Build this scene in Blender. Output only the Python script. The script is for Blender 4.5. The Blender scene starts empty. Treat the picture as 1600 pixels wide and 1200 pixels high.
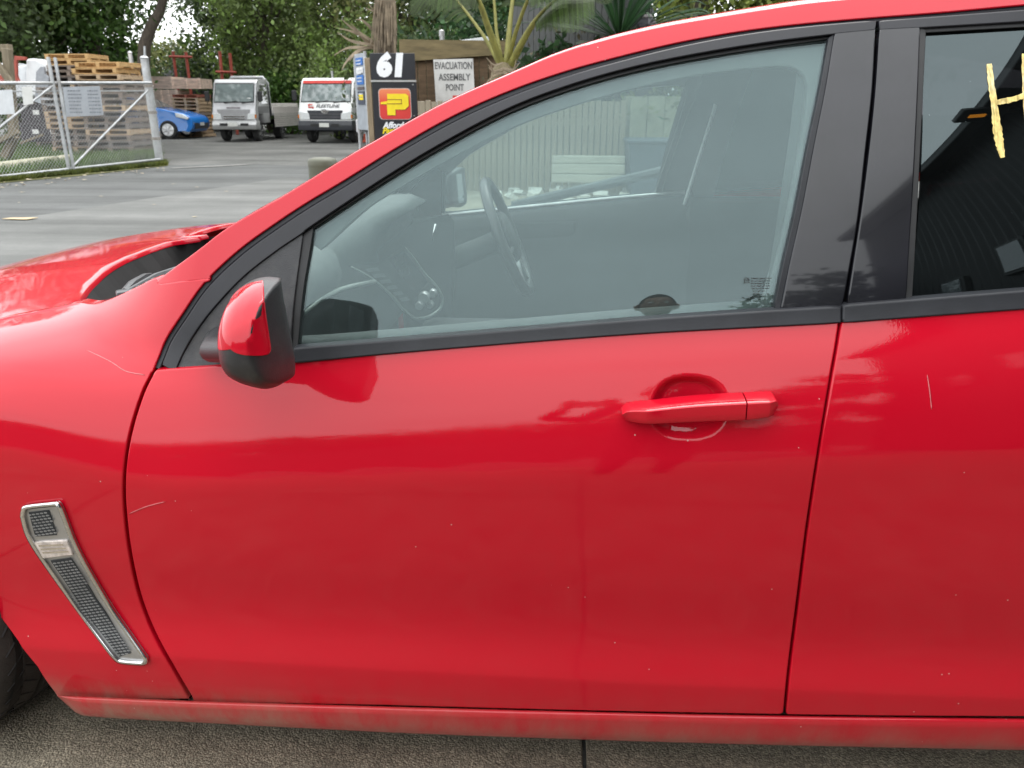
import bpy, bmesh, math, random
import numpy as np
from mathutils import Vector, Matrix
R = math.radians
random.seed(7); rng = np.random.default_rng(7)
SC = bpy.context.scene
COL = SC.collection
# ------------------------------------------------------------------ camera
F_PX, PITCH, YAW = 1208.0, R(19.85), R(3.7)
CAM = np.array([0.0, -1.105, 1.284])
cd = bpy.data.cameras.new('camera'); cam = bpy.data.objects.new('camera', cd); COL.objects.link(cam)
cam.location = CAM; cam.rotation_euler = (math.pi/2 - PITCH, 0, YAW)
cd.sensor_width = 36; cd.lens = 36*F_PX/1600; cd.clip_start = .05; cd.clip_end = 600
cd.dof.use_dof = True; cd.dof.focus_distance = 1.35; cd.dof.aperture_fstop = 11
SC.camera = cam
# ------------------------------------------------------------------ world: overcast daylight
W = bpy.data.worlds.new('World'); SC.world = W; W.use_nodes = True
SUN_EL, SUN_AZ = R(66), R(12)
def build_world():
    nt = W.node_tree; N = nt.nodes; L = nt.links; N.clear()
    out = N.new('ShaderNodeOutputWorld'); bg = N.new('ShaderNodeBackground'); bg.inputs['Strength'].default_value = .14
    sky = N.new('ShaderNodeTexSky'); sky.sky_type = 'NISHITA'; sky.sun_disc = False
    sky.sun_elevation = SUN_EL; sky.sun_rotation = SUN_AZ; sky.dust_density = 4; sky.air_density = 1
    hs = N.new('ShaderNodeHueSaturation'); hs.inputs['Saturation'].default_value = .12
    L.new(sky.outputs[0], hs.inputs['Color'])
    # closed cloud deck: brighter overhead than at the horizon, with soft cloud structure
    tc = N.new('ShaderNodeTexCoord'); sep = N.new('ShaderNodeSeparateXYZ'); L.new(tc.outputs['Generated'], sep.inputs[0])
    mr = N.new('ShaderNodeMapRange'); mr.inputs[1].default_value = 0; mr.inputs[2].default_value = 1
    mr.inputs[3].default_value = 9.5; mr.inputs[4].default_value = 13.5
    L.new(sep.outputs[2], mr.inputs[0])
    mp = N.new('ShaderNodeMapping'); mp.inputs['Scale'].default_value = (1, 1, 2.4); L.new(tc.outputs['Generated'], mp.inputs[0])
    nz = N.new('ShaderNodeTexNoise'); nz.inputs['Scale'].default_value = 1.8; nz.inputs['Detail'].default_value = 5
    L.new(mp.outputs[0], nz.inputs['Vector'])
    m2 = N.new('ShaderNodeMapRange'); m2.inputs[1].default_value = .3; m2.inputs[2].default_value = .7
    m2.inputs[3].default_value = .9; m2.inputs[4].default_value = 1.1; L.new(nz.outputs[0], m2.inputs[0])
    mu = N.new('ShaderNodeMath'); mu.operation = 'MULTIPLY'; L.new(mr.outputs[0], mu.inputs[0]); L.new(m2.outputs[0], mu.inputs[1])
    cc = N.new('ShaderNodeVectorMath'); cc.operation = 'SCALE'; cc.inputs[0].default_value = (.955, .985, 1.0); L.new(mu.outputs[0], cc.inputs['Scale'])
    mx = N.new('ShaderNodeMixRGB'); mx.inputs[0].default_value = .90
    L.new(hs.outputs[0], mx.inputs[1]); L.new(cc.outputs[0], mx.inputs[2])
    L.new(mx.outputs[0], bg.inputs['Color']); L.new(bg.outputs[0], out.inputs[0])
build_world()
sd = bpy.data.lights.new('sun', 'SUN'); sd.energy = .8; sd.angle = R(25); sd.color = (1, .97, .93)
sun = bpy.data.objects.new('sun', sd); COL.objects.link(sun)
sun.rotation_euler = (math.pi/2 - SUN_EL, 0, math.pi - SUN_AZ)
SC.view_settings.view_transform = 'Standard'; SC.view_settings.look = 'None'
SC.view_settings.exposure = 1.02; SC.view_settings.gamma = 1; SC.view_settings.use_curve_mapping = False
SC.render.engine = 'CYCLES'
SC.cycles.max_bounces = 8; SC.cycles.transparent_max_bounces = 16
# ------------------------------------------------------------------ pixel rays (1600x1200 photograph)
_cp, _sp, _cy, _sy = math.cos(PITCH), math.sin(PITCH), math.cos(YAW), math.sin(YAW)
def ray(px, py):
    a = (np.asarray(px, float)-800)/F_PX; b = -(np.asarray(py, float)-600)/F_PX
    up = b*_cp - _sp; fw = _cp + b*_sp
    return np.stack([a*_cy - fw*_sy, a*_sy + fw*_cy, up], -1)
def at_y(px, py, y):
    d = ray(px, py); return Vector(CAM + d*(y-CAM[1])/d[1])
def at_z(px, py, z):
    d = ray(px, py); return Vector(CAM + d*(z-CAM[2])/d[2])
def gnd(px, py): return at_z(px, py, 0)
def at_x(px, py, x):
    d = ray(px, py); return Vector(CAM + d*(x-CAM[0])/d[0])
# ------------------------------------------------------------------ materials
MATS = {}
def nd(nt, t, **kw):
    n = nt.nodes.new(t)
    for k, v in kw.items():
        if k.startswith('i_'): n.inputs[k[2:].replace('_', ' ')].default_value = v
        elif k.startswith('n_'): n.inputs[int(k[2:])].default_value = v
        else: setattr(n, k, v)
    return n
def ramp(nt, src, pts, interp='LINEAR'):
    r = nt.nodes.new('ShaderNodeValToRGB'); r.color_ramp.interpolation = interp
    el = r.color_ramp.elements
    while len(el) > 1: el.remove(el[0])
    el[0].position = pts[0][0]; el[0].color = tuple(pts[0][1])+(1,)
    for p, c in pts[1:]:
        e = el.new(p); e.color = tuple(c)+(1,)
    nt.links.new(src, r.inputs[0]); return r
def g3(v): return (v, v, v)
def mat(name, col, rough=.6, metal=0, var=.25, scale=8, bump=0, bscale=60, coat=0, spec=.5, coords='Object', stretch=None, dirt=None, emit=None):
    """principled material with a noise-broken base colour, optional fine bump and dirt blotches"""
    if name in MATS: return MATS[name]
    m = bpy.data.materials.new(name); m.use_nodes = True; nt = m.node_tree; b = nt.nodes['Principled BSDF']; L = nt.links
    tc = nd(nt, 'ShaderNodeTexCoord'); vec = tc.outputs[coords]
    if stretch:
        mp = nd(nt, 'ShaderNodeMapping'); mp.inputs['Scale'].default_value = stretch; L.new(vec, mp.inputs[0]); vec = mp.outputs[0]
    nz = nd(nt, 'ShaderNodeTexNoise', i_Scale=scale, i_Detail=6, i_Roughness=.65); L.new(vec, nz.inputs['Vector'])
    lo = tuple(c*(1-var) for c in col); hi = tuple(min(1, c*(1+var)) for c in col)
    r = ramp(nt, nz.outputs[0], [(.3, lo), (.7, hi)]); src = r.outputs[0]
    if dirt:
        n2 = nd(nt, 'ShaderNodeTexNoise', i_Scale=scale*.37, i_Detail=8, i_Roughness=.7); L.new(vec, n2.inputs['Vector'])
        r2 = ramp(nt, n2.outputs[0], [(.48, g3(0)), (.68, g3(dirt[1]))])
        mx = nd(nt, 'ShaderNodeMixRGB'); mx.inputs[2].default_value = tuple(dirt[0])+(1,)
        L.new(r2.outputs[0], mx.inputs[0]); L.new(src, mx.inputs[1]); src = mx.outputs[0]
    L.new(src, b.inputs['Base Color'])
    b.inputs['Roughness'].default_value = rough; b.inputs['Metallic'].default_value = metal
    b.inputs['Coat Weight'].default_value = coat; b.inputs['Coat Roughness'].default_value = .04
    b.inputs['Specular IOR Level'].default_value = spec
    if bump:
        n3 = nd(nt, 'ShaderNodeTexNoise', i_Scale=bscale, i_Detail=5, i_Roughness=.7); L.new(vec, n3.inputs['Vector'])
        bp = nd(nt, 'ShaderNodeBump', i_Strength=min(1, bump), i_Distance=.02); L.new(n3.outputs[0], bp.inputs['Height']); L.new(bp.outputs[0], b.inputs['Normal'])
    if emit:
        b.inputs['Emission Color'].default_value = tuple(emit[0])+(1,); b.inputs['Emission Strength'].default_value = emit[1]
    MATS[name] = m; return m
def glass_mat(name, tint, f0=.045, haze=0.0, rough=0.0):
    """one face of a real, two-faced pane: tinted straight transmission plus a Schlick mirror, a little dust on top"""
    m = bpy.data.materials.new(name); m.use_nodes = True; nt = m.node_tree; N = nt.nodes; L = nt.links; N.clear()
    out = nd(nt, 'ShaderNodeOutputMaterial'); tr = nd(nt, 'ShaderNodeBsdfTransparent'); tr.inputs[0].default_value = tuple(tint)+(1,)
    gl = nd(nt, 'ShaderNodeBsdfGlossy', i_Roughness=rough); gl.inputs[0].default_value = (.80, .97, 1, 1)
    lw = nd(nt, 'ShaderNodeLayerWeight', i_Blend=.5)
    p = nd(nt, 'ShaderNodeMath', operation='POWER', n_1=5.0); L.new(lw.outputs['Facing'], p.inputs[0])
    f = nd(nt, 'ShaderNodeMath', operation='MULTIPLY_ADD', n_1=1-f0, n_2=f0); L.new(p.outputs[0], f.inputs[0])
    mx = nd(nt, 'ShaderNodeMixShader'); L.new(f.outputs[0], mx.inputs[0]); L.new(tr.outputs[0], mx.inputs[1]); L.new(gl.outputs[0], mx.inputs[2])
    last = mx.outputs[0]
    if haze:
        df = nd(nt, 'ShaderNodeBsdfDiffuse'); df.inputs[0].default_value = (.55, .66, .68, 1)
        tc = nd(nt, 'ShaderNodeTexCoord'); nz = nd(nt, 'ShaderNodeTexNoise', i_Scale=5, i_Detail=8, i_Roughness=.75); L.new(tc.outputs['Object'], nz.inputs['Vector'])
        r = ramp(nt, nz.outputs[0], [(.3, g3(haze*.6)), (.75, g3(haze*1.5))])
        sp_ = nd(nt, 'ShaderNodeTexVoronoi', i_Scale=85); L.new(tc.outputs['Object'], sp_.inputs['Vector'])
        n9 = nd(nt, 'ShaderNodeTexNoise', i_Scale=30); L.new(tc.outputs['Object'], n9.inputs['Vector'])
        lt = nd(nt, 'ShaderNodeMath', operation='LESS_THAN', n_1=.045); L.new(sp_.outputs['Distance'], lt.inputs[0])
        gt = nd(nt, 'ShaderNodeMath', operation='GREATER_THAN', n_1=.6); L.new(n9.outputs[0], gt.inputs[0])
        ml = nd(nt, 'ShaderNodeMath', operation='MULTIPLY'); L.new(lt.outputs[0], ml.inputs[0]); L.new(gt.outputs[0], ml.inputs[1])
        m5 = nd(nt, 'ShaderNodeMath', operation='MULTIPLY_ADD', n_1=.35); L.new(ml.outputs[0], m5.inputs[0]); L.new(r.outputs[0], m5.inputs[2])
        m3 = nd(nt, 'ShaderNodeMixShader'); L.new(m5.outputs[0], m3.inputs[0]); L.new(last, m3.inputs[1]); L.new(df.outputs[0], m3.inputs[2]); last = m3.outputs[0]
    L.new(last, out.inputs[0]); MATS[name] = m; return m
def paint_mat(name, base, dust=.12, coat_ior=1.6):
    """clear-coated car paint with road dust, dirt towards the sill and fine scratches"""
    m = bpy.data.materials.new(name); m.use_nodes = True; nt = m.node_tree; L = nt.links; b = nt.nodes['Principled BSDF']
    geo = nd(nt, 'ShaderNodeNewGeometry'); pos = geo.outputs['Position']
    sep = nd(nt, 'ShaderNodeSeparateXYZ'); L.new(pos, sep.inputs[0])
    nz = nd(nt, 'ShaderNodeTexNoise', i_Scale=3.2, i_Detail=9, i_Roughness=.7); L.new(pos, nz.inputs['Vector'])
    dz = ramp(nt, nz.outputs[0], [(.3, g3(dust*.35)), (.72, g3(dust*1.3))])
    # road film near the bottom of the car
    lowr = nd(nt, 'ShaderNodeMapRange'); lowr.inputs[1].default_value = .36; lowr.inputs[2].default_value = .19; lowr.inputs[3].default_value = 0; lowr.inputs[4].default_value = .5
    L.new(sep.outputs[2], lowr.inputs[0])
    mp = nd(nt, 'ShaderNodeMapping'); mp.inputs['Scale'].default_value = (9, 9, 3); L.new(pos, mp.inputs[0])
    n2 = nd(nt, 'ShaderNodeTexNoise', i_Scale=1.6, i_Detail=8, i_Roughness=.72); L.new(mp.outputs[0], n2.inputs['Vector'])
    r2 = ramp(nt, n2.outputs[0], [(.25, g3(.15)), (.75, g3(1))])
    lw2 = nd(nt, 'ShaderNodeMath', operation='POWER', n_1=1.8); L.new(lowr.outputs[0], lw2.inputs[0])
    mm = nd(nt, 'ShaderNodeMath', operation='MULTIPLY'); L.new(lw2.outputs[0], mm.inputs[0]); L.new(r2.outputs[0], mm.inputs[1])
    # specks / chips
    vo = nd(nt, 'ShaderNodeTexVoronoi', i_Scale=38); L.new(pos, vo.inputs['Vector'])
    n4 = nd(nt, 'ShaderNodeTexNoise', i_Scale=7); L.new(pos, n4.inputs['Vector'])
    g1 = nd(nt, 'ShaderNodeMath', operation='GREATER_THAN', n_1=.57); L.new(n4.outputs[0], g1.inputs[0])
    l1 = nd(nt, 'ShaderNodeMath', operation='LESS_THAN', n_1=.05); L.new(vo.outputs['Distance'], l1.inputs[0])
    s1 = nd(nt, 'ShaderNodeMath', operation='MULTIPLY'); L.new(g1.outputs[0], s1.inputs[0]); L.new(l1.outputs[0], s1.inputs[1])
    s2 = nd(nt, 'ShaderNodeMath', operation='MULTIPLY', n_1=.75); L.new(s1.outputs[0], s2.inputs[0])
    a1 = nd(nt, 'ShaderNodeMath', operation='ADD'); L.new(dz.outputs[0], a1.inputs[0]); L.new(mm.outputs[0], a1.inputs[1])
    a2 = nd(nt, 'ShaderNodeMath', operation='ADD', use_clamp=True, n_1=0.0); L.new(a1.outputs[0], a2.inputs[0])
    sl = nd(nt, 'ShaderNodeMapRange'); sl.inputs[1].default_value = .258; sl.inputs[2].default_value = .178; sl.inputs[3].default_value = 0; sl.inputs[4].default_value = .95; L.new(sep.outputs[2], sl.inputs[0])
    sx_ = nd(nt, 'ShaderNodeMapRange'); sx_.inputs[1].default_value = -1.0; sx_.inputs[2].default_value = -.25; sx_.inputs[3].default_value = 1.0; sx_.inputs[4].default_value = .42; L.new(sep.outputs[0], sx_.inputs[0])
    r9 = ramp(nt, n2.outputs[0], [(.35, g3(.12)), (.66, g3(1))]); q1 = nd(nt, 'ShaderNodeMath', operation='MULTIPLY'); L.new(sl.outputs[0], q1.inputs[0]); L.new(r9.outputs[0], q1.inputs[1])
    q2 = nd(nt, 'ShaderNodeMath', operation='MULTIPLY', use_clamp=True); L.new(q1.outputs[0], q2.inputs[0]); L.new(sx_.outputs[0], q2.inputs[1])
    mx = nd(nt, 'ShaderNodeMixRGB'); mx.inputs[1].default_value = tuple(base)+(1,); mx.inputs[2].default_value = (.17, .14, .115, 1)
    L.new(a2.outputs[0], mx.inputs[0])
    mx2 = nd(nt, 'ShaderNodeMixRGB'); mx2.inputs[2].default_value = (.27, .20, .145, 1); L.new(q2.outputs[0], mx2.inputs[0]); L.new(mx.outputs[0], mx2.inputs[1])
    mx3 = nd(nt, 'ShaderNodeMixRGB'); mx3.inputs[2].default_value = (.55, .36, .33, 1); L.new(s2.outputs[0], mx3.inputs[0]); L.new(mx2.outputs[0], mx3.inputs[1]); L.new(mx3.outputs[0], b.inputs['Base Color'])
    b.inputs['Roughness'].default_value = .5; b.inputs['Specular IOR Level'].default_value = .04
    cw = nd(nt, 'ShaderNodeMath', operation='MULTIPLY_ADD', n_1=-.9, n_2=1.0, use_clamp=True); L.new(q2.outputs[0], cw.inputs[0]); L.new(cw.outputs[0], b.inputs['Coat Weight'])
    rr = ramp(nt, nz.outputs[0], [(.3, g3(.02)), (.7, g3(.055))]); L.new(rr.outputs[0], b.inputs['Coat Roughness'])
    b.inputs['Coat IOR'].default_value = coat_ior
    n5 = nd(nt, 'ShaderNodeTexNoise', i_Scale=260, i_Detail=2); L.new(pos, n5.inputs['Vector'])
    bp = nd(nt, 'ShaderNodeBump', i_Strength=.02, i_Distance=.002); L.new(n5.outputs[0], bp.inputs['Height']); L.new(bp.outputs[0], b.inputs['Coat Normal'])
    MATS[name] = m; return m
# ------------------------------------------------------------------ objects
def empty(name, loc=(0, 0, 0), rz=0, label=None, cat=None, group=None, parent=None):
    o = bpy.data.objects.new(name, None); COL.objects.link(o); o.location = loc; o.rotation_euler = (0, 0, rz); o.empty_display_size = .1
    if parent: o.parent = parent
    return tag(o, label, cat, group)
def tag(o, label=None, cat=None, group=None, kind=None):
    if label: o['label'] = label
    if cat: o['category'] = cat
    if group: o['group'] = group
    if kind: o['kind'] = kind
    return o
def link(name, me, parent=None, loc=None, mats=()):
    o = bpy.data.objects.new(name, me); COL.objects.link(o)
    if parent: o.parent = parent
    if loc is not None: o.location = loc
    return o
def copy_tree(o, parent=None):
    c = o.copy(); COL.objects.link(c)
    if parent: c.parent = parent
    for ch in o.children: copy_tree(ch, c)
    return c
class MB:
    """collects shapes into one mesh"""
    def __init__(s): s.v = []; s.f = []
    def add(s, vs, fs):
        n = len(s.v); s.v += [tuple(v) for v in vs]; s.f += [tuple(i+n for i in f) for f in fs]; return s
    def box(s, c, d, rot=None):
        x, y, z = d[0]/2, d[1]/2, d[2]/2
        vs = [Vector(p) for p in ((-x,-y,-z),(x,-y,-z),(x,y,-z),(-x,y,-z),(-x,-y,z),(x,-y,z),(x,y,z),(-x,y,z))]
        if rot is not None:
            if not isinstance(rot, Matrix): rot = Matrix.Rotation(rot, 3, 'Z')
            vs = [rot @ v for v in vs]
        return s.add([v+Vector(c) for v in vs], [(0,3,2,1),(4,5,6,7),(0,1,5,4),(1,2,6,5),(2,3,7,6),(3,0,4,7)])
    def bbox(s, c, d, b=.01, rot=None):
        """box with chamfered edges"""
        x, y, z = d[0]/2, d[1]/2, d[2]/2; b = min(b, .45*min(d)); vs = []; 
        bm = bmesh.new(); bmesh.ops.create_cube(bm, size=1)
        for v in bm.verts: v.co = Vector((v.co.x*d[0], v.co.y*d[1], v.co.z*d[2]))
        bmesh.ops.bevel(bm, geom=bm.edges[:], offset=b, segments=2, affect='EDGES', profile=.5)
        if rot is not None and not isinstance(rot, Matrix): rot = Matrix.Rotation(rot, 3, 'Z')
        bm.verts.index_update()
        s.add([(rot @ v.co if rot is not None else v.co)+Vector(c) for v in bm.verts], [[v.index for v in f.verts] for f in bm.faces]); bm.free(); return s
    def tube(s, pts, r, n=8, cap=True, flat=1.0):
        pts = [Vector(p) for p in pts]; k = len(pts)
        rs = list(r) if hasattr(r, '__len__') else [r]*k
        vs = []; fs = []; up = None
        for i, p in enumerate(pts):
            t = (pts[min(i+1, k-1)]-pts[max(i-1, 0)]).normalized()
            if up is None:
                up = Vector((0, 0, 1)) if abs(t.z) < .9 else Vector((1, 0, 0))
            a = t.cross(up).normalized(); b = a.cross(t).normalized(); up = b
            for j in range(n):
                th = 2*math.pi*j/n
                vs.append(p + a*rs[i]*math.cos(th) + b*rs[i]*flat*math.sin(th))
        for i in range(k-1):
            for j in range(n): fs.append((i*n+j, i*n+(j+1) % n, (i+1)*n+(j+1) % n, (i+1)*n+j))
        if cap: fs.append(tuple(range(n))[::-1]); fs.append(tuple((k-1)*n+j for j in range(n)))
        return s.add(vs, fs)
    def lathe(s, prof, c, n=24, axis='Z'):
        vs = []; fs = []; k = len(prof)
        for r, h in prof:
            for j in range(n):
                th = 2*math.pi*j/n; a, b = r*math.cos(th), r*math.sin(th)
                p = {'Z': (a, b, h), 'Y': (a, h, b), 'X': (h, a, b)}[axis]
                vs.append(Vector(p)+Vector(c))
        for i in range(k-1):
            for j in range(n): fs.append((i*n+j, i*n+(j+1) % n, (i+1)*n+(j+1) % n, (i+1)*n+j))
        fs.append(tuple(range(n))[::-1]); fs.append(tuple((k-1)*n+j for j in range(n)))
        return s.add(vs, fs)
    def prism(s, poly, a, b, plane='XZ'):
        """polygon in a plane, extruded along the third axis from a to b"""
        def P(u, v, w): return {'XZ': (u, w, v), 'XY': (u, v, w), 'YZ': (w, u, v)}[plane]
        n = len(poly); vs = [P(u, v, a) for u, v in poly]+[P(u, v, b) for u, v in poly]
        fs = [tuple(range(n)), tuple(range(2*n-1, n-1, -1))]+[(i, i+n, (i+1) % n+n, (i+1) % n) for i in range(n)]
        return s.add(vs, fs)
    def grid(s, P):
        """P[i][j] points"""
        a, b = len(P), len(P[0])
        return s.add([p for row in P for p in row], [(i*b+j, i*b+j+1, (i+1)*b+j+1, (i+1)*b+j) for i in range(a-1) for j in range(b-1)])
    def mesh(s, name, m, smooth=False, angle=None):
        me = bpy.data.meshes.new(name); me.from_pydata([tuple(v) for v in s.v], [], s.f)
        bm = bmesh.new(); bm.from_mesh(me); bmesh.ops.recalc_face_normals(bm, faces=bm.faces[:]); bm.to_mesh(me); bm.free()
        if smooth:
            me.shade_smooth()
            if angle: me.set_sharp_from_angle(angle=R(angle))
        me.materials.append(m); return me
    def build(s, name, m, parent=None, loc=None, smooth=False, angle=None):
        return link(name, s.mesh(name, m, smooth, angle), parent, loc)
def spl(pts, n=8):
    """Catmull-Rom through 2-D/3-D points"""
    p = np.array(pts, float); q = np.vstack([2*p[0]-p[1], p, 2*p[-1]-p[-2]]); out = []
    for i in range(1, len(q)-2):
        for k in range(n):
            t = k/n; a, b, c, d = q[i-1], q[i], q[i+1], q[i+2]
            out.append(.5*((2*b)+(-a+c)*t+(2*a-5*b+4*c-d)*t*t+(-a+3*b-3*c+d)*t**3))
    out.append(p[-1]); return np.array(out)
def text_obj(body, name, m, size, loc, rot, parent=None, shear=0, depth=.002, align='CENTER', sx=1.0, bold=0, spacing=1.0):
    """flat printed lettering as its own thin mesh"""
    cu = bpy.data.curves.new(name, 'FONT'); cu.body = body; cu.size = size; cu.align_x = align; cu.align_y = 'CENTER'; cu.shear = shear
    cu.extrude = depth; cu.offset = bold; cu.space_character = spacing; cu.resolution_u = 3
    o = bpy.data.objects.new(name+'_tmp', cu); COL.objects.link(o)
    dg = bpy.context.evaluated_depsgraph_get(); me = bpy.data.meshes.new_from_object(o.evaluated_get(dg))
    bpy.data.objects.remove(o); me.materials.clear(); me.materials.append(m)
    for v in me.vertices: v.co.x *= sx
    t = link(name, me, parent); t.location = loc; t.rotation_euler = rot; return t
# ------------------------------------------------------------------ shared materials
RED = paint_mat('red_car_paint', (.48, .0008, .014), dust=.015, coat_ior=1.43)
TRIM = mat('satin_black_trim', (.02, .02, .024), .42, var=.35, scale=30, bump=.05, bscale=300)
SEAL = mat('grey_rubber_seal', (.018, .019, .023), .5, spec=.32, var=.25, scale=14, bump=.05, bscale=200)
BLK = mat('black_rubber', (.012, .012, .013), .6, var=.3, scale=20)
VOID = mat('dark_gap', (.012, .010, .010), .9, var=.3)
GLOSS = mat('gloss_black_pillar', (.007, .007, .010), .25, spec=.22, var=.5, scale=5, coat=.6, dirt=((.030, .028, .034), .4))
TEX = mat('textured_black_plastic', (.024, .024, .027), .5, var=.25, scale=40, bump=.25, bscale=420, dirt=((.10, .09, .08), .3))
CHROME = mat('dull_chrome', (.62, .62, .62), .2, metal=1, var=.12, scale=25)
SATIN = mat('satin_silver', (.42, .42, .42), .38, metal=.8, var=.15, scale=20)
GLASS_F = glass_mat('tinted_window_glass', (.78, .84, .83), f0=.042, haze=.022)
GLASS_R = glass_mat('privacy_window_glass', (.07, .07, .075), f0=.065, haze=.004)
GLASS_W = glass_mat('windscreen_glass', (.90, .93, .92), f0=.05, haze=.02)
STEEL = mat('galvanised_steel', (.42, .43, .44), .45, metal=.6, var=.25, scale=6, dirt=((.25, .2, .15), .4))
TYRE = mat('tyre_rubber', (.024, .020, .018), .75, var=.5, scale=12, bump=.2, bscale=90, dirt=((.045, .036, .03), .4))
# ================================================================== THE RED CAR
class NCS:
    """natural cubic spline"""
    def __init__(s, x, y):
        x = np.array(x, float); y = np.array(y, float); n = len(x); h = np.diff(x); A = np.eye(n); b = np.zeros(n)
        for i in range(1, n-1):
            A[i, i-1:i+2] = h[i-1], 2*(h[i-1]+h[i]), h[i]; b[i] = 6*((y[i+1]-y[i])/h[i]-(y[i]-y[i-1])/h[i-1])
        s.x, s.y, s.h, s.m = x, y, h, np.linalg.solve(A, b)
    def __call__(s, q):
        q = np.clip(q, s.x[0], s.x[-1]); i = np.clip(np.searchsorted(s.x, q)-1, 0, len(s.h)-1)
        a = (s.x[i+1]-q); b = (q-s.x[i]); h = s.h[i]
        return s.m[i]*a**3/(6*h)+s.m[i+1]*b**3/(6*h)+(s.y[i]/h-s.m[i]*h/6)*a+(s.y[i+1]/h-s.m[i+1]*h/6)*b
# cross-section of the flank: parameter, depth y, height z (doors) and depth / height below the crown (front wing)
_K = [(.20,.034,.20,.034,.20),(.26,.023,.26,.023,.26),(.306,.0196,.306,.0206,.306),(.318,.0196,.318,.0206,.318),(.328,.0215,.328,.0225,.328),(.378,.0325,.378,.0335,.378),(.43,.0338,.43,.0348,.43),
      (.52,.0215,.52,.0235,.52),(.62,.0110,.62,.0145,.62),(.70,.0060,.70,.0095,.70),(.736,.0052,.736,.0098,.736),(.744,.0058,.744,.0106,.744),(.757,.0081,.757,.0136,.757),(.78,.0130,.78,.020,.784),
      (.82,.0235,.82,.034,.816),(.86,.0385,.86,.056,.846),(.90,.0580,.90,.092,.872),(.926,.0735,.926,.135,.887),(.948,.0850,.948,.175,.896),
      (1.0,.1015,1.0,.24,.904),(1.1,.1403,1.1,.33,.914),(1.2,.1905,1.2,.45,.924),(1.3,.2517,1.3,.65,.935),(1.4,.324,1.4,.85,.944),(1.5,.4071,1.5,1.1,.95)]
_ks = [k[0] for k in _K]
_YB, _YF, _ZF = NCS(_ks, [k[1] for k in _K]), NCS(_ks, [k[3] for k in _K]), NCS(_ks, [k[4] for k in _K])
def sst(a, b, x):
    t = np.clip((x-a)/(b-a), 0, 1); return t*t*(3-2*t)
def _fwd(s, x):
    shift = (.096*np.clip(x, -1.4, 1.3)-.005)*sst(.45, .86, s)
    w = 1-sst(-1.02, -.60, x)
    zf = _ZF(s) + (.12*(np.clip(x, -1.9, -.6)+1)-.22*np.maximum(0, -1.05-np.maximum(x, -1.95))**2)*sst(.60, .86, s)
    y = (1-w)*_YB(s)+w*_YF(s) + .012*(x-.3)**2 + .05*sst(1.5, 2.7, x)
    return y, (1-w)*(s+shift)+w*zf
def S(x, z):
    x = np.asarray(x, float); z = np.asarray(z, float); lo = np.full(z.shape, .15); hi = np.full(z.shape, 1.55)
    for _ in range(36):
        m = .5*(lo+hi); f = _fwd(m, x)[1] < z; lo = np.where(f, m, lo); hi = np.where(f, hi, m)
    return _fwd(.5*(lo+hi), x)[0]
def SG(x, z):
    """the side glass: a plain barrel surface, free of the door's shoulder"""
    d = z-(.096*np.clip(x, -1.4, 1.3)-.005)-.948
    return .085+.28*d+.55*d*d+.012*(x-.3)**2+.05*sst(1.5, 2.7, x)
_gx = np.arange(-2.2, 2.9, .02); _gz = np.arange(.16, 1.56, .004)
_TAB = S(*np.meshgrid(_gx, _gz, indexing='ij'))
def T(x, z):
    u = np.clip((x-_gx[0])/.02, 0, len(_gx)-1.001); v = np.clip((z-_gz[0])/.004, 0, len(_gz)-1.001)
    i = u.astype(int); j = v.astype(int); a = u-i; b = v-j
    return (1-a)*(1-b)*_TAB[i, j]+a*(1-b)*_TAB[i+1, j]+(1-a)*b*_TAB[i, j+1]+a*b*_TAB[i+1, j+1]
def H(px, off=0.0):
    """pixels of the photograph -> (x, z) on the flank surface"""
    px = np.array(px, float); d = ray(px[:, 0], px[:, 1]); n = len(px)
    ts = np.arange(.9, 3.4, .01); P = CAM[None, None, :]+d[:, None, :]*ts[None, :, None]
    g = P[..., 1]-T(P[..., 0], P[..., 2])-off
    i = np.argmax(g > 0, axis=1); lo = ts[np.maximum(i-1, 0)]; hi = ts[i]
    for _ in range(16):
        m = .5*(lo+hi); Q = CAM+d*m[:, None]; f = Q[:, 1]-T(Q[:, 0], Q[:, 2])-off > 0
        hi = np.where(f, m, hi); lo = np.where(f, lo, m)
    Q = CAM+d*hi[:, None]; return Q[:, [0, 2]]
def H3(px, off=0.0):
    q = H([px], off)[0]; return Vector((q[0], float(S(q[0], q[1]))+off, q[1]))
def nrm(x, z, f=S, e=.0008):
    fx = (f(x+e, z)-f(x-e, z))/(2*e); fz = (f(x, z+e)-f(x, z-e))/(2*e)
    n = np.stack([fx, -np.ones_like(fx), fz], -1); return n/np.linalg.norm(n, axis=-1, keepdims=True)
PN = {}
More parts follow.
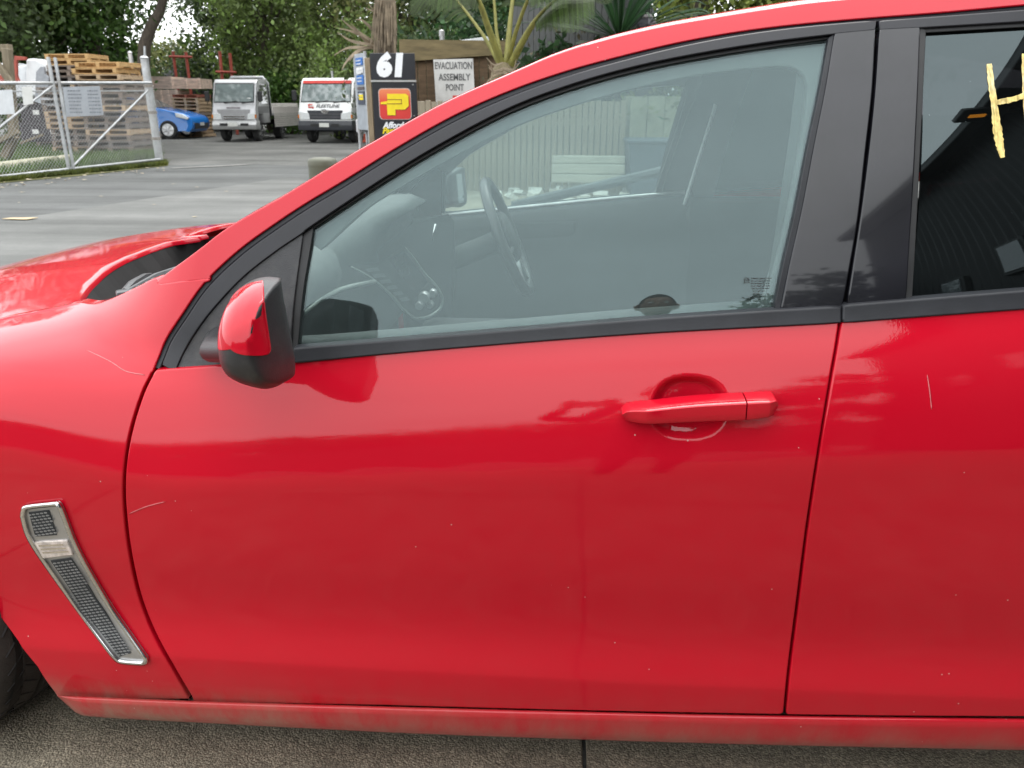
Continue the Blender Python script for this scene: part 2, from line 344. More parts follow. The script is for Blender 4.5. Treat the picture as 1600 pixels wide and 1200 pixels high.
def panel(name, poly, m, parent=None, off=0.0, depth=.02, roll=.003, dx=.03, dz=.015, xs=(), zs=(), f=S, back=False):
    """a sheet-metal panel: polygon (x, z) cut into a fine grid, laid on the flank surface, with a rolled edge and returned rim"""
    poly = np.array(poly, float); keep = [0]
    for i in range(1, len(poly)):
        if np.hypot(*(poly[i]-poly[keep[-1]])) > 4e-4: keep.append(i)
    poly = poly[keep]
    if np.hypot(*(poly[0]-poly[-1])) < 4e-4: poly = poly[:-1]
    ar = .5*np.sum(poly[:, 0]*np.roll(poly[:, 1], -1)-np.roll(poly[:, 0], -1)*poly[:, 1])
    if ar < 0: poly = poly[::-1]                       # counter-clockwise in x, z: faces -y
    bm = bmesh.new(); bm.faces.new([bm.verts.new((p[0], 0, p[1])) for p in poly])
    x0, x1, z0, z1 = poly[:, 0].min(), poly[:, 0].max(), poly[:, 1].min(), poly[:, 1].max()
    cx = list(np.arange(math.ceil(x0/dx)*dx, x1, dx))+[v for v in xs if x0 < v < x1]
    cz = list(np.arange(math.ceil(z0/dz)*dz, z1, dz))+[v for v in zs if z0 < v < z1]
    for v in cx: bmesh.ops.bisect_plane(bm, geom=bm.verts[:]+bm.edges[:]+bm.faces[:], dist=1e-5, plane_co=(v, 0, 0), plane_no=(1, 0, 0))
    for v in cz: bmesh.ops.bisect_plane(bm, geom=bm.verts[:]+bm.edges[:]+bm.faces[:], dist=1e-5, plane_co=(0, 0, v), plane_no=(0, 0, 1))
    bm.verts.index_update(); n = len(bm.verts)
    P = np.array([v.co[:] for v in bm.verts]); faces = [[v.index for v in fc.verts] for fc in bm.faces]
    nxt = {}
    for fc in bm.faces:
        for lp in fc.loops:
            if len(lp.edge.link_faces) == 1: nxt[lp.vert.index] = lp.link_loop_next.vert.index
    bm.free()
    Y = f(P[:, 0], P[:, 2])+off; N = nrm(P[:, 0], P[:, 2], f)
    # orientation: make faces face -y
    def fa(q): return sum(P[q[i], 0]*P[q[(i+1) % len(q)], 2]-P[q[(i+1) % len(q)], 0]*P[q[i], 2] for i in range(len(q)))
    flip = fa(faces[0]) < 0
    if flip: faces = [q[::-1] for q in faces]; nxt = {b: a for a, b in nxt.items()}
    P[:, 1] = Y; V = [P]; NN = [N]
    if depth > 0:
        b = list(nxt.keys()); idx = {v: i for i, v in enumerate(b)}; prv = {v: k for k, v in nxt.items()}
        def dirn(i, j):
            d = P[j, [0, 2]]-P[i, [0, 2]]; l = np.hypot(*d); return d/l if l > 1e-9 else d
        o2 = np.zeros((len(b), 2))
        for i, v in enumerate(b):
            t = dirn(prv.get(v, v), v)+dirn(v, nxt[v]); l = np.hypot(*t); t = t/l if l > 1e-6 else t
            o2[i] = (t[1], -t[0])
        o3 = np.stack([o2[:, 0], np.zeros(len(b)), o2[:, 1]], -1); B = P[b]; NB = N[b]; k = len(b)
        rings = []
        for (so, sy, wn) in ((.7, .3, .55), (1., 1., 1.), (1., None, 1.)):
            Q = B+o3*roll*so; Q[:, 1] += (roll*sy if sy is not None else depth); rings.append(Q)
            q = NB*(1-wn)+o3*wn; q /= np.maximum(1e-9, np.linalg.norm(q, axis=1, keepdims=True)); V.append(Q); NN.append(q)
        for i, v in enumerate(b):
            w = nxt[v]
            if w not in idx: continue
            j = idx[w]; a0, a1 = v, w
            for r in range(3):
                b0, b1 = n+r*k+i, n+r*k+j; faces.append([a0, b0, b1, a1]); a0, a1 = b0, b1
    V = np.vstack(V); NN = np.vstack(NN)
    if back:
        m0 = len(V); Vb = V[:n].copy(); Vb[:, 1] += .004; V = np.vstack([V, Vb]); NN = np.vstack([NN, -N])
        faces = faces+[[i+m0 for i in q[::-1]] for q in faces if max(q) < n]
    me = bpy.data.meshes.new(name); me.from_pydata(V.tolist(), [], faces); me.shade_smooth()
    me.normals_split_custom_set_from_vertices(NN.tolist()); me.materials.append(m); PN[me.name] = NN
    return link(name, me, parent)
def off_curve(c, d):
    """shift a pixel polyline sideways (to its right-hand side going along it, y down)"""
    c = np.array(c, float); t = np.gradient(c, axis=0); t /= np.linalg.norm(t, axis=1, keepdims=True)
    return c+np.stack([-t[:, 1], t[:, 0]], 1)*np.asarray(d).reshape(-1, 1) if hasattr(d, '__len__') else c+np.stack([-t[:, 1], t[:, 0]], 1)*d
def strip(name, c1, c2, m, parent, off=0.0, **kw):
    return panel(name, np.vstack([H(c1, off), H(c2[::-1], off)]), m, parent, off=off, **kw)

car = empty('red_car', (0, .95, 0), label='glossy red sedan filling the foreground, passenger side towards us', cat='car')
class _P:  pass
def cpart(o, parent=None):
    """parent keeping the world position (the car's own empty stands at its middle)"""
    o.parent = parent or car; o.location = Vector(o.location)-Vector((0, .95, 0)) if (parent is None or parent is car) else o.location; return o
# ---- outlines read from the photograph, all laid on the flank surface
edgeF = spl([(238,582),(222,615),(206,665),(196,715),(193,760),(195,805),(202,862),(217,930),(240,990),(270,1045),(297,1091)], 6)   # door front gap (middle)
redlow = spl([(236,580),(246,556),(258,528),(282,491),(318,440),(372,389),(432,345.5),(480,314),(537,280),(624,226),(710,178),(796,140),(882,110),(960,88.5),(1040,69),(1110,55),(1180,44),(1263,34.5),(1367,25.5),(1472,17.5),(1600,6),(1760,-8)], 6)
lead = sst(236, 300, redlow[:, 0])
redtop = spl([(247,440),(269,424),(311,393),(357,358),(420,321.5),(440,310.5),(500,274),(552,242.5),(585,224),(652,186),(700,161),(739,143),(780,125.5),(825,106),(860,91),(900,77),(940,65.5),(980,55),(1040,42),(1100,31.5),(1180,18.5),(1284,4),(1400,-4),(1600,-13),(1760,-20)], 6)
belt_lo = spl([(455,566),(600,551.5),(800,534.5),(1000,519.5),(1180,509.5),(1312,502.5)], 6)
belt_hi = spl([(461,547),(600,536),(800,519.5),(1000,503),(1180,490.5),(1312,482.5)], 6)
rbelt_lo = spl([(1320,502),(1450,492),(1600,481),(1760,469)], 4)
rbelt_hi = spl([(1321,480.5),(1450,470),(1600,458),(1760,446)], 4)
edgeR = spl([(1313.5,502),(1307,545),(1297,600),(1280,702),(1262,820),(1246,945),(1233,1048),(1226.5,1114)], 6)   # gap between the doors (middle)
wintop = spl([(478,372),(487,357),(600,283),(700,224),(800,173),(900,136),(1000,108.5),(1100,88.5),(1200,72.5),(1296,59)], 6)   # glass edge under the frame rubber
# ---- front door skin with the handle recess
hc = H([(1077,638)])[0]; hw = (H([(1139,638)])[0]-hc)[0]; hh = abs((H([(1077,688.5)])[0]-hc)[1])
def Sdoor(x, z):
    u = np.abs((x-hc[0]-.06*(z-hc[1]))/hw); v = np.abs((z-hc[1])/hh)
    r = (u**2.6+v**2.3)**(1/2.4); d = 1-r
    return S(x, z)+.021*sst(-.02, .40, d)+.005*sst(.35, 1., d)
dfront = off_curve(edgeF, -5.5); drear = off_curve(edgeR, 5.0)
botF = [(304,1095),(600,1100.5),(900,1108.5),(1100,1112.5),(1218,1114.5)]
sail_bot = spl([(246,581),(300,577.5),(360,573),(455,566)], 4)
poly = np.vstack([H(sail_bot), H(belt_lo[1:]), H(np.clip(drear, [0, 503], [3000, 1114])), H(botF[::-1]), H(dfront[::-1])])
xs = np.arange(hc[0]-hw*1.15, hc[0]+hw*1.15, .003); zs = np.arange(hc[1]-hh*1.15, hc[1]+hh*1.15, .003)
front_door = panel('front_door', poly, RED, None, f=Sdoor, xs=xs, zs=list(zs)+list(np.arange(.25, .46, .006)), depth=.03, roll=.0035); cpart(front_door)
# handle: grip and key cap, a bar standing proud of the skin
def handle(name, px0, px1, sub):
    t_ = spl([(971,643),(975,636),(990,632),(1016,629),(1085,621.5),(1162,616.8),(1200,615.4),(1209,616.5),(1212.5,624)], 6)
    b_ = spl([(971,646),(975,655),(990,659),(1016,660),(1085,657),(1162,654.5),(1200,649.5),(1208,645),(1212.5,636)], 6)
    rows = []
    xsx = np.linspace(px0, px1, 34)
    for x in xsx:
        yt = np.interp(x, t_[:, 0], t_[:, 1]); yb = np.interp(x, b_[:, 0], b_[:, 1]); 
        prof = []
        for (v, d) in ((0.0, .016), (0.0, .005), (.03, -.006), (.08, -.0150), (.13, -.0185), (.16, -.0192), (.3, -.0178), (.55, -.0150), (.84, -.0115), (.90, -.0095), (.96, -.004), (1.0, .004), (1.0, .012)):
            lift = .012*min(1, (x-968)/40.0, (1216-x)/18.0)
            p = H3((x, yt+(yb-yt)*v), -.012); prof.append(p+Vector((0, d+.006-lift*.9, 0)))
        rows.append(prof)
    mb = MB(); mb.grid(rows); nb = len(rows[0])
    mb.f.append(tuple(range(nb))); mb.f.append(tuple(len(mb.v)-nb+j for j in range(nb)))
    return mb.build(name, RED, sub, smooth=True, angle=38)
fd_inv = front_door
handle('door_handle', 971.5, 1161, front_door); handle('lock_cover', 1163, 1212.3, front_door)
# waist seals, sail plate, frame, rubbers, pillar cover
strip('waist_seal', belt_hi, belt_lo, SEAL, front_door, off=-.006, depth=.02, roll=.004, dx=.05, dz=.004)
fr_out = off_curve(redlow, 13.5-3.0*sst(700, 1100, redlow[:, 0])-2*sst(1000, 1300, redlow[:, 0])); fr_out[:, 1] += 0
k0 = np.argmin(abs(fr_out[:, 0]-255)); k1 = np.argmin(abs(fr_out[:, 0]-1366))
fo = fr_out[k0:k1+1]
fr_in = spl([(272,579),(282,556),(300,524),(330,483),(378,432),(430,391),(470,364),(487,350.5),(600,275.5),(700,216),(800,164.5),(900,127.5),(1000,100),(1100,80),(1200,64),(1300,52),(1366,45.5)], 6)
strip('window_frame', fo, fr_in, mat('satin_black_frame', (.010, .010, .014), .38, spec=.3, var=.3, scale=10, coat=.12), front_door, off=.002, depth=.03, roll=.003, dx=.03, dz=.02)
sail = np.vstack([spl([(276,577),(286,555),(303,525),(333,484),(380,434),(431,394),(472,366)], 5), spl([(470,380),(463,430),(456,490),(452,562)], 3), [(360,571),(300,575)]])
panel('mirror_sail', H(sail, .006), TEX, front_door, off=.006, depth=.02, roll=.002, dx=.05, dz=.05)
panel('quarter_rubber', H([(473,367),(489,357),(482,400),(475,440),(469,490),(463,552),(453,562),(457,490),(464,430)], .010), BLK, front_door, off=.010, depth=.02, roll=.001)
gl = np.vstack([wintop, spl([(1298,64),(1284,140),(1266,225),(1246,330),(1228,410),(1210,492)], 5)[1:], [(1000,510),(800,527),(600,543),(455,556)], [(462,490),(470,430),(478,380)]])
WIN = gl
strip('frame_rubber', off_curve(wintop, -8.0)[3:], off_curve(wintop, 0.5)[3:], BLK, front_door, off=.012, depth=.02, roll=.0015, dx=.03, dz=.02)
prub_l = spl([(1296,60),(1282,140),(1264,225),(1244,330),(1226,410),(1210,486)], 5); prub_r = spl([(1305,53),(1291,140),(1274,225),(1254,330),(1236,410),(1220,486)], 5)
strip('pillar_rubber', prub_l, prub_r, SEAL, front_door, off=.006, depth=.02, roll=.0015, dx=.03, dz=.02)
pil_r = spl([(1366,46),(1361,140),(1350,240),(1336,360),(1313,482)], 6)
strip('pillar_cover', prub_r+np.array([1.5, 0]), pil_r, GLOSS, front_door, f=SG, off=.003, depth=.02, roll=.003, dx=.02, dz=.03)
pane = panel('window_pane', H(gl, .016), GLASS_F, front_door, f=SG, off=.016, depth=0, dx=.04, dz=.04, back=True)
# approval marks etched in the lower rear corner of the glass
etch = mat('etched_print', (.03, .035, .035), .6)
mb = MB()
def flank_quad(px0, py0, px1, py1, off):
    mb.add([H3((px0, py0), off), H3((px1, py0), off), H3((px1, py1), off), H3((px0, py1), off)], [(0, 1, 2, 3)])
for (x, y, w, h) in ((1163,434,8,1.2),(1163,434,1.2,8),(1170,434,1.2,8),(1163,441,8,1.2),(1165.5,437,3,2)): flank_quad(x, y, x+w, y+h, .0145)
random.seed(3)
for r_ in range(9):
    y = 434+r_*4.0; x = 1174 if r_ < 5 else 1167+random.random()*6
    xe = 1203-r_*.6
    while x < xe:
        w = random.uniform(1.6, 3.4)
        if r_ < 5 or random.random() < .5: flank_quad(x, y, x+w, y+1.5, .0145)
        x += w+random.uniform(.7, 1.6)
mb.build('glass_marking', etch, front_door)
# ---- red roof rail / windscreen pillar, rolled over into the roof
cut = redtop[:, 0] > 0
rail_lo = redlow[(redlow[:, 0] > 322)]
joint = [(327,434.5),(300,437),(262,441.5),(249,442.5)]
poly = np.vstack([H(np.vstack([joint[::-1]])), H(rail_lo), H(redtop[::-1])])
rail = panel('roof_rail', poly, RED, None, off=0, depth=.012, roll=.003, dx=.03, dz=.02); cpart(rail)
strip('door_seal', redlow[2:], off_curve(redlow, 9.0-2*sst(900, 1200, redlow[:, 0]))[2:], SEAL, rail, off=.006, depth=.015, roll=.003, dx=.03, dz=.02)
# rolled edge, windscreen, roof and cowl share this crown line
rt = redtop[::3]
q = H(rt, 0.0); ry = S(q[:, 0], q[:, 1]); rn = nrm(q[:, 0], q[:, 1])
RT = np.stack([q[:, 0], ry, q[:, 1]], 1)
def roll_off(i):
    """profile over the crown, from the side into the roof; flatter for the pillar, rounder for the roof"""
    w = float(sst(-.2, .5, RT[i, 0])); out = []
    for (a, b) in ((0, 0), (.008, .0040), (.020, .0075), (.034, .0085), (.050, .0085)):
        out.append(Vector(RT[i])+Vector((0, a*(1+1.2*w), b*(.75+.9*w))))
    return out
rows = [roll_off(i) for i in range(len(RT))]
mb = MB(); mb.grid(rows); mb.build('rail_edge', RED, rail, smooth=True)
INN = [r[-1] for r in rows]
k_h = int(np.argmin(abs(np.array([p.x for p in INN])-.22)))                      # windscreen header
mb = MB(); rr = []
for i in range(5, k_h+1):
    a = INN[i]; row = []
    for t in np.linspace(0, 1, 15):
        y = a.y+(1.9-2*a.y)*t; c = math.sin(math.pi*t)
        row.append(Vector((a.x-.02*c, y, a.z-.004-.012*c)))
    rr.append(row)
mb.grid(rr); ws = mb.build('windscreen', GLASS_W, None, smooth=True); cpart(ws)
mb = MB(); rr = []
ends = [INN[i] for i in range(k_h, len(INN))]; last = ends[-1]
for e in range(1, 9): ends.append(last+Vector((.09*e, 0.004*e, -.0022*e*e)))
for a in ends:
    row = []
    for t in np.linspace(0, 1, 21):
        y = a.y+(1.9-2*a.y)*t; c = math.sin(math.pi*t)**.8
        row.append(Vector((a.x, y, a.z+.004*c)))
    rr.append(row)
mb.grid(rr); roof = mb.build('roof', RED, None, smooth=True); cpart(roof)
mb = MB(); mb.grid([[p+Vector((0, 0, -.035)) for p in r] for r in rr]); hl = mb.build('headliner', mat('grey_headlining', (.30, .31, .30), .9), None, smooth=True); cpart(hl)
# ---- front wing
ARCH = np.array([(0,962),(30,1002),(60,1042),(90,1087)], float); Aq = H(ARCH)
zw = .345; xw = -1.325; ra = .385; xa = Aq[0][0]-ra
th = np.linspace(.06, math.pi+.35, 40)
arch = np.vstack([Aq[::-1], np.stack([xa+ra*np.cos(th), zw+.01+ra*np.sin(th)], 1)])
XF = xw-.62
shut = spl([(124,474.5),(60,488.5),(0,499.5),(-120,523),(-260,549)], 5); sq = H(shut)
sq = np.array([p for p in sq if p[0] > -1.06])
_sd = np.linspace(.78, 1.5, 2000)
for x_ in np.linspace(sq[-1][0]-.03, XF+.01, 22):
    y_ = float(S(sq[0][0]*0-1.055, .9))*0+.25+.06*(-1.06-x_); a_, b_ = _fwd(_sd, np.full(2000, x_)); sq = np.vstack([sq, [x_, float(np.interp(y_, a_, b_))]])
cowl_lo = spl([(246,444.5),(242,437.5),(218,449),(193,461),(167,472),(146,477.5),(124,474.5)], 6)
wing_top = [(251,446),(286,441.5),(326,437.5)]
wr = redlow[(redlow[:, 0] < 320)][::-1]
dl = off_curve(edgeF, 4.0)
poly = np.vstack([H(wing_top), H(wr), H(dl), H([(297,1091.5),(200,1090.5),(92,1087)]), arch, [(XF, .30), (XF-.02, .42), (XF-.005, float(sq[-1][1])-.05)], sq[::-1][1:], H(cowl_lo[::-1])[1:]])
wing = panel('front_wing', poly, RED, None, depth=.03, roll=.003, dx=.03, dz=.012, zs=np.arange(.80, .96, .003)); cpart(wing)
# ---- rear door and rear quarter
rdl = off_curve(edgeR, -5.0)
XR = 1.30
def H_at(z): return [XR, z]
rb = H(rbelt_lo); 
poly = np.vstack([H(np.clip(rdl[::-1], [0, 503], [3000, 1115])), rb, [[XR+.0, rb[-1][1]-.1], [XR+.02, .70], [XR-.05, .52], [XR-.16, .36], [XR-.22, .262]], H([(1760,1118.5),(1600,1118),(1400,1117),(1232,1115)])])
rear_door = panel('rear_door', poly, RED, None, depth=.03, roll=.0035, zs=np.arange(.25, .46, .006)); cpart(rear_door)
strip('waist_seal', rbelt_hi, rbelt_lo, SEAL, rear_door, off=-.006, depth=.02, roll=.004, dx=.05, dz=.004)
rfo = spl([(1376,34.5),(1450,29),(1600,17.5),(1760,4)], 4); rfi = spl([(1376,45),(1450,41),(1600,32),(1760,22)], 4)
strip('window_frame', rfo, rfi, MATS['satin_black_frame'], rear_door, off=.002, depth=.03, roll=.003)
rp_l = spl([(1377,46),(1370,150),(1358,260),(1343,370),(1325,478)], 5); rp_r = spl([(1436,42),(1432,150),(1426,270),(1420,370),(1413,472)], 5)
strip('pillar_cover', rp_l, rp_r, GLOSS, rear_door, f=SG, off=.003, depth=.02, roll=.003, dx=.02, dz=.03)
rr_r = spl([(1446,48),(1441,150),(1435,270),(1430,370),(1424,470)], 5)
strip('pillar_rubber', rp_r+np.array([1.0, 0]), rr_r, BLK, rear_door, off=.006, depth=.02, roll=.0015)
strip('frame_rubber', spl([(1438,41.5),(1600,32.5),(1760,22.5)], 4), spl([(1444,50),(1600,41),(1760,31)], 4), BLK, rear_door, off=.008, depth=.02, roll=.0015)
panel('window_pane', H([(1440,45),(1600,37),(1770,26),(1770,450),(1600,463),(1420,475)], .014), GLASS_R, rear_door, f=SG, off=.014, depth=0, dx=.04, dz=.04, back=True)
# yellow paint-pen letter on the rear glass: strokes with ragged edges
YEL = mat('yellow_paint_pen', (.74, .56, .19), .6, var=.3, scale=60, dirt=((.85, .78, .52), .8))
_n = YEL.node_tree; _tr = nd(_n, 'ShaderNodeBsdfTransparent'); _mx = nd(_n, 'ShaderNodeMixShader'); _tc = nd(_n, 'ShaderNodeTexCoord'); _mp = nd(_n, 'ShaderNodeMapping'); _mp.inputs['Scale'].default_value = (260, 60, 45)
_nz = nd(_n, 'ShaderNodeTexNoise', i_Scale=1.0, i_Detail=4); _n.links.new(_tc.outputs['Object'], _mp.inputs[0]); _n.links.new(_mp.outputs[0], _nz.inputs['Vector']); _rp = ramp(_n, _nz.outputs[0], [(.36, g3(.55)), (.52, g3(1))])
_n.links.new(_rp.outputs[0], _mx.inputs[0]); _n.links.new(_tr.outputs[0], _mx.inputs[1]); _n.links.new(_n.nodes['Principled BSDF'].outputs[0], _mx.inputs[2]); _n.links.new(_mx.outputs[0], _n.nodes['Material Output'].inputs[0])
def stroke(name, pts, ws_, seed, m=None, par=None, off=.0125):
    r = random.Random(seed); c = spl(pts, 7); t = np.gradient(c, axis=0); t /= np.linalg.norm(t, axis=1, keepdims=True)
    w = np.interp(np.linspace(0, 1, len(c)), np.linspace(0, 1, len(ws_)), ws_)
    a = [(c[i, 0]-t[i, 1]*w[i]*r.uniform(.75, 1.1), c[i, 1]+t[i, 0]*w[i]*r.uniform(.75, 1.1)) for i in range(len(c))]
    b = [(c[i, 0]+t[i, 1]*w[i]*r.uniform(.75, 1.1), c[i, 1]-t[i, 0]*w[i]*r.uniform(.75, 1.1)) for i in range(len(c))]
    panel(name, H(a+b[::-1], off), m or YEL, par or rear_door, off=off, depth=.001, roll=.0005, dx=.2, dz=.2)
stroke('paint_stroke', [(1546,100),(1549,130),(1554,165),(1558,195),(1562,222),(1567,246)], [4, 4.5, 5, 6.5, 7, 3.5], 1)
stroke('paint_stroke', [(1557,160.5),(1575,157),(1592,152.5),(1604,147)], [3.6, 4.2, 3.8, 4], 2)
stroke('paint_stroke', [(1601,84),(1603,130),(1607,180),(1611,236)], [4, 5, 6, 5], 4)
SCR = mat('pale_scratch', (.50, .13, .14), .7, var=.3, scale=80)
for i_, (p_, q_, w_) in enumerate((([(201,803),(228,792),(258,784)], front_door, .4), ([(135,547),(172,565),(196,580),(226,586)], None, .35), ([(1449,586),(1453,612),(1456,640)], rear_door, .4))):
    stroke('scratch', p_, [w_*.25, w_*.65, w_*.3], 20+i_, SCR, q_ or wing, -.0012)
qp = [[XR+.012, rb[-1][1]], [XR+.012, rb[-1][1]-.1], [XR+.032, .70], [XR-.038, .52], [XR-.148, .36], [XR-.20, .262]]
xq = xw+2.90
tq = np.linspace(math.pi-.25, -.1, 26); aq = [[xq+.385*math.cos(t), zw+.385*math.sin(t)] for t in tq]
qp += aq+[[2.75, .36], [2.78, .60], [2.75, .92], [2.2, 1.02], [1.9, 1.08]]
quarter = panel('rear_quarter', qp, RED, None, depth=.03); cpart(quarter)
# ---- sill with road dirt
sill_t = spl([(88,1086.5),(300,1095.5),(600,1104),(900,1111.5),(1228,1118),(1600,1122.5),(1780,1124)], 5)
def sill_pts():
    rows = []
    bot = spl([(118,1112),(147,1119.5),(320,1129),(600,1143.5),(900,1154.5),(1215,1163.5),(1600,1171.5),(1780,1175)], 5)
    for x in list(np.linspace(90, 150, 14))+list(np.linspace(165, 1780, 60)):
        yt = np.interp(x, sill_t[:, 0], sill_t[:, 1]); yb = np.interp(x, bot[:, 0], bot[:, 1])
        if x < 118: yb = 1087+(x-88)*.86
        prof = []
        for (v, d) in ((-.06, .05), (-.03, .02), (.0, .008), (.05, .001), (.14, -.002), (.35, .0), (.65, .004), (.88, .011), (1.0, .022), (1.03, .05), (1.03, .14)):
            p = at_y(x, yt+(yb-yt)*v, .020+d); prof.append(p)
        rows.append(prof)
    return rows
mb = MB(); mb.grid(sill_pts()); sill = mb.build('sill', RED, None, smooth=True); cpart(sill)
# ---- dark structure behind the panel gaps
mb = MB()
for c in (edgeF, edgeR):
    a, b = off_curve(c, -14), off_curve(c, 14); mb.grid([[H3(tuple(p), .026) for p in a], [H3(tuple(p), .026) for p in b]])
mb.grid([[H3(tuple(p), .022) for p in off_curve(redlow, -6)], [H3(tuple(p), .022) for p in off_curve(redlow, 20)]])
mb.grid([[H3((x, y), .024) for x, y in ((1366,30),(1358,140),(1346,250),(1330,370),(1308,500))], [H3((x, y), .024) for x, y in ((1382,30),(1374,140),(1362,250),(1346,370),(1330,500))]])
mb.grid([[H3((x, y), .03) for x, y in ((238,436),(262,436),(300,432),(330,428))], [H3((x, y), .03) for x, y in ((244,452),(262,448),(300,446),(332,444))]])
bi = mb.build('body_inner', VOID, None); cpart(bi)
# ---- bonnet: domed sheet with a power bulge, ending in the cowl opening
SH0 = np.array([(p[0], float(S(p[0], p[1])), p[1]) for p in sq]); SH0 = SH0[np.argsort(SH0[:, 0])]
def bon_edge(x):
    over = np.maximum(0, x-SH0[-1, 0])
    return np.interp(x, SH0[:, 0], SH0[:, 1]), np.interp(x, SH0[:, 0], SH0[:, 2])+.17*over-.17*np.maximum(0, SH0[0, 0]-x)
def bon_z(x, y):
    ye, ze = bon_edge(x); yy = np.where(y > .95, 1.9-y, y)-ye
    return ze+(1+1.3*np.clip((-1.0-x)/.6, 0, 1.2))*np.interp(yy, [-.1, 0, .02, .06, .12, .20, .28, .31, .33, .36, .45, .7], [-.02, 0, .0028, .0075, .0135, .0205, .0262, .0282, .0302, .0320, .0352, .037])
def on_bonnet(px, py):
    d = ray(px, py); t = np.arange(1, 4, .004); P = CAM+d*t[:, None]; g = P[:, 2]-bon_z(P[:, 0], P[:, 1])
    i = int(np.argmax(g < 0)) if (g < 0).any() else len(t)-1; return Vector(P[i])
cow_u = [on_bonnet(*p) for p in spl([(127,473),(125,465),(139,445),(167,420),(201,401),(252,382),(302,370),(352,361.5)], 5)]
bm_rows = []
xs_front = XF-.12
cowx = np.array([p.x for p in cow_u]); cowy = np.array([p.y for p in cow_u]); order = np.argsort(cowy); ymax = cowy.max(); y0c = cowy.min()
vv = list(np.linspace(0, .12, 8))+list(np.linspace(.12, 1, 44))[1:]
def cow_x(y):
    if y > .95: y = 1.9-y
    if y <= ymax: return float(np.interp(y, cowy[order], cowx[order]))
    return float(cowx[order][-1]+.06*(1-((.95-y)/(.95-ymax))**2))
for v in vv+[2-q_ for q_ in vv[::-1]][1:]:
    s_ = 1 if v <= 1 else -1; w = v if v <= 1 else 2-v
    def Yat(x): return float(bon_edge(x)[0])+.004+(.95-.004-float(bon_edge(x)[0]))*w
    xr = cowx[order][0]
    for _ in range(6): xr = cow_x(Yat(xr))
    row = []
    for (dx, dz) in ((.006, -.011), (.005, -.006), (.002, -.0015)):
        y = Yat(xr); row.append(Vector((xr+dx, y if s_ > 0 else 1.9-y, float(bon_z(xr, y))+dz)))
    for t in np.linspace(0, 1, 60):
        x = xr+(xs_front-xr)*t; y = Yat(x); row.append(Vector((x, y if s_ > 0 else 1.9-y, float(bon_z(x, y)))))
    bm_rows.append(row)
mb = MB(); mb.grid(bm_rows); bonnet = mb.build('bonnet', RED, None, smooth=True); cpart(bonnet)
mb = MB(); mb.grid([[Vector((x, y, z-d)) for d in (.006, .06)] for x, y, z in SH0]); mb.build('bonnet_gutter', VOID, bonnet)
# ---- cowl, wiper
COWLM = mat('black_cowl_plastic', (.013, .014, .017), .42, var=.35, scale=30, bump=.1, bscale=200, dirt=((.06, .055, .05), .35))
lowc = [H3(tuple(p), .012) for p in spl([(124,474.5),(146,479),(167,473.5),(193,462.5),(218,450.5),(242,439.5),(250,441)], 6)]
mb = MB()
up_ = [p+Vector((.03, .03, -.045)) for p in cow_u]
n_ = 30
def resamp(pts, n):
    a = np.array([p[:] for p in pts]); s_ = np.r_[0, np.cumsum(np.linalg.norm(np.diff(a, axis=0), axis=1))]; q_ = np.linspace(0, s_[-1], n)
    return [Vector([np.interp(v, s_, a[:, k]) for k in range(3)]) for v in q_]
base_edge = lowc+[Vector(RT[i])+Vector((0, .02, -.012)) for i in (0, 2, 4, 5)]
ua, la = resamp(up_, n_), resamp(base_edge, n_)
rows = []
for t in np.linspace(0, 1, 9): rows.append([ua[i].lerp(la[i], t)+Vector((0, 0, -.012*math.sin(math.pi*t)-.012*(1-t))) for i in range(n_)])
mb.grid(rows); cowl = mb.build('cowl', COWLM, None, smooth=True); cpart(cowl)
mb = MB()
for k in range(16):                                       # fine intake ribs
    i = 2+k*.45; p, q_ = ua[int(i)].lerp(ua[int(i)+1], i % 1), la[int(i)].lerp(la[int(i)+1], i % 1)
    mb.tube([p.lerp(q_, t)+Vector((0, 0, -.006-.012*math.sin(math.pi*t)-.012*(1-t))) for t in (.35, .5, .65, .8)], .0022, 4)
o = mb.build('cowl_grille', COWLM, cowl); o['kind'] = 'stuff'
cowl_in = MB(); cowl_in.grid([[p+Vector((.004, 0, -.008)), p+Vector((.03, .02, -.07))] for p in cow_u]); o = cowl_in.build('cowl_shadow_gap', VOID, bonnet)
def cw(i, t, dz=0.): 
    j = min(int(i), n_-2); return ua[j].lerp(ua[j+1], i-j).lerp(la[j].lerp(la[j+1], i-j), t)+Vector((0, 0, -.012*math.sin(math.pi*t)-.012*(1-t)+dz))
mb = MB()
mb.tube([cw(11, .78, .012), cw(12.5, .62, .022), cw(14.5, .45, .024), cw(15.6, .36, .020)], [.008, .009, .007, .003], 8)
mb.tube([cw(11.5, .80, .010), cw(17, .60, .014), cw(25, .45, .012)], [.005, .007, .005], 6)
mb.bbox(cw(11.3, .80, .006), (.035, .03, .018), .005, .6)
for k in range(7): mb.bbox(cw(13+k*1.6, .80+.01*k, .004), (.022, .012, .007), .002, -.9+.3*(k % 2))
wiper = mb.build('wiper_arm', mat('grey_wiper', (.045, .045, .05), .35, var=.3, scale=30), None, smooth=True, angle=35); cpart(wiper)
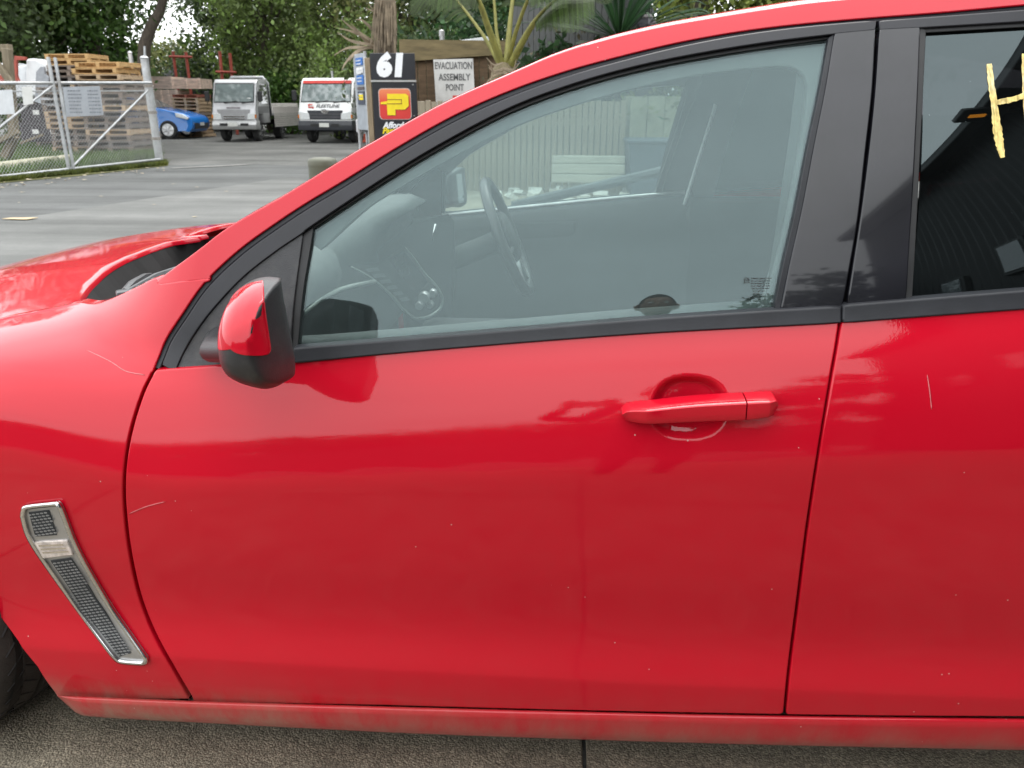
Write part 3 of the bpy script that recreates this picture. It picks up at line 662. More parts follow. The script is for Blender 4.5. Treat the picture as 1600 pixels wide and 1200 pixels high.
# ---- side vent with mesh and repeater lamp
vo = np.vstack([spl([(36.5,806),(38,797),(44,791.5),(88,786.5)], 4), spl([(88,786.5),(95,793),(121,858),(165,936),(205,995),(228,1028)], 4)[1:], spl([(228,1028),(228,1033),(223,1035.5),(191,1033),(183,1029),(176,1022)], 3)[1:], spl([(176,1022),(128,958),(73,881),(46,838),(36.5,806)], 5)[1:-1]])
m1 = [(45,801),(76,797.5),(88,836),(55,838.5)]
m2 = np.array([(79,876.5),(110,872),(150,936),(180,984),(204,1021),(187,1026),(130,957)], float)
lampq = [(55,848.5),(103,846),(112,866.5),(67,872)]
sv = panel('side_vent', H(vo, -.003), SATIN, None, off=-.003, depth=.012, roll=.004); cpart(sv)
def frame_rim(out, inner_sh, name, m, w=.004):
    c = np.vstack([out, out[:1]]); q = H(c, -.004); P3 = [Vector((a, float(S(a, b))-.005, b)) for a, b in q]
    mb = MB(); mb.tube(P3, w, 6, cap=False); mb.build(name, m, sv, smooth=True)
frame_rim(vo, 0, 'vent_rim', CHROME, .0048)
MESHM = mat('vent_mesh_plastic', (.27, .275, .28), .35, var=.3, scale=60)
for pl in (m1, m2):
    panel('vent_shade_plate', H(pl, -.0045), mat('vent_shadow_grey', (.03, .032, .034), .7), sv, off=-.0045, depth=.001, roll=.0005)  # flat plate under the mesh, recess shade put into its colour
def inside(p, pl):
    r_ = False; n = len(pl)
    for i in range(n):
        (xa, ya), (xb, yb) = pl[i], pl[(i+1) % n]
        if (ya > p[1]) != (yb > p[1]) and p[0] < (xb-xa)*(p[1]-ya)/(yb-ya)+xa: r_ = not r_
    return r_
for pl in (m1, m2):
    mb = MB(); pl = [tuple(p) for p in pl]
    ux, vx = np.array((6.2, -.9)), np.array((2.6, 4.4))
    for i in range(-20, 60):
        for j in range(-5, 70):
            c = np.array((40., 796.))+ux*(i-.43*j+(.5 if j % 2 else 0))+vx*j
            if inside(c, pl):
                a = [H3(tuple(c+d), -.0055-o) for d, o in (((-2.9,-.2),0), ((-.6,-1.2),.0018), ((2.3,-.9),.0018), ((3.2,.6),0), ((.9,1.4),0), ((-1.9,1.2),0))]
                mb.add(a, [tuple(range(6))])
    mb.build('vent_mesh', MESHM, sv)
panel('side_repeater', H(lampq, -.007), mat('repeater_lens', (.55, .48, .44), .12, var=.35, scale=90, coat=1, spec=.8), sv, off=-.007, depth=.01, roll=.002, dx=.01, dz=.01)
mb = MB()
for k in range(3):
    y = 851+k*5.4; mb.add([H3((60+k*3, y+1), -.0092), H3((98+k*4, y-1), -.0092), H3((99+k*4, y+1.4), -.0092), H3((61+k*3, y+3.2), -.0092)], [(0, 1, 2, 3)])
mb.build('repeater_reflector', mat('repeater_silver', (.75, .72, .68), .15, metal=1, var=.2, scale=80), sv)
# ---- door mirror: outline lofted from the rounded outer end to the foot
mo = np.array(spl([(436,437.5),(409,436),(382,442.5),(360,459),(348,483),(343.5,510),(344,535),(348,556),(360,577),(378,589),(400,598),(434,605.5),(452,599),(461,591),(460,566),(455,540),(448,505),(441,470),(436,437.5)], 5))[:-1]
mo = np.stack([461-(461-mo[:, 0])*.90, 437+(mo[:, 1]-437)*.955], 1)
MY = -.075; M3 = np.array([at_y(p[0], p[1], MY)[:] for p in mo]); cen = M3.mean(0)+np.array([.016, 0, -.004])
def m_dy(s_): return -.100+.110*(1-np.sqrt(np.clip(1-np.clip(s_, 0, 1)**2.5, 0, 1)))
_ma = np.unwrap(np.arctan2(M3[:, 2]-cen[2], M3[:, 0]-cen[0])); _mr = np.hypot(M3[:, 0]-cen[0], M3[:, 2]-cen[2]); _o = np.argsort(np.mod(_ma, 2*np.pi))
_mas, _mrs = np.mod(_ma, 2*np.pi)[_o], _mr[_o]
def Fmir(x, z):
    a = np.mod(np.arctan2(z-cen[2], x-cen[0]), 2*np.pi); r_ = np.interp(a, _mas, _mrs, period=2*np.pi)
    s_ = np.hypot(x-cen[0], z-cen[2])/r_
    return MY+m_dy(s_)+np.where(s_ > 1, .15, 0)
def Hf(px, f):
    px = np.array(px, float); d = ray(px[:, 0], px[:, 1]); ts = np.arange(.9, 1.6, .002)
    P = CAM[None, None, :]+d[:, None, :]*ts[None, :, None]; g = P[..., 1]-f(P[..., 0], P[..., 2]); i = np.argmax(g > 0, axis=1)
    lo = ts[np.maximum(i-1, 0)]; hi = ts[i]
    for _ in range(14):
        m = .5*(lo+hi); Q = CAM+d*m[:, None]; k = Q[:, 1]-f(Q[:, 0], Q[:, 2]) > 0; hi = np.where(k, m, hi); lo = np.where(k, lo, m)
    return (CAM+d*hi[:, None])[:, [0, 2]]
secs = [(math.sin(t), float(m_dy(math.sin(t)))) for t in np.linspace(.06, math.pi/2, 18)]+[(.96, .03), (.88, .06), (.74, .095)]
nr = len(M3); vs = []; fs = []
for s_, dy in secs:
    for p in M3: q_ = cen+(p-cen)*s_; vs.append((q_[0]-.34*max(0, dy), MY+dy, q_[2]))
for i in range(len(secs)-1):
    for j in range(nr): fs.append((i*nr+j, i*nr+(j+1) % nr, (i+1)*nr+(j+1) % nr, (i+1)*nr+j))
fs.append(tuple(range(nr))[::-1]); fs.append(tuple((len(secs)-1)*nr+j for j in range(nr)))
mb = MB(); mb.v = vs; mb.f = fs
mirror = mb.build('door_mirror', mat('mirror_black_plastic', (.019, .019, .021), .4, var=.2, scale=25, bump=.12, bscale=380, dirt=((.10, .095, .085), .3)), None, smooth=True); cpart(mirror)
_c0 = cen[[0, 2]]; Mx = M3[:, [0, 2]]; Mpx = mo
ids = [i for i in range(nr) if Mpx[i, 0] < 416 and Mpx[i, 1] < 530]
rim_ = _c0+(Mx[ids]-_c0)*.985
capo = spl([(361,544),(369,549.5),(381,553),(400,554.5),(412,554),(418.5,552),(421,546),(420,535),(416,510),(412,480),(410.5,455),(410,441)], 4)
panel('mirror_cap', np.vstack([rim_, Hf(capo, Fmir)]), RED, mirror, off=-.0022, f=Fmir, depth=.004, roll=.0015, dx=.005, dz=.005)
mb = MB(); rows = []
zlo, zhi = M3[:, 2].min()+.022, M3[:, 2].max()-.022
for z in np.linspace(zlo, zhi, 9):
    side = M3[M3[:, 0] > cen[0]]; o_ = np.argsort(side[:, 2]); xr_ = float(np.interp(z, side[o_, 2], side[o_, 0]))
    rows.append([Vector((cen[0]+(xr_-cen[0])*(.965 if y < .03 else .93 if y < .05 else .88)+.0005-.34*y, MY+y, z)) for y in (.02, .04, .06)])
mb.grid(rows); mb.build('mirror_glass', mat('mirror_silver', (.8, .82, .85), .02, metal=1, var=.02), mirror, smooth=True)
mb = MB(); f0 = H3((338, 533), 0)
mb.tube([Vector((cen[0]-.02, MY+.06, cen[2]-.035)), Vector((f0.x+.02, f0.y-.045, f0.z+.0)), Vector((f0.x+.01, f0.y+.02, f0.z-.004))], [.030, .028, .038], 14, flat=.75)
mb.build('mirror_arm', MATS['mirror_black_plastic'], mirror, smooth=True, angle=50)
# ---- wheel
wh = empty('front_wheel'); wh.location = (xw, .24, .335); cpart(wh)
def wheel(parent, Rr=.335, wd=.235, rim=.245, n=48, big=True):
    h = wd/2
    prof = [(rim, -h+.012), (rim+.02, -h-.002), (rim+.05, -h-.008), (Rr-.030, -h-.002), (Rr-.010, -h+.016), (Rr-.001, -h+.040), (Rr, -h+.06), (Rr-.008, -h+.062), (Rr-.008, -h+.072), (Rr, -h+.074), (Rr+.001, -.008), (Rr-.008, -.006), (Rr-.008, .006), (Rr+.001, .008), (Rr, h-.074), (Rr-.008, h-.072), (Rr-.008, h-.062), (Rr, h-.06), (Rr-.001, h-.04), (Rr-.010, h-.016), (Rr-.03, h+.002), (rim+.02, h+.002), (rim, h-.012)]
    mb = MB(); mb.lathe(prof, (0, 0, 0), n, 'Y'); t = mb.build('tyre', TYRE, parent, smooth=True, angle=30)
    mb = MB(); mb.lathe([(rim, -h+.02), (rim-.012, -h+.012), (rim-.02, -h+.03), (rim-.02, h-.03), (rim, h-.02)], (0, 0, 0), n, 'Y')
    for k in range(5):
        a = 2*math.pi*k/5
        for d in (-.11, .11):
            mb.tube([(.05*math.cos(a+d), -h+.035, .05*math.sin(a+d)), (.14*math.cos(a+d*.9), -h+.025, .14*math.sin(a+d*.9)), ((rim-.012)*math.cos(a+d*1.3), -h+.02, (rim-.012)*math.sin(a+d*1.3))], [.03, .018, .02], 8)
    mb.lathe([(.06, -h+.05), (.065, -h+.02), (.04, -h+.01), (.03, -h+.012), (.02, -h+.012)], (0, 0, 0), 20, 'Y')
    mb.build('rim', SATIN, parent, smooth=True, angle=40)
    if big:                                    # tread sipes: raised bars, groove shade put into their dark colour
        mb = MB()
        for k in range(44):
            a = 2*math.pi*k/44
            for sgn in (-1, 1):
                for (ya, yb, da) in ((.075, .045, .10), (.042, .012, .08)):
                    pts = []
                    for t in np.linspace(0, 1, 4):
                        y = sgn*(ya+(yb-ya)*t); aa = a+da*t*(1 if ya > .05 else -1); pts.append(((Rr-.0005)*math.cos(aa), y, (Rr-.0005)*math.sin(aa)))
                    mb.tube(pts, .0022, 4)
        tag(mb.build('tread_sipe', VOID, parent), kind='stuff')
wheel(wh); wh.rotation_euler = (0, 0, R(-22))
rwh = empty('rear_wheel'); rwh.location = (xq, .175, .335); cpart(rwh); wheel(rwh, big=False)
tt = np.linspace(-.15, math.pi+.2, 24); LIN = mat('felt_arch_liner', (.018, .017, .016), .9, var=.4, scale=30)
for (xc, r0, yo) in ((xa, ra+.012, .06), (xq, .39, .09)):
    prf = [(r0, yo), (r0, .5), (.02, .5)]
    mb = MB(); mb.grid([[Vector((xc+r_*math.cos(t), y, zw+r_*math.sin(t))) for r_, y in prf] for t in np.linspace(-.55, math.pi+.55, 30)]); al = mb.build('arch_liner', LIN, None); cpart(al)
# ---- underbody, far side, ends
UND = mat('dark_underbody', (.03, .028, .026), .85, var=.4)
mb = MB(); mb.box((.62, .95, .235), (2.5, 1.66, .03)); mb.box((-1.2, .95, .30), (1.2, .9, .03)); mb.box((2.3, .95, .30), (.9, .9, .03))
ub = mb.build('underbody', UND, None); cpart(ub)
def mirror_mesh(me):
    bm = bmesh.new(); bm.from_mesh(me)
    for v in bm.verts: v.co.y = -v.co.y
    bmesh.ops.reverse_faces(bm, faces=bm.faces[:]); m2 = bpy.data.meshes.new(me.name); bm.to_mesh(m2); bm.free()
    for mm in me.materials: m2.materials.append(mm)
    if me.name in PN:
        if 'custom_normal' in m2.attributes: m2.attributes.remove(m2.attributes['custom_normal'])
        q = PN[me.name].copy(); q[:, 1] *= -1; m2.normals_split_custom_set_from_vertices(q.tolist())
    return m2
def mirrored(o, parent=None, skip=()):
    """the far side of the car: the same part, mirrored about the car's middle"""
    if o.name.split('.')[0] in skip: return
    c = bpy.data.objects.new(o.name, mirror_mesh(o.data) if o.data else None); COL.objects.link(c)
    if 'kind' in o: c['kind'] = o['kind']
    c.parent = parent or car; l = Vector(o.location)
    c.location = (l.x, -l.y, l.z); c.rotation_euler = (0, 0, -o.rotation_euler.z)
    for ch in list(o.children): mirrored(ch, c, skip)
    return c
for o in (front_door, wing, rear_door, quarter, rail, sill, mirror): mirrored(o, skip=('glass_marking', 'paint_stroke'))
fw = mirrored(wh); fw.rotation_euler = wh.rotation_euler; mirrored(rwh)
# nose, bumpers, boot
def end_cap(name, x0, x1, z0, z1, m, sgn):
    mb = MB(); rows = []
    for t in np.linspace(0, 1, 9):
        z = z0+(z1-z0)*t; bul = 1-(2*t-1)**4*.25; row = []
        for u in np.linspace(-1, 1, 25):
            row.append(Vector((x0+(x1-x0)*bul*(1-abs(u)**3.2), .95+u*.90, z)))
        rows.append(row)
    mb.grid(rows); o = mb.build(name, m, None, smooth=True); cpart(o); return o
end_cap('front_bumper', XF-.02, XF-.34, .22, .56, RED, -1); end_cap('rear_bumper', 2.74, 2.98, .24, .78, RED, 1)
nose = MB(); nose.grid([[Vector((XF-.10-.14*(1-abs(u)**3.2), .95+u*.72, .55+.0*t)) if t else Vector((XF-.11, .95+u*.72, float(bon_z(XF-.12, .95+u*.72)))) for u in np.linspace(-1, 1, 21)] for t in (0, 1)])
o = nose.build('nose_panel', RED, None, smooth=True); cpart(o)
for s_ in (-1, 1):
    mb = MB(); mb.bbox((XF-.04, .95+s_*.72, .50), (.22, .30, .11), .04, s_*.35); o = mb.build('headlamp', mat('headlamp_lens', (.6, .62, .64), .08, var=.3, scale=20, coat=1), None, smooth=True, angle=40); cpart(o)
mb = MB(); mb.grid([[Vector((x, .95+u*.80*(1-.08*(x-1.9)), z)) for u in np.linspace(-1, 1, 15)] for x, z in ((1.98, 1.09), (2.1, 1.085), (2.5, 1.07), (2.74, 1.04), (2.80, .9), (2.78, .75))])
o = mb.build('boot_lid', RED, None, smooth=True); cpart(o)
le = rr[-1]
mb = MB(); mb.grid([[Vector((a.x+(2.0-a.x)*t, .95+(a.y-.95)*(1+.06*t), a.z+(1.09-a.z)*t)) for a in le] for t in np.linspace(0, 1, 6)])
o = mb.build('rear_window', GLASS_R, None, smooth=True); cpart(o)
rb2 = H([(1760, 446)])[0]
for s_ in (0, 1):
    def yy(y): return y if not s_ else 1.9-y
    a = le[0]; y0 = a.y; mb = MB()
    mb.grid([[Vector((x, yy(y), z)) for x, y, z in r_] for r_ in (((1.22, .12, rb2[1]), (1.22, y0-.0, a.z+.0)), ((1.55, .14, rb2[1]+.02), (a.x, y0+.0, a.z+.001)), ((2.0, .17, 1.08), (2.0, .24, 1.09)))])
    o = mb.build('rear_pillar', RED, None, smooth=True); cpart(o)
# ---- interior
GRY = mat('grey_dash_plastic', (.050, .060, .057), .6, var=.2, scale=30, bump=.15, bscale=300)
DRK = mat('dark_interior', (.018, .020, .020), .75, var=.3, scale=20)
LTR = mat('pale_pillar_trim', (.12, .13, .128), .8, var=.1, scale=20)
FAB = mat('dark_seat_cloth', (.022, .023, .025), .9, var=.3, scale=60, bump=.3, bscale=500)
def ipart(mb, name, m, sub=None, **kw):
    o = mb.build(name, m, None, **kw)
    if sub is None: cpart(o)
    else: o.parent = sub
    return o
mb = MB(); mb.box((.50, .95, .30), (2.24, 1.60, .02)); mb.box((-.62, .95, .60), (.03, 1.3, .50)); mb.box((1.62, .95, .62), (.03, 1.5, .66))
ipart(mb, 'cabin_floor', DRK)
# door cards: a padded top just inside the glass, darker panel under it
def door_card(near):
    f_ = (lambda y: y) if near else (lambda y: 1.9-y)
    rows = []
    for px in np.linspace(440, 1330, 18):
        yb = np.interp(px, belt_hi[:, 0], belt_hi[:, 1]); q_ = H3((px, yb), .03); x, y, z = q_
        rows.append([Vector((x, f_(y+dy), z+dz)) for dy, dz in ((.012, -.03), (.014, -.004), (.020, .004), (.040, .010), (.065, .006), (.078, -.012), (.070, -.06), (.085, -.2), (.085, -.55))])
    mb = MB(); mb.grid(rows); dc = ipart(mb, 'door_card', GRY if near else mat('black_door_card', (.03, .033, .033), .6, var=.2), smooth=True)
    return dc
door_card(True); dcf = door_card(False)
mb = MB(); rows = []
for px in np.linspace(470, 1300, 12):
    yb = np.interp(px, belt_hi[:, 0], belt_hi[:, 1]); x, y, z = H3((px, yb), .03); rows.append(Vector((x, 1.9-(y+.06), z+.012)))
mb.tube(rows, .007, 8); o = mb.build('trim_strip', MATS['satin_silver'], dcf, smooth=True)
mb = MB(); p = at_y(1023, 322, 1.74); mb.tube([p+Vector((0, 0, -.02)), p+Vector((0, 0, .022))], .006, 8); mb.build('lock_pin', DRK, dcf)
# pale inner trim of the window opening (both sides)
inn_t = spl([(500,388),(560,333),(600,305),(700,247),(800,197),(900,161),(1000,133.5),(1100,113),(1180,103.5),(1228,101),(1247,106),(1259,117),(1265,135)], 5); inn_r = spl([(1265,135),(1262,175),(1252,245),(1237,325),(1220,400),(1198,482)], 5)
out_t = spl([(478,372),(487,357),(600,283),(700,224),(800,173),(900,136),(1000,108.5),(1100,88.5),(1200,72.5),(1298,58)], 5); out_r = spl([(1298,58),(1284,140),(1268,225),(1248,330),(1230,410),(1214,488)], 5)
poly = np.vstack([H(out_t, .034), H(out_r[1:], .034), H(inn_r[::-1], .034), H(inn_t[::-1][1:], .034)])
pt = panel('pillar_trim', poly, LTR, None, off=.034, depth=.03, roll=.004, dx=.04, dz=.03); cpart(pt)
mirrored(pt)
# B pillars inside
for s_ in (0, 1):
    mb = MB(); f_ = (lambda y: y) if not s_ else (lambda y: 1.9-y)
    a = [H3(p, .045) for p in ((1250,70),(1235,200),(1216,330),(1190,500))]; b = [H3(p, .05) for p in ((1440,60),(1430,200),(1420,330),(1400,500))]
    mb.grid([[Vector((p.x, f_(p.y), p.z)) for p in a], [Vector((p.x, f_(p.y+.03), p.z)) for p in b]])
    ipart(mb, 'centre_pillar', mat('grey_pillar_inside', (.07, .075, .075), .8), smooth=True)
for y_ in (.165, 1.735):
    mb = MB(); mb.bbox((1.05, y_, .63), (1.24, .05, .70), .02); ipart(mb, 'rear_door_card', DRK)
for y_ in (.15, 1.75):
    mb = MB(); mb.bbox((-.27, y_+(.02 if y_ < 1 else -.02), .60), (.66, .04, .60), .02); ipart(mb, 'kick_panel', DRK)
mb = MB(); mb.bbox((-.63, .95, .58), (.03, 1.54, .54), .01); ipart(mb, 'firewall', DRK)
# dashboard: crowned top, face, instrument hood
def Y(px, py, y): return at_y(px, py, y)
sect = [(-.80, .90), (-.72, .945), (-.62, .978), (-.54, .985), (-.495, .965), (-.485, .93), (-.505, .87), (-.52, .76), (-.55, .55)]
mb = MB(); rows = []
for y in np.linspace(.17, 1.73, 40):
    c = math.exp(-((y-.95)/.20)**2); hood = math.exp(-(abs(y-1.36)/.23)**4); rows.append([Vector((x+(.10*hood*float(sst(.915, .955, z))-.05*float(sst(.55, .72, y)))*sst(-.7, -.5, x), y, z+(.025*hood)*sst(.85, .93, z))) for x, z in sect])
mb.grid(rows); dash = ipart(mb, 'dashboard', GRY, smooth=True)
# centre stack: facia ring, screen, vents, dials
def yc(px): return np.interp(px, [549, 600, 692], [.70, .80, 1.02])
fas_o = [(549,417),(570,413.5),(592,413),(612,402),(633,386),(647,403),(661,424),(672,436),(683,449),(690,462),(691.5,473),(688,483),(681,489),(672,493.5),(658,497),(645,498),(628,481),(611,461),(597,449),(584,438),(566,426)]
def fas_y(px, py): return .72+(px-549)*.00215+(py-400)*.0004-.04
ring = [Y(px, py, fas_y(px, py)) for px, py in spl([(549,417),(566,426),(584,438),(611,461),(628,481),(645,496),(658,497),(672,493.5),(686,484),(691.5,473),(690,462),(683,449),(672,436),(661,424),(647,403),(634,387)], 4)]
fp = [Y(px, py, fas_y(px, py))+Vector((-.012, .012, 0)) for px, py in fas_o]
mb = MB(); mb.add(fp, [tuple(range(len(fp)))]); ipart(mb, 'facia_panel', mat('dark_facia', (.035, .042, .042), .35), dash)
mb = MB(); mb.tube(ring, list(np.interp(np.linspace(0, 1, len(ring)), [0, .15, .5, .75, 1], [.0015, .004, .0045, .004, .0008])), 8); ipart(mb, 'facia_ring', mat('satin_facia_trim', (.30, .33, .31), .35, metal=.4, var=.1), dash, smooth=True)
def fquad(mb, pts, d=0.0): 
    mb.add([Y(px, py, fas_y(px, py)-d) for px, py in pts], [tuple(range(len(pts)))])
mb = MB(); fquad(mb, [(606,405),(631,392),(659,428),(668,441),(650,460)], .006); ipart(mb, 'screen', mat('dark_screen', (.02, .025, .028), .12), dash)
for k in range(6):
    x, y = 571+k*10.5, 420+k*9.2
    mb = MB(); fquad(mb, [(x,y),(x+19-k*1.2,y-2.5),(x+23-k*1.2,y+3.2),(x+4,y+5.2)], .008); ipart(mb, 'vent_louvre', mat('vent_louvre_grey', (.16, .18, .175), .5), dash)
for (x, y, r_) in ((662,465,.017), (676,458,.012), (655,477,.012), (672,476,.010)):
    c = Y(x, y, fas_y(x, y)-.012); mb = MB(); mb.lathe([(r_, .012), (r_, -.006), (r_*.8, -.010), (r_*.3, -.010)], c, 14, 'Y'); ipart(mb, 'dial', SATIN, dash, smooth=True, angle=40)
mb = MB(); mb.tube([Y(*p) for p in ((474,490,.30),(500,468,.42),(530,453,.54),(552,447,.62),(585,440,.74))], [.006]*5, 6); ipart(mb, 'dash_trim', MATS['satin_facia_trim'], dash, smooth=True)
mb = MB(); mb.tube([Y(681,350,1.18), Y(677,366,1.18), Y(674,380,1.18)], .004, 6); ipart(mb, 'instrument_glint', CHROME, dash, smooth=True)  # bright bar standing in for a reflection on the instruments
mb = MB(); mb.add([Y(px, py, y_) for px, py, y_ in ((590,392,1.06),(640,352,1.16),(700,334,1.26),(709,345,1.28),(712,430,1.28),(704,500,1.22),(640,500,1.12),(600,440,1.08))], [tuple(range(8))]); ipart(mb, 'instrument_panel', mat('dark_instruments', (.014, .016, .017), .5), dash)
# centre console
mb = MB(); mb.bbox((.05, .95, .50), (.9, .24, .42), .04); ipart(mb, 'console', DRK, smooth=True, angle=40)
# steering wheel
sw_c = Y(793, 371, 1.37); sw = empty('steering_wheel'); sw.location = sw_c; cpart(sw)
tilt = R(22); ax = Vector((math.cos(tilt), 0, math.sin(tilt))); u_ = Vector((0, 1, 0)); v_ = ax.cross(u_).normalized()
mb = MB(); mb.tube([u_*.183*math.cos(t)+v_*.183*math.sin(t) for t in np.linspace(0, 2*math.pi, 49)], .0165, 10, cap=False); mb.build('wheel_rim', mat('black_leather', (.03, .032, .033), .4, var=.2, scale=60, bump=.1, bscale=300), sw, smooth=True)
mb = MB(); mb.lathe([(.02, .0), (.075, -.005), (.085, -.02), (.07, -.05), (.03, -.06)], (0, 0, 0), 20, 'X')
q_ = Vector((1, 0, 0)).rotation_difference(ax).to_matrix(); mb.v = [tuple(-(q_ @ Vector(v))*1.0) if False else tuple(q_ @ Vector((-v[0]*.4, v[1], v[2]))) for v in mb.v]
mb.build('hub', DRK, sw, smooth=True)
for a in (-.3, math.pi+.3, -1.2, math.pi+1.2):
    d = u_*math.cos(a)+v_*math.sin(a); mb = MB(); mb.tube([d*.06, d*.12-ax*.004, d*.175], [.020, .014, .012], 8, flat=.5); mb.build('spoke', SATIN if abs(math.sin(a)) > .8 else DRK, sw, smooth=True)
mb = MB(); mb.tube([-ax*.02, -ax*.25], .035, 10); mb.build('column', DRK, sw, smooth=True)
# seats and belts
def seat(y):
    s_ = empty('front_seat'); s_.location = (.62, y, .30); cpart(s_)
    mb = MB(); mb.bbox((-.18, 0, .16), (.52, .50, .16), .06); mb.build('cushion', FAB, s_, smooth=True, angle=50)
    mb = MB(); mb.bbox((.20, 0, .46), (.14, .50, .62), .06, Matrix.Rotation(R(20), 3, 'Y')); mb.build('backrest', FAB, s_, smooth=True, angle=50)
    mb = MB(); mb.bbox((.36, 0, .86), (.10, .28, .18), .045, Matrix.Rotation(R(14), 3, 'Y')); mb.build('headrest', FAB, s_, smooth=True, angle=50)
seat(.55); seat(1.35)
mb = MB(); mb.bbox((1.42, .95, .55), (.18, 1.4, .7), .06, Matrix.Rotation(R(16), 3, 'Y')); ipart(mb, 'rear_seat', FAB, smooth=True, angle=50)
mb = MB()
pts = spl([tuple(Y(1118,163,1.60)), tuple(Y(1110,190,1.62)), tuple(Y(1094,240,1.66)), tuple(Y(1080,285,1.69)), tuple(Y(1069,320,1.70))], 6); mb.tube([Vector(p) for p in pts], .006, 6); ipart(mb, 'pillar_bead', mat('pale_bead', (.5, .52, .52), .3), smooth=True)
# ================================================================== GROUND
def ground_mat(name, cols, scale, speck, bump=.4, streak=None, rough=.88, fine=160, pebble=0):
    m = bpy.data.materials.new(name); m.use_nodes = True; nt = m.node_tree; L = nt.links; b = nt.nodes['Principled BSDF']
    geo = nd(nt, 'ShaderNodeNewGeometry'); vec = geo.outputs['Position']
    n1 = nd(nt, 'ShaderNodeTexNoise', i_Scale=scale, i_Detail=9, i_Roughness=.68); L.new(vec, n1.inputs['Vector'])
    r1 = ramp(nt, n1.outputs[0], [(.30, cols[0]), (.5, cols[1]), (.72, cols[2])])
    n2 = nd(nt, 'ShaderNodeTexNoise', i_Scale=fine, i_Detail=4, i_Roughness=.8); L.new(vec, n2.inputs['Vector'])
    r2 = ramp(nt, n2.outputs[0], [(.32, g3(1-speck)), (.5, g3(1)), (.70, g3(1+speck))])
    mu = nd(nt, 'ShaderNodeMixRGB', blend_type='MULTIPLY'); mu.inputs[0].default_value = 1; L.new(r1.outputs[0], mu.inputs[1]); L.new(r2.outputs[0], mu.inputs[2]); src = mu.outputs[0]
    if streak:
        mp = nd(nt, 'ShaderNodeMapping'); mp.inputs['Rotation'].default_value = (0, 0, streak[0]); mp.inputs['Scale'].default_value = (.12, 1.6, 1); L.new(vec, mp.inputs[0])
        n3 = nd(nt, 'ShaderNodeTexNoise', i_Scale=streak[1], i_Detail=7, i_Roughness=.65); L.new(mp.outputs[0], n3.inputs['Vector'])
        r3 = ramp(nt, n3.outputs[0], [(.33, g3(.66)), (.5, g3(1.0)), (.68, g3(1.30))])
        m3 = nd(nt, 'ShaderNodeMixRGB', blend_type='MULTIPLY'); m3.inputs[0].default_value = 1; L.new(src, m3.inputs[1]); L.new(r3.outputs[0], m3.inputs[2]); src = m3.outputs[0]
    hsrc = n2.outputs[0]
    if pebble:
        vo = nd(nt, 'ShaderNodeTexVoronoi', i_Scale=pebble); L.new(vec, vo.inputs['Vector']); sc_ = nd(nt, 'ShaderNodeSeparateColor'); L.new(vo.outputs['Color'], sc_.inputs[0])
        r5 = ramp(nt, sc_.outputs[0], [(0, (.62, .60, .57)), (.45, (.92, .90, .87)), (.85, (1.1, 1.08, 1.03)), (1, (1.35, 1.32, 1.26))])
        m5 = nd(nt, 'ShaderNodeMixRGB', blend_type='MULTIPLY'); m5.inputs[0].default_value = 1; L.new(src, m5.inputs[1]); L.new(r5.outputs[0], m5.inputs[2])
        r6 = ramp(nt, vo.outputs['Distance'], [(.3, g3(1)), (.7, g3(.6))]); m6 = nd(nt, 'ShaderNodeMixRGB', blend_type='MULTIPLY'); m6.inputs[0].default_value = .8; L.new(m5.outputs[0], m6.inputs[1]); L.new(r6.outputs[0], m6.inputs[2]); src = m6.outputs[0]; hsrc = r6.outputs[0]
    L.new(src, b.inputs['Base Color']); b.inputs['Roughness'].default_value = rough; b.inputs['Specular IOR Level'].default_value = .3
    bp = nd(nt, 'ShaderNodeBump', i_Strength=bump, i_Distance=.012); L.new(hsrc, bp.inputs['Height']); L.new(bp.outputs[0], b.inputs['Normal'])
    MATS[name] = m; return m
def sheet(name, poly, z, m, kind='structure'):
    mb = MB(); mb.add([(p[0], p[1], z) for p in poly], [tuple(range(len(poly)))]); o = mb.build(name, m); return tag(o, kind=kind)
GRAVEL = ground_mat('yard_gravel', ((.060,.060,.056), (.090,.090,.085), (.125,.122,.115)), .6, .5, fine=40, streak=(.2, .5))
ROAD = ground_mat('worn_asphalt', ((.066,.067,.066), (.084,.086,.084), (.108,.110,.107)), .5, .35, fine=90, streak=(.18, .8))
PAVE = ground_mat('exposed_aggregate', ((.19,.166,.128), (.255,.224,.174), (.33,.292,.228)), 6, .35, bump=.5, fine=150, pebble=230)
OLDCON = ground_mat('pale_concrete', ((.092,.093,.089), (.112,.113,.108), (.138,.138,.132)), .8, .25, fine=70, streak=(.16, .6))
sheet('ground', [(-90,-60),(90,-60),(90,110),(-90,110)], -.006, GRAVEL)
e0, e1, e2 = gnd(-420, 322), gnd(262, 258), gnd(400, 256)
sheet('road', [(-40, 1.2), (30, 1.2), (30, 10.5), (6, 12.0), (e2.x, e2.y), (e1.x, e1.y), (e0.x, e0.y), (-40, e0.y-6)], -.002, ROAD)
c0, c1, c2, c3 = gnd(-350, 400), gnd(480, 262), gnd(480, 330), gnd(-350, 520)
sheet('driveway', [(c3.x-6, 1.9), (1.0, 1.9), (c2.x+1.5, c2.y), (c1.x+.4, c1.y-2.2), (c0.x, c0.y)], .002, OLDCON)
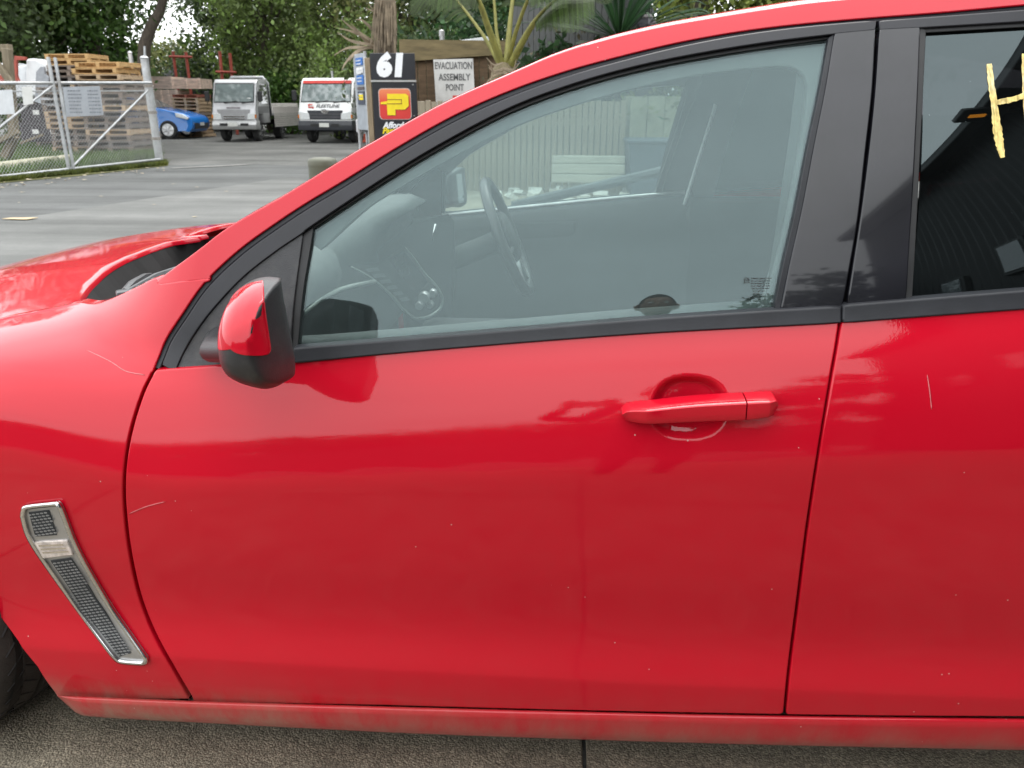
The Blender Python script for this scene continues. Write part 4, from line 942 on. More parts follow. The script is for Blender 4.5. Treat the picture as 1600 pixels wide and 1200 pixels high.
# concrete slabs under the car, real joints between them
mb = None
jx = gnd(913, 1180).x
slabm = PAVE
for k in range(-3, 4):
    for j in range(-3, 2):
        x0, x1 = jx+k*1.6+.004, jx+(k+1)*1.6-.004; y0, y1 = .62+j*1.6+.004, .62+(j+1)*1.6-.004
        s_ = MB(); s_.bbox(((x0+x1)/2, (y0+y1)/2, -.03), (x1-x0, y1-y0, .07), .004); o = s_.build('paving_slab', slabm, None)
        tag(o, kind='structure')
a, b = gnd(268, 263), gnd(395, 257)
mb = MB(); d = (b-a).normalized(); nn = Vector((-d.y, d.x, 0)); 
mb.add([a-nn*.16, a+d*1.1-nn*.2, b-nn*.05, b+nn*.12, a+d*1.3+nn*.15, a+nn*.10], [(0,1,2,3,4,5)]); mb.v = [(v[0], v[1], .008) for v in mb.v]
o = mb.build('gutter_strip', mat('worn_kerb', (.15, .148, .138), .85, var=.35, scale=4, bump=.3)); tag(o, kind='structure')
# litter on the road
p = gnd(30, 343); mb = MB(); mb.prism([(-.17,-.06), (.15,-.09), (.19,.07), (-.13,.03)], .012, .018, 'XY')
o = mb.build('cardboard_scrap', mat('tan_card', (.42, .33, .20), .8, var=.2)); o.location = p; tag(o, 'flat scrap of tan cardboard lying on the road at the left', 'litter')
random.seed(21)
LEAFM = mat('pale_dead_leaf', (.26, .22, .15), .8, var=.4, scale=3)
mb = MB(); 
for k in range(60):
    x = random.uniform(-20, 265); q_ = gnd(x, 286-28*(x/262)+random.uniform(0, 12)); r_ = random.uniform(.02, .07); a = random.random()*6
    mb.add([q_+Vector((r_*math.cos(a+t)*random.uniform(.5, 1), r_*math.sin(a+t)*random.uniform(.5, 1), .012+random.random()*.02)) for t in (0, 1.6, 3.1, 4.7)], [(0,1,2,3)])
for k in range(8):
    q_ = gnd(random.uniform(20, 420), random.uniform(285, 345)); r_ = random.uniform(.02, .05); a = random.random()*6
    mb.add([q_+Vector((r_*math.cos(a+t), r_*math.sin(a+t), .010)) for t in (0, 1.6, 3.1, 4.7)], [(0,1,2,3)])
tag(mb.build('leaf_litter', LEAFM), kind='stuff')
# ================================================================== VEGETATION
def leaf_mat(name, c, var=.5, scale=.9, hue=(1, 1.15, .8)):
    if name in MATS: return MATS[name]
    m = bpy.data.materials.new(name); m.use_nodes = True; nt = m.node_tree; L = nt.links; b = nt.nodes['Principled BSDF']
    tc = nd(nt, 'ShaderNodeTexCoord'); n1 = nd(nt, 'ShaderNodeTexNoise', i_Scale=scale, i_Detail=4, i_Roughness=.6); L.new(tc.outputs['Object'], n1.inputs['Vector'])
    r = ramp(nt, n1.outputs[0], [(.32, tuple(x*(1-var) for x in c)), (.5, c), (.68, tuple(min(.5, x*(1+var)*h) for x, h in zip(c, hue)))])
    n2 = nd(nt, 'ShaderNodeTexWhiteNoise'); gm = nd(nt, 'ShaderNodeNewGeometry'); L.new(gm.outputs['Random Per Island'], n2.inputs['Vector'])
    r2 = ramp(nt, n2.outputs['Value'], [(0, g3(.6)), (1, g3(1.4))])
    mu = nd(nt, 'ShaderNodeMixRGB', blend_type='MULTIPLY'); mu.inputs[0].default_value = 1; L.new(r.outputs[0], mu.inputs[1]); L.new(r2.outputs[0], mu.inputs[2])
    L.new(mu.outputs[0], b.inputs['Base Color']); b.inputs['Roughness'].default_value = .5; b.inputs['Specular IOR Level'].default_value = .35
    tr = nd(nt, 'ShaderNodeBsdfTranslucent'); L.new(mu.outputs[0], tr.inputs[0]); mx = nd(nt, 'ShaderNodeMixShader'); mx.inputs[0].default_value = .4
    L.new(b.outputs[0], mx.inputs[1]); L.new(tr.outputs[0], mx.inputs[2]); L.new(mx.outputs[0], nt.nodes['Material Output'].inputs[0])
    MATS[name] = m; return m
def quads_mesh(name, V, F, m):
    me = bpy.data.meshes.new(name); me.vertices.add(len(V)); me.vertices.foreach_set('co', np.asarray(V, np.float32).ravel())
    F = np.asarray(F, np.int32); n, k = F.shape; me.loops.add(n*k); me.loops.foreach_set('vertex_index', F.ravel()); me.polygons.add(n)
    me.polygons.foreach_set('loop_start', np.arange(0, n*k, k, dtype=np.int32)); me.polygons.foreach_set('loop_total', np.full(n, k, np.int32)); me.update(calc_edges=True); me.validate(); me.materials.append(m); return me
def leaves(cent, sizes, rg, aspect=.5, droop=.3):
    """leaf-shaped quads at given centres"""
    n = len(cent); d = rg.normal(size=(n, 3)); d[:, 2] -= droop; d /= np.linalg.norm(d, axis=1, keepdims=True)
    u = np.cross(d, rg.normal(size=(n, 3))); u /= np.linalg.norm(u, axis=1, keepdims=True); s = sizes[:, None]
    V = np.stack([cent-d*s*.5, cent+u*s*aspect*.5-d*s*.05, cent+d*s*.5, cent-u*s*aspect*.5-d*s*.05], 1).reshape(-1, 3)
    return V, np.arange(4*n).reshape(-1, 4)
BARK = mat('grey_brown_bark', (.07, .055, .042), .9, var=.4, scale=5, bump=.8, bscale=18, stretch=(4, 4, 1))
def tree(name, label, base, h, cr, ch, n, size, lm, seed, group='trees behind the yard', trunk_r=.22, squash=1.0, lean=(0, 0), clumps=60, low=.25, cat='tree', spread=.16, aspect=.55):
    rg = np.random.default_rng(seed); t = empty(name, tuple(base), label=label, cat=cat, group=group)
    cz = h-ch/2; C_ = []
    while len(C_) < clumps:
        p = rg.uniform(-1, 1, 3); r_ = np.linalg.norm(p)
        if .35 < r_ < 1: C_.append(p*np.array([cr*squash, cr, ch/2])*(1-.15*rg.random())+np.array([lean[0], lean[1], cz]))
    C_ = np.array(C_); w = rg.uniform(.5, 1.5, clumps); k = rg.choice(clumps, n, p=w/w.sum())
    rad = (cr*spread*rg.uniform(.7, 1.5, clumps))[k][:, None]
    P = C_[k]+rg.normal(size=(n, 3))*rad*np.array([1.15, 1.15, .75])
    V, F = leaves(P, size*rg.uniform(.6, 1.4, n), rg, aspect); link('crown', quads_mesh('crown', V, F, lm), t)
    mb = MB(); top = np.array([lean[0], lean[1], cz])
    mb.tube([(0, 0, -.1), (lean[0]*.15, lean[1]*.15, h*.2), (lean[0]*.6, lean[1]*.6, (cz)*.75), tuple(top)], [trunk_r*1.25, trunk_r, trunk_r*.7, trunk_r*.3], 9)
    for i in range(min(14, clumps)):
        c = C_[i]; s0 = np.array([lean[0]*.4, lean[1]*.4, h*low+(cz-h*low)*rg.random()*.8]); mid = (s0+c)/2+np.array([0, 0, -.08*h*rg.random()])
        mb.tube([tuple(s0), tuple(mid), tuple(c)], [trunk_r*.4, trunk_r*.24, trunk_r*.06], 6)
    mb.build('trunk', BARK, t, smooth=True); return t
LD = leaf_mat('dark_evergreen_leaf', (.068, .100, .038)); LM = leaf_mat('mid_green_leaf', (.135, .185, .055)); LO = leaf_mat('olive_leaf', (.180, .190, .072))
LY = leaf_mat('yellow_green_leaf', (.14, .17, .035), var=.4); LX = leaf_mat('deep_green_leaf', (.026, .058, .022)); LB = leaf_mat('bright_vine_leaf', (.06, .115, .025))
def far_pt(px, D):
    q_ = gnd(px, 200); d = Vector((q_.x-CAM[0], q_.y-CAM[1], 0)).normalized(); return Vector((CAM[0]+d.x*D, CAM[1]+d.y*D, 0))
TR = [  # pixel column, distance, height, crown radius, crown height, leaf material, label
 (-60, 34, 12, 3.6, 10.6, LD, 'dark evergreen at the far left edge behind the timber frame', 'evergreen_tree'),
 (38, 38, 12, 3.3, 10.6, LM, 'mid green tree rising behind the white plastic drum at left', 'evergreen_tree'),
 (120, 40, 13, 3.6, 11.2, LD, 'dark tree straight behind the top of the tall pallet stack', 'evergreen_tree'),
 (168, 37, 11, 2.0, 9.6, LB, 'bright green creeper covered tree behind the tall gate post', 'leafy_tree'),
 (272, 50, 4.6, 2.6, 4.4, LO, 'pale olive tree low under the gap of sky', 'leafy_tree'),
 (374, 46, 14, 2.9, 13.0, LD, 'dark tree above the silver truck, right of the sky gap', 'evergreen_tree'),
 (425, 42, 13, 2.8, 11.6, LM, 'tall mid green tree above the tray of the silver truck', 'leafy_tree'),
 (486, 47, 14, 3.4, 12.4, LO, 'olive toned tree above the white truck', 'leafy_tree'),
 (560, 40, 13, 3.0, 12.0, LM, 'green tree behind the dry fronds beside the number sign', 'leafy_tree'),
 (650, 36, 12, 3.0, 11.2, LO, 'olive tree rising over the timber wall behind the 61 sign', 'leafy_tree'),
 (735, 34, 12, 3.0, 11.0, LD, 'dark tree behind the palm crown, above the white shed roof', 'evergreen_tree'),
 (855, 30, 12, 2.8, 10.6, LD, 'dark tree behind the grey paling fence, right of the palm', 'evergreen_tree'),
 (965, 28, 12, 3.0, 11.0, LX, 'deep green tree behind the sword leaved plant', 'evergreen_tree'),
 (1085, 17, 8, 1.9, 7.4, LY, 'yellow green bamboo like tree right of the black capped post', 'leafy_tree'),
 (1210, 19, 9, 2.4, 8.4, LY, 'yellow green tree just above the car roof at right', 'leafy_tree'),
 (1350, 24, 12, 3.2, 11.4, LM, 'green tree hidden mostly behind the rear of the car roof', 'leafy_tree')]
for i, (px, D, h, cr, ch, lm, lab, nm) in enumerate(TR):
    tree(nm, lab, far_pt(px, D), h, cr, h*.97 if nm != 'x' else ch, 14000, .23 if D > 25 else .17, lm, 100+i, clumps=90)
HEDGE = [(20, 41, 3.6, 3.2, LM, 'low green scrub behind the timber frame'), (150, 43, 3.4, 3.4, LD, 'low dark scrub behind the tall pallets'), (310, 47, 3.2, 2.6, LD, 'low dark scrub left of the silver truck'), (405, 45, 4.2, 3.2, LD, 'dark scrub right behind the silver truck cab'), (455, 40, 3.0, 2.0, LB, 'bright green bush over the silver truck tray'), (520, 46, 4.6, 3.4, LM, 'green scrub behind the white truck roof'), (600, 34, 4.5, 3.0, LM, 'green scrub behind the number sign'), (700, 30, 4.6, 3.0, LD, 'dark scrub behind the timber wall'), (800, 26, 4.6, 2.8, LX, 'deep green scrub behind the palm'), (920, 24, 4.4, 2.8, LX, 'deep green scrub behind the paling fence')]
for i, (px, D, h, cr, lm, lab) in enumerate(HEDGE): tree('scrub_bush', lab, far_pt(px, D), h, cr, h*.98, 6500, .19, lm, 500+i, clumps=50, cat='bush', trunk_r=.08, group='scrub behind the yard')
# leaning trunk crossing the gap of sky
mb = MB(); b0 = far_pt(222, 30); q0 = [at_y(*p, b0.y) for p in ((222,150), (226,70), (236,42), (250,18), (256,-6), (262,-40), (250,-90))]
t = empty('leaning_tree', (q0[0].x, q0[0].y, 0), label='tall bare dark trunk leaning right across the gap of sky', cat='tree')
mb.tube([(0, 0, 0)]+[p-Vector((q0[0].x, q0[0].y, 0)) for p in q0], [.24, .22, .19, .17, .15, .13, .11, .08], 10); mb.build('trunk', BARK, t, smooth=True)
rg = np.random.default_rng(5); pc = np.array([(q0[-1]-t.location)[:]]); P = pc+rg.normal(size=(5000, 3))*np.array([1.6, 1.6, .9])+np.array([-.9, 0, .6]); V, F = leaves(P, .28*rg.uniform(.6, 1.4, 5000), rg); link('crown', quads_mesh('crown', V, F, LD), t)
# trees and buildings behind the photographer: what the paint and the glass mirror
for i, (x, y, h, cr, lab) in enumerate(((-16, -20, 4.6, 2.6, 'rounded roadside tree, far left of those mirrored in the front wing'), (-11, -22, 5.2, 2.8, 'roadside tree mirrored low in the front wing beside the door gap'), (-6.5, -21, 4.8, 2.6, 'roadside tree mirrored low in the front half of the door'), (-2, -22, 5.6, 2.8, 'roadside tree mirrored low in the door, left of the handle'), (1.8, -19, 5.8, 2.4, 'roadside tree mirrored in the door just under the handle'), (-22, -18, 5.2, 3, "roadside tree at the far edge of the wing's reflection"))):
    tree('roadside_tree', lab, (x, y, 0), h, cr*1.35, h*.97, 5000, .34, LD, 300+i, group='trees behind the photographer', clumps=70)
tree('roadside_tree', 'slender tree beside the black building, seen only in the gloss of the pillar', (2.7, -7.6, 0), 4.9, 1.0, 4.3, 4500, .16, LX, 320, group=None, trunk_r=.1, clumps=40)

bf = empty('reflection_fence', (-6, -16.5, 0), label='long dark board fence added behind the photographer to fill gaps low in the door reflections', cat='fence'); mb = MB()  # unseen fence, added to close bright gaps in the door reflections
mb.bbox((0, 0, 1.0), (48, .05, 2.0), .005); mb.build('boarding', mat('dark_fence_board', (.05, .045, .04), .85, var=.4, scale=2, stretch=(5, 5, 1)), bf)
for k in range(17): mb = MB(); mb.bbox((-24+3*k, -.08, 1.0), (.1, .1, 2.05), .008); mb.build('post', BARK, bf)
# ================================================================== BACKGROUND THINGS
def plane_hit(px, py, A, B):
    """pixel -> (s, z) on the upright plane through ground points A, B"""
    d = ray(px, py); u = (B-A).normalized(); n = Vector((-u.y, u.x, 0)); dv = Vector(d); c = Vector(CAM)
    t = (A-c).dot(n)/dv.dot(n); p = c+dv*t; return (p-A).dot(u), p.z
# ---- chain link gate, local x along the gate
GA, GB = gnd(-60, 289.5), gnd(256, 257); gu = (GB-GA).normalized(); grz = math.atan2(gu.y, gu.x)
def G(px, py, o=0):
    s_, z = plane_hit(px, py, GA, GB); return Vector((s_, o, z))
gate = empty('wire_gate', GA, grz, 'galvanised pipe gate with chain link mesh standing across the yard entrance', 'gate')
def gpipe(name, a, b, r, o=0, parent=None):
    mb = MB(); mb.tube([G(*a, o), G(*b, o)], r, 10); return mb.build(name, STEEL, parent or gate, smooth=True, angle=50)
gpipe('top_rail', (-60,130), (236,129.5), .030); gpipe('bottom_rail', (-60,282.5), (250,249), .030); gpipe('middle_rail', (-60,143), (230,142), .012, .03)
gpipe('stile', (75,89), (108,266), .034); gpipe('stile', (84,90), (113,264), .030, -.03)
gpipe('brace', (-30,222), (82,134), .022); gpipe('brace', (112,262), (231,141), .022)
mb = MB(); sL, sR = G(-60, 200).x, G(250, 200).x; zb, zt = .12, 1.70; cell = .075; h_ = zt-zb
k = sL-h_
while k < sR:
    for sg in (1, -1):
        a0, a1 = (k, k+h_) if sg > 0 else (k+h_, k); p0, p1 = Vector((a0, .012*sg, zb)), Vector((a1, .012*sg, zt))
        if min(a0, a1) >= sL and max(a0, a1) <= sR: mb.tube([p0, p1], .0028, 3, cap=False)
        else:
            f0, f1 = 0., 1.
            for lim, gt in ((sL, True), (sR, False)):
                va, vb = a0-lim, a1-lim
                if not gt: va, vb = -va, -vb
                if va < 0 and vb < 0: f0, f1 = 1, 0; break
                if va < 0: f0 = max(f0, va/(va-vb))
                elif vb < 0: f1 = min(f1, va/(va-vb))
            if f1 > f0: mb.tube([p0.lerp(p1, f0), p0.lerp(p1, f1)], .0028, 3, cap=False)
    k += cell
o = mb.build('chain_mesh', mat('galvanised_wire', (.36, .37, .37), .5, metal=.5, var=.2), gate); o['kind'] = 'stuff'
def gpost(label, base, top, r, tip=None, D=None):
    b0 = gnd(*base) if D is None else Vector((at_y(base[0], base[1], D).x, D, 0)); H_ = at_y(top[0], top[1], b0.y).z; t = empty('gate_post', b0, label=label, cat='post')
    mb = MB(); mb.tube([(0,0,-.1), (0,0,H_)], r, 12); mb.lathe([(r, H_), (r*1.15, H_+.02), (r*.7, H_+.06), (.01, H_+.07)], (0,0,0), 12); mb.build('shaft', STEEL, t, smooth=True, angle=45)
    if tip:
        mb = MB(); q_ = at_y(tip[0], tip[1], b0.y)-b0; mb.tube([(0, 0, H_-.3), (q_.x*.3, 0, H_), tuple(q_)], [.03, .028, .02], 6); mb.build('barb_arm', STEEL, t)
    mb = MB()
    for f_ in (.25, .5, .75): mb.lathe([(r+.014, H_*f_-.03), (r+.014, H_*f_+.03)], (0,0,0), 12)
    tag(mb.build('hinge_band', mat('rusty_band', (.20, .17, .14), .7, var=.4, scale=20), t), kind='stuff'); return t
gpost('thick galvanised post closing the right end of the wire gate', (250,256), (236,92), .085, (226,72))
gpost('thinner galvanised post standing just left behind the thick gate post', (228,244), (219,84), .05)
gpost('short thin pipe post in front of the pallet tops', (192,240), (192,101), .03)
# signs tied to the gate
def gsign(name, label, px4, m, lines=None):
    c = sum((G(*p, -.045) for p in px4), Vector())/4; wc = gate.matrix_basis @ c; t = empty(name, wc, grz, label, 'sign')
    mb = MB(); q_ = [G(*p, -.045)-c for p in px4]; mb.add([v for v in q_]+[v+Vector((0, .006, 0)) for v in q_], [(0,1,2,3),(7,6,5,4),(0,4,5,1),(1,5,6,2),(2,6,7,3),(3,7,4,0)]); mb.build('board', m, t)
    return t, c
GP = mat('pale_grey_board', (.34, .36, .39), .6, var=.12, scale=6, dirt=((.25, .25, .25), .3)); PRINT = mat('faded_grey_print', (.17, .18, .20), .7)
t, c = gsign('gate_notice', 'pale grey notice board with faded lines of text hung on the gate', [(95,136),(153,134.5),(159,180),(101,182.5)], GP)
mb = MB(); random.seed(5)
for col, (xa, xb) in enumerate(((102,124),(133,153))):
    for r_ in range(7):
        y = 141+r_*5.6; x = xa+r_*.7
        while x < xb-3+r_*.5:
            w = random.uniform(1.5, 4); 
            mb.add([G(px, py, -.050)-c for px, py in ((x, y), (x+w, y-.1), (x+w+.2, y+1.7), (x+.2, y+1.8))], [(0,1,2,3)]); x += w+random.uniform(.6, 1.3)
tag(mb.build('lettering', PRINT, t), kind='stuff')
gsign('gate_plate', 'small blank white plate tied to the gate top rail', [(31,136),(47,135),(49,162),(34,164.5)], mat('white_board', (.62, .62, .60), .6, var=.08))
gsign('gate_board', 'white panel tied to the mesh at the far left of the gate', [(-30,142),(16,140),(20,178),(-28,180)], mat('white_board2', (.60, .62, .64), .6, var=.1))
# grass verge below and behind the gate
GRASSM = leaf_mat('verge_grass', (.085, .105, .028), var=.45, scale=1.6, hue=(1.15, 1.0, .7))
rg = np.random.default_rng(11)
def grass(name, quad, n, h, m):
    a, b, c, d = [np.array(gnd(*p)[:2]) for p in quad]; u, v = rg.random(n)[:, None], rg.random(n)[:, None]
    P = (a*(1-u)+b*u)*(1-v)+(d*(1-u)+c*u)*v; hh = h*rg.uniform(.4, 1.3, n); ang = rg.uniform(0, 2*np.pi, n); w = .012+.010*rg.random(n); le = rg.normal(size=(n, 2))*hh[:, None]*.5
    z0 = np.zeros(n); dx, dy = np.cos(ang)*w, np.sin(ang)*w
    V = np.stack([np.stack([P[:, 0]-dx, P[:, 1]-dy, z0], 1), np.stack([P[:, 0]+dx, P[:, 1]+dy, z0], 1), np.stack([P[:, 0]+le[:, 0], P[:, 1]+le[:, 1], hh], 1)], 1).reshape(-1, 3)
    o = link(name, quads_mesh(name, V, np.arange(3*n).reshape(-1, 3), m)); tag(o, kind='stuff')
grass('verge_grass', [(-60,291),(262,258.5),(258,254),(-60,284)], 26000, .09, GRASSM)
grass('yard_grass', [(-60,284),(252,253),(238,231),(-60,226)], 34000, .22, leaf_mat('yard_grass_leaf', (.075, .115, .030), var=.4, scale=1.2))
sheet('verge', [gnd(-60,292), gnd(120,275.5), gnd(262,259.5), gnd(250,236), gnd(-60,226)], .006, ground_mat('mossy_soil', ((.035,.035,.012), (.075,.078,.022), (.12,.11,.04)), 2.2, .5, fine=60))
# ---- pallets
def board_m(name, c): return mat(name, c, .85, var=.4, scale=2.5, stretch=(1, 6, 6), bump=.4, bscale=40)
PM = {'new': board_m('new_pine', (.48, .30, .13)), 'old': board_m('weathered_pine', (.20, .155, .125)), 'grey': board_m('grey_pine', (.17, .145, .13)), 'pink': board_m('pinkish_pine', (.60, .46, .37)), 'tan': board_m('tan_pine', (.42, .30, .19)), 'red': mat('red_oxide_board', (.22, .07, .045), .8, var=.3)}
PMESH = {}
for k_, m in PM.items():
    a = MB(); a.box((0,0,0), (1.2, .10, .020)); b = MB(); b.box((0,0,0), (.10, 1.0, .078)); c = MB(); c.box((0,0,0), (1.2, .095, .018)); PMESH[k_] = (a.mesh('deck_board', m), b.mesh('bearer', m), c.mesh('base_board', m))
def pallet(base, z, rz, k_, label, jit):
    t = empty('pallet', (base.x+jit.uniform(-.05, .05), base.y+jit.uniform(-.04, .04), z), rz+jit.uniform(-.035, .035), label, 'pallet', 'pallets stacked in the yard')
    A, B, C_ = PMESH[k_]
    for j in range(7): link('deck_board', A, t, (jit.uniform(-.006, .006), -.45+.15*j, .124))
    for x in (-.54, 0, .54): link('bearer', B, t, (x, 0, .074+.0))
    for y in (-.45, 0, .45): link('base_board', C_, t, (0, y, .016))
ORD = ['bottom', 'second from bottom', 'third from bottom', 'fourth from bottom', 'fifth from bottom', 'sixth from bottom', 'seventh from bottom', 'eighth from bottom', 'ninth from bottom', 'tenth from bottom', 'eleventh from bottom', 'twelfth from bottom', 'thirteenth from bottom', 'fourteenth from bottom', 'fifteenth from bottom', 'sixteenth from bottom', 'seventeenth from bottom', 'eighteenth from bottom', 'nineteenth from bottom', 'twentieth from bottom']
LOOK = {'new': 'fresh yellow pine', 'old': 'weathered brown', 'grey': 'weathered grey brown', 'pink': 'pale pinkish timber', 'tan': 'tan timber', 'red': 'red oxide painted'}
def stack(px, Yd, n, rz, kinds, where, seed, hgt=.142, tilt=0):
    x = at_y(px, 200, Yd).x; jit = random.Random(seed); z = 0
    for i in range(n):
        k_ = kinds(i, n, jit); lab = f"{LOOK[k_]} pallet, {ORD[i] if i < n-1 else 'topmost'} in {where}"
        pallet(Vector((x+tilt*i, Yd, 0)), z, rz, k_, lab, jit); z += hgt
old = lambda i, n, j: j.choice(['old', 'grey', 'old', 'tan'])
YP = gnd(180, 246).y
stack(128, YP+.1, 12, .10, old, 'the left stack behind gate notice', 1, tilt=-.004)
stack(184, YP-.1, 16, -.05, lambda i, n, j: 'new' if i >= n-2 else ('tan' if i in (n-3, n-8, n-12) else j.choice(['old', 'grey', 'old'])), 'tall stack right of gate notice', 2)
stack(140, YP+1.6, 18, .02, lambda i, n, j: 'new' if i >= n-2 else j.choice(['tan', 'old', 'grey']), 'tallest stack behind gate notice', 3)
stack(100, YP+2.9, 15, .2, old, 'stack behind gate stile', 4)
Y2 = gnd(300, 216).y+2.2
stack(245, Y2+2.6, 11, .15, lambda i, n, j: 'pink', 'stack behind blue car roof', 5)
stack(290, Y2+2.2, 11, .1, lambda i, n, j: 'pink' if i > 9 else 'tan', 'stack behind blue car bonnet', 6)
stack(305, Y2-.6, 12, -.12, lambda i, n, j: 'red' if i == n-1 else j.choice(['tan', 'tan', 'old']), 'stack between car and truck', 7)
# pale slatted timber bins behind the blue car
BINM = board_m('pale_bin_board', (.62, .48, .40))
def timber_bin(label, px0, px1, py0, py1, Yd):
    a, b = at_y(px0, py1, Yd), at_y(px1, py0, Yd); w, h = b.x-a.x, b.z-a.z; t = empty('timber_bin', ((a.x+b.x)/2, Yd, max(0, a.z)), 0, label, 'bin', 'timber bins behind the blue car'); n = 4
    for k in range(n): mb = MB(); mb.bbox((0, 0, h*(k+.5)/n), (w, .03, h/n-.02), .004); mb.build('side_board', BINM, t)
    for x in (-w/2+.06, 0, w/2-.06): mb = MB(); mb.bbox((x, -.03, h/2), (.10, .03, h), .004); mb.build('batten', BINM, t)
    mb = MB(); mb.box((0, .6, h/2), (w-.02, 1.1, h-.04)); mb.build('body', BINM, t); return t
timber_bin('pale timber bin on top, directly right of the thick gate post', 208, 268, 119, 139, Y2+.1); timber_bin('pale timber bin on top, left of the red topped pallets', 269, 313, 122, 139, Y2+.15)
timber_bin('pale timber bin behind the roof of the blue car', 208, 252, 140, 172, Y2+.1); timber_bin('pale timber bin behind the windscreen of the blue car', 253, 277, 140, 180, Y2+.12)
timber_bin('lowest pale timber bin, standing behind the blue car body', 208, 277, 181, 214, Y2+.1)
# ---- clutter left of the pallets
WHT = mat('white_plastic_wrap', (.66, .67, .68), .45, var=.12, scale=3, bump=.4, bscale=5); GPL = mat('grey_plastic', (.24, .25, .27), .55, var=.2)
def wpoly(name, label, cat, pts, Yd, th, m, bev=.03):
    """a solid with the given outline, standing at distance Yd"""
    q_ = [at_y(*p, Yd) for p in pts]; c = Vector((sum(v.x for v in q_)/len(q_), Yd, 0)); bm = bmesh.new()
    vs = [bm.verts.new((v.x-c.x, 0, v.z)) for v in q_]; f = bm.faces.new(vs); r_ = bmesh.ops.extrude_face_region(bm, geom=[f]); 
    bmesh.ops.translate(bm, verts=[v for v in r_['geom'] if isinstance(v, bmesh.types.BMVert)], vec=(0, th, 0)); bmesh.ops.recalc_face_normals(bm, faces=bm.faces[:])
    if bev: bmesh.ops.bevel(bm, geom=bm.edges[:], offset=bev, segments=2, affect='EDGES', profile=.5)
    me = bpy.data.meshes.new(name); bm.to_mesh(me); bm.free(); me.materials.append(m); o = link(name, me); o.location = c; return tag(o, label, cat)
YL = YP+1.0
wpoly('wrapped_bale', 'bright white wrapped bale behind the gate stile at left', 'bale', [(40,92),(54,91),(74,101),(76,150),(40,150)], YL+.3, 1.0, WHT, .05)
wpoly('water_tank', 'white ribbed plastic tank at the left behind the timber frame', 'tank', [(22,104),(42,100),(42,152),(22,153)], YL+.8, 1.0, mat('white_tank', (.56, .58, .60), .5, var=.15, scale=5), .05)
wpoly('white_bale', 'white bundle seen inside the upper corner of the timber frame', 'bale', [(-20,101),(12,97),(12,118),(-20,120)], YL+1.2, .8, WHT, .05)
wpoly('plastic_moulding', 'upright grey moulded plastic sheet leaning on the white bale', 'moulding', [(56,112),(63,104),(68,104),(70,116),(76,120),(75,156),(54,154)], YL-.1, .08, GPL, .015)
PUR = mat('purple_black_plastic', (.040, .032, .038), .5, var=.3); TAGM = mat('white_label', (.6, .6, .58), .6)
def crate(label, px0, px1, py0, py1, Yd, tags_):
    a, b = at_y(px0, py1, Yd), at_y(px1, py0, Yd); w, h = b.x-a.x, b.z-a.z; t = empty('plastic_crate', ((a.x+b.x)/2, Yd, a.z), .06, label, 'crate', 'dark crates behind the gate')
    mb = MB(); mb.bbox((0, .4, h/2), (w, .8, h), .03); mb.bbox((0, .4, h-.03), (w+.05, .86, .06), .012); mb.build('body', PUR, t)
    mb = MB()
    for i in range(7): mb.box((-w*.42+w*.14*i, -.012, h*.45), (.03, .02, h*.7))
    tag(mb.build('ribs', PUR, t), kind='stuff')
    for x in tags_: mb = MB(); mb.box((w*x, -.026, h*.55), (.16, .006, .11)); mb.build('label', TAGM, t)
crate('dark purple crate with one white label, lower of the two behind the gate', 36, 90, 192, 222, YL-.6, (-.1, .35)); crate('dark purple crate with a white label, stacked on the other dark crate', 36, 92, 162, 192, YL-.6, (-.1,))
wpoly('crate_lid', 'pale grey lid lying slanted across the dark crates', 'lid', [(58,152),(88,163),(92,170),(50,158)], YL-.75, .5, mat('pale_grey_plastic', (.38, .41, .45), .5), .01)
TIM = mat('weathered_timber', (.17, .14, .095), .85, var=.35, scale=3, stretch=(5, 5, 1), bump=.4, bscale=20)
Yf = gnd(20, 262).y
tf = empty('timber_gantry', Vector((at_y(8,250,Yf).x, Yf, 0)), label='old brown timber frame with a diagonal brace at the far left behind the gate', cat='frame')
def tbar(par, name, pts, r, m, Yd):
    mb = MB(); b0 = Vector(par.location); q_ = [at_y(*p, Yd)-b0 for p in pts]
    for a, b in zip(q_, q_[1:]):
        d = b-a; rot = d.to_track_quat('Z', 'Y').to_matrix(); mb.bbox((a+b)/2, (r*2, r*2, d.length), .008, rot)
    return mb.build(name, m, par)
tbar(tf, 'post', [(11,76),(22,212)], .075, TIM, Yf); tbar(tf, 'top_beam', [(-40,76),(17,75)], .07, TIM, Yf+.16); tbar(tf, 'middle_beam', [(-40,131),(20,133)], .06, TIM, Yf+.16); tbar(tf, 'brace', [(-10,92),(18,131)], .055, TIM, Yf-.14); tbar(tf, 'prop', [(23,212),(8,246)], .08, TIM, Yf-.05); tbar(tf, 'prop', [(28,205),(-12,226)], .05, TIM, Yf-.22)
wpoly('steel_end_frame', 'rusty red steel end frame behind the timber frame at left', 'frame', [(22,87),(40,89),(40,94),(26,94),(26,118),(30,128),(-10,128),(-10,117),(20,117)], YL+.1, .08, mat('red_oxide_steel', (.30, .055, .035), .6, var=.3), .01)
LOG = mat('peeled_log', (.36, .34, .25), .8, var=.25, scale=4, stretch=(1, 5, 5))
def log(label, a, b, r):
    p, q_ = gnd(*a), gnd(*b); p.z = q_.z = r; t = MB(); c = (p+q_)/2; t.tube([p-c, (q_-p)*.1, q_-c], [r, r*1.02, r*.95], 12); o = t.build('peeled_log', LOG, None, c, smooth=True, angle=40); tag(o, label, 'log')
log('long pale peeled log lying in the grass at the foot of the gate', (-40,279), (86,261), .12); log('short pale peeled log in the grass beside the gate stile', (90,262), (112,258), .12)
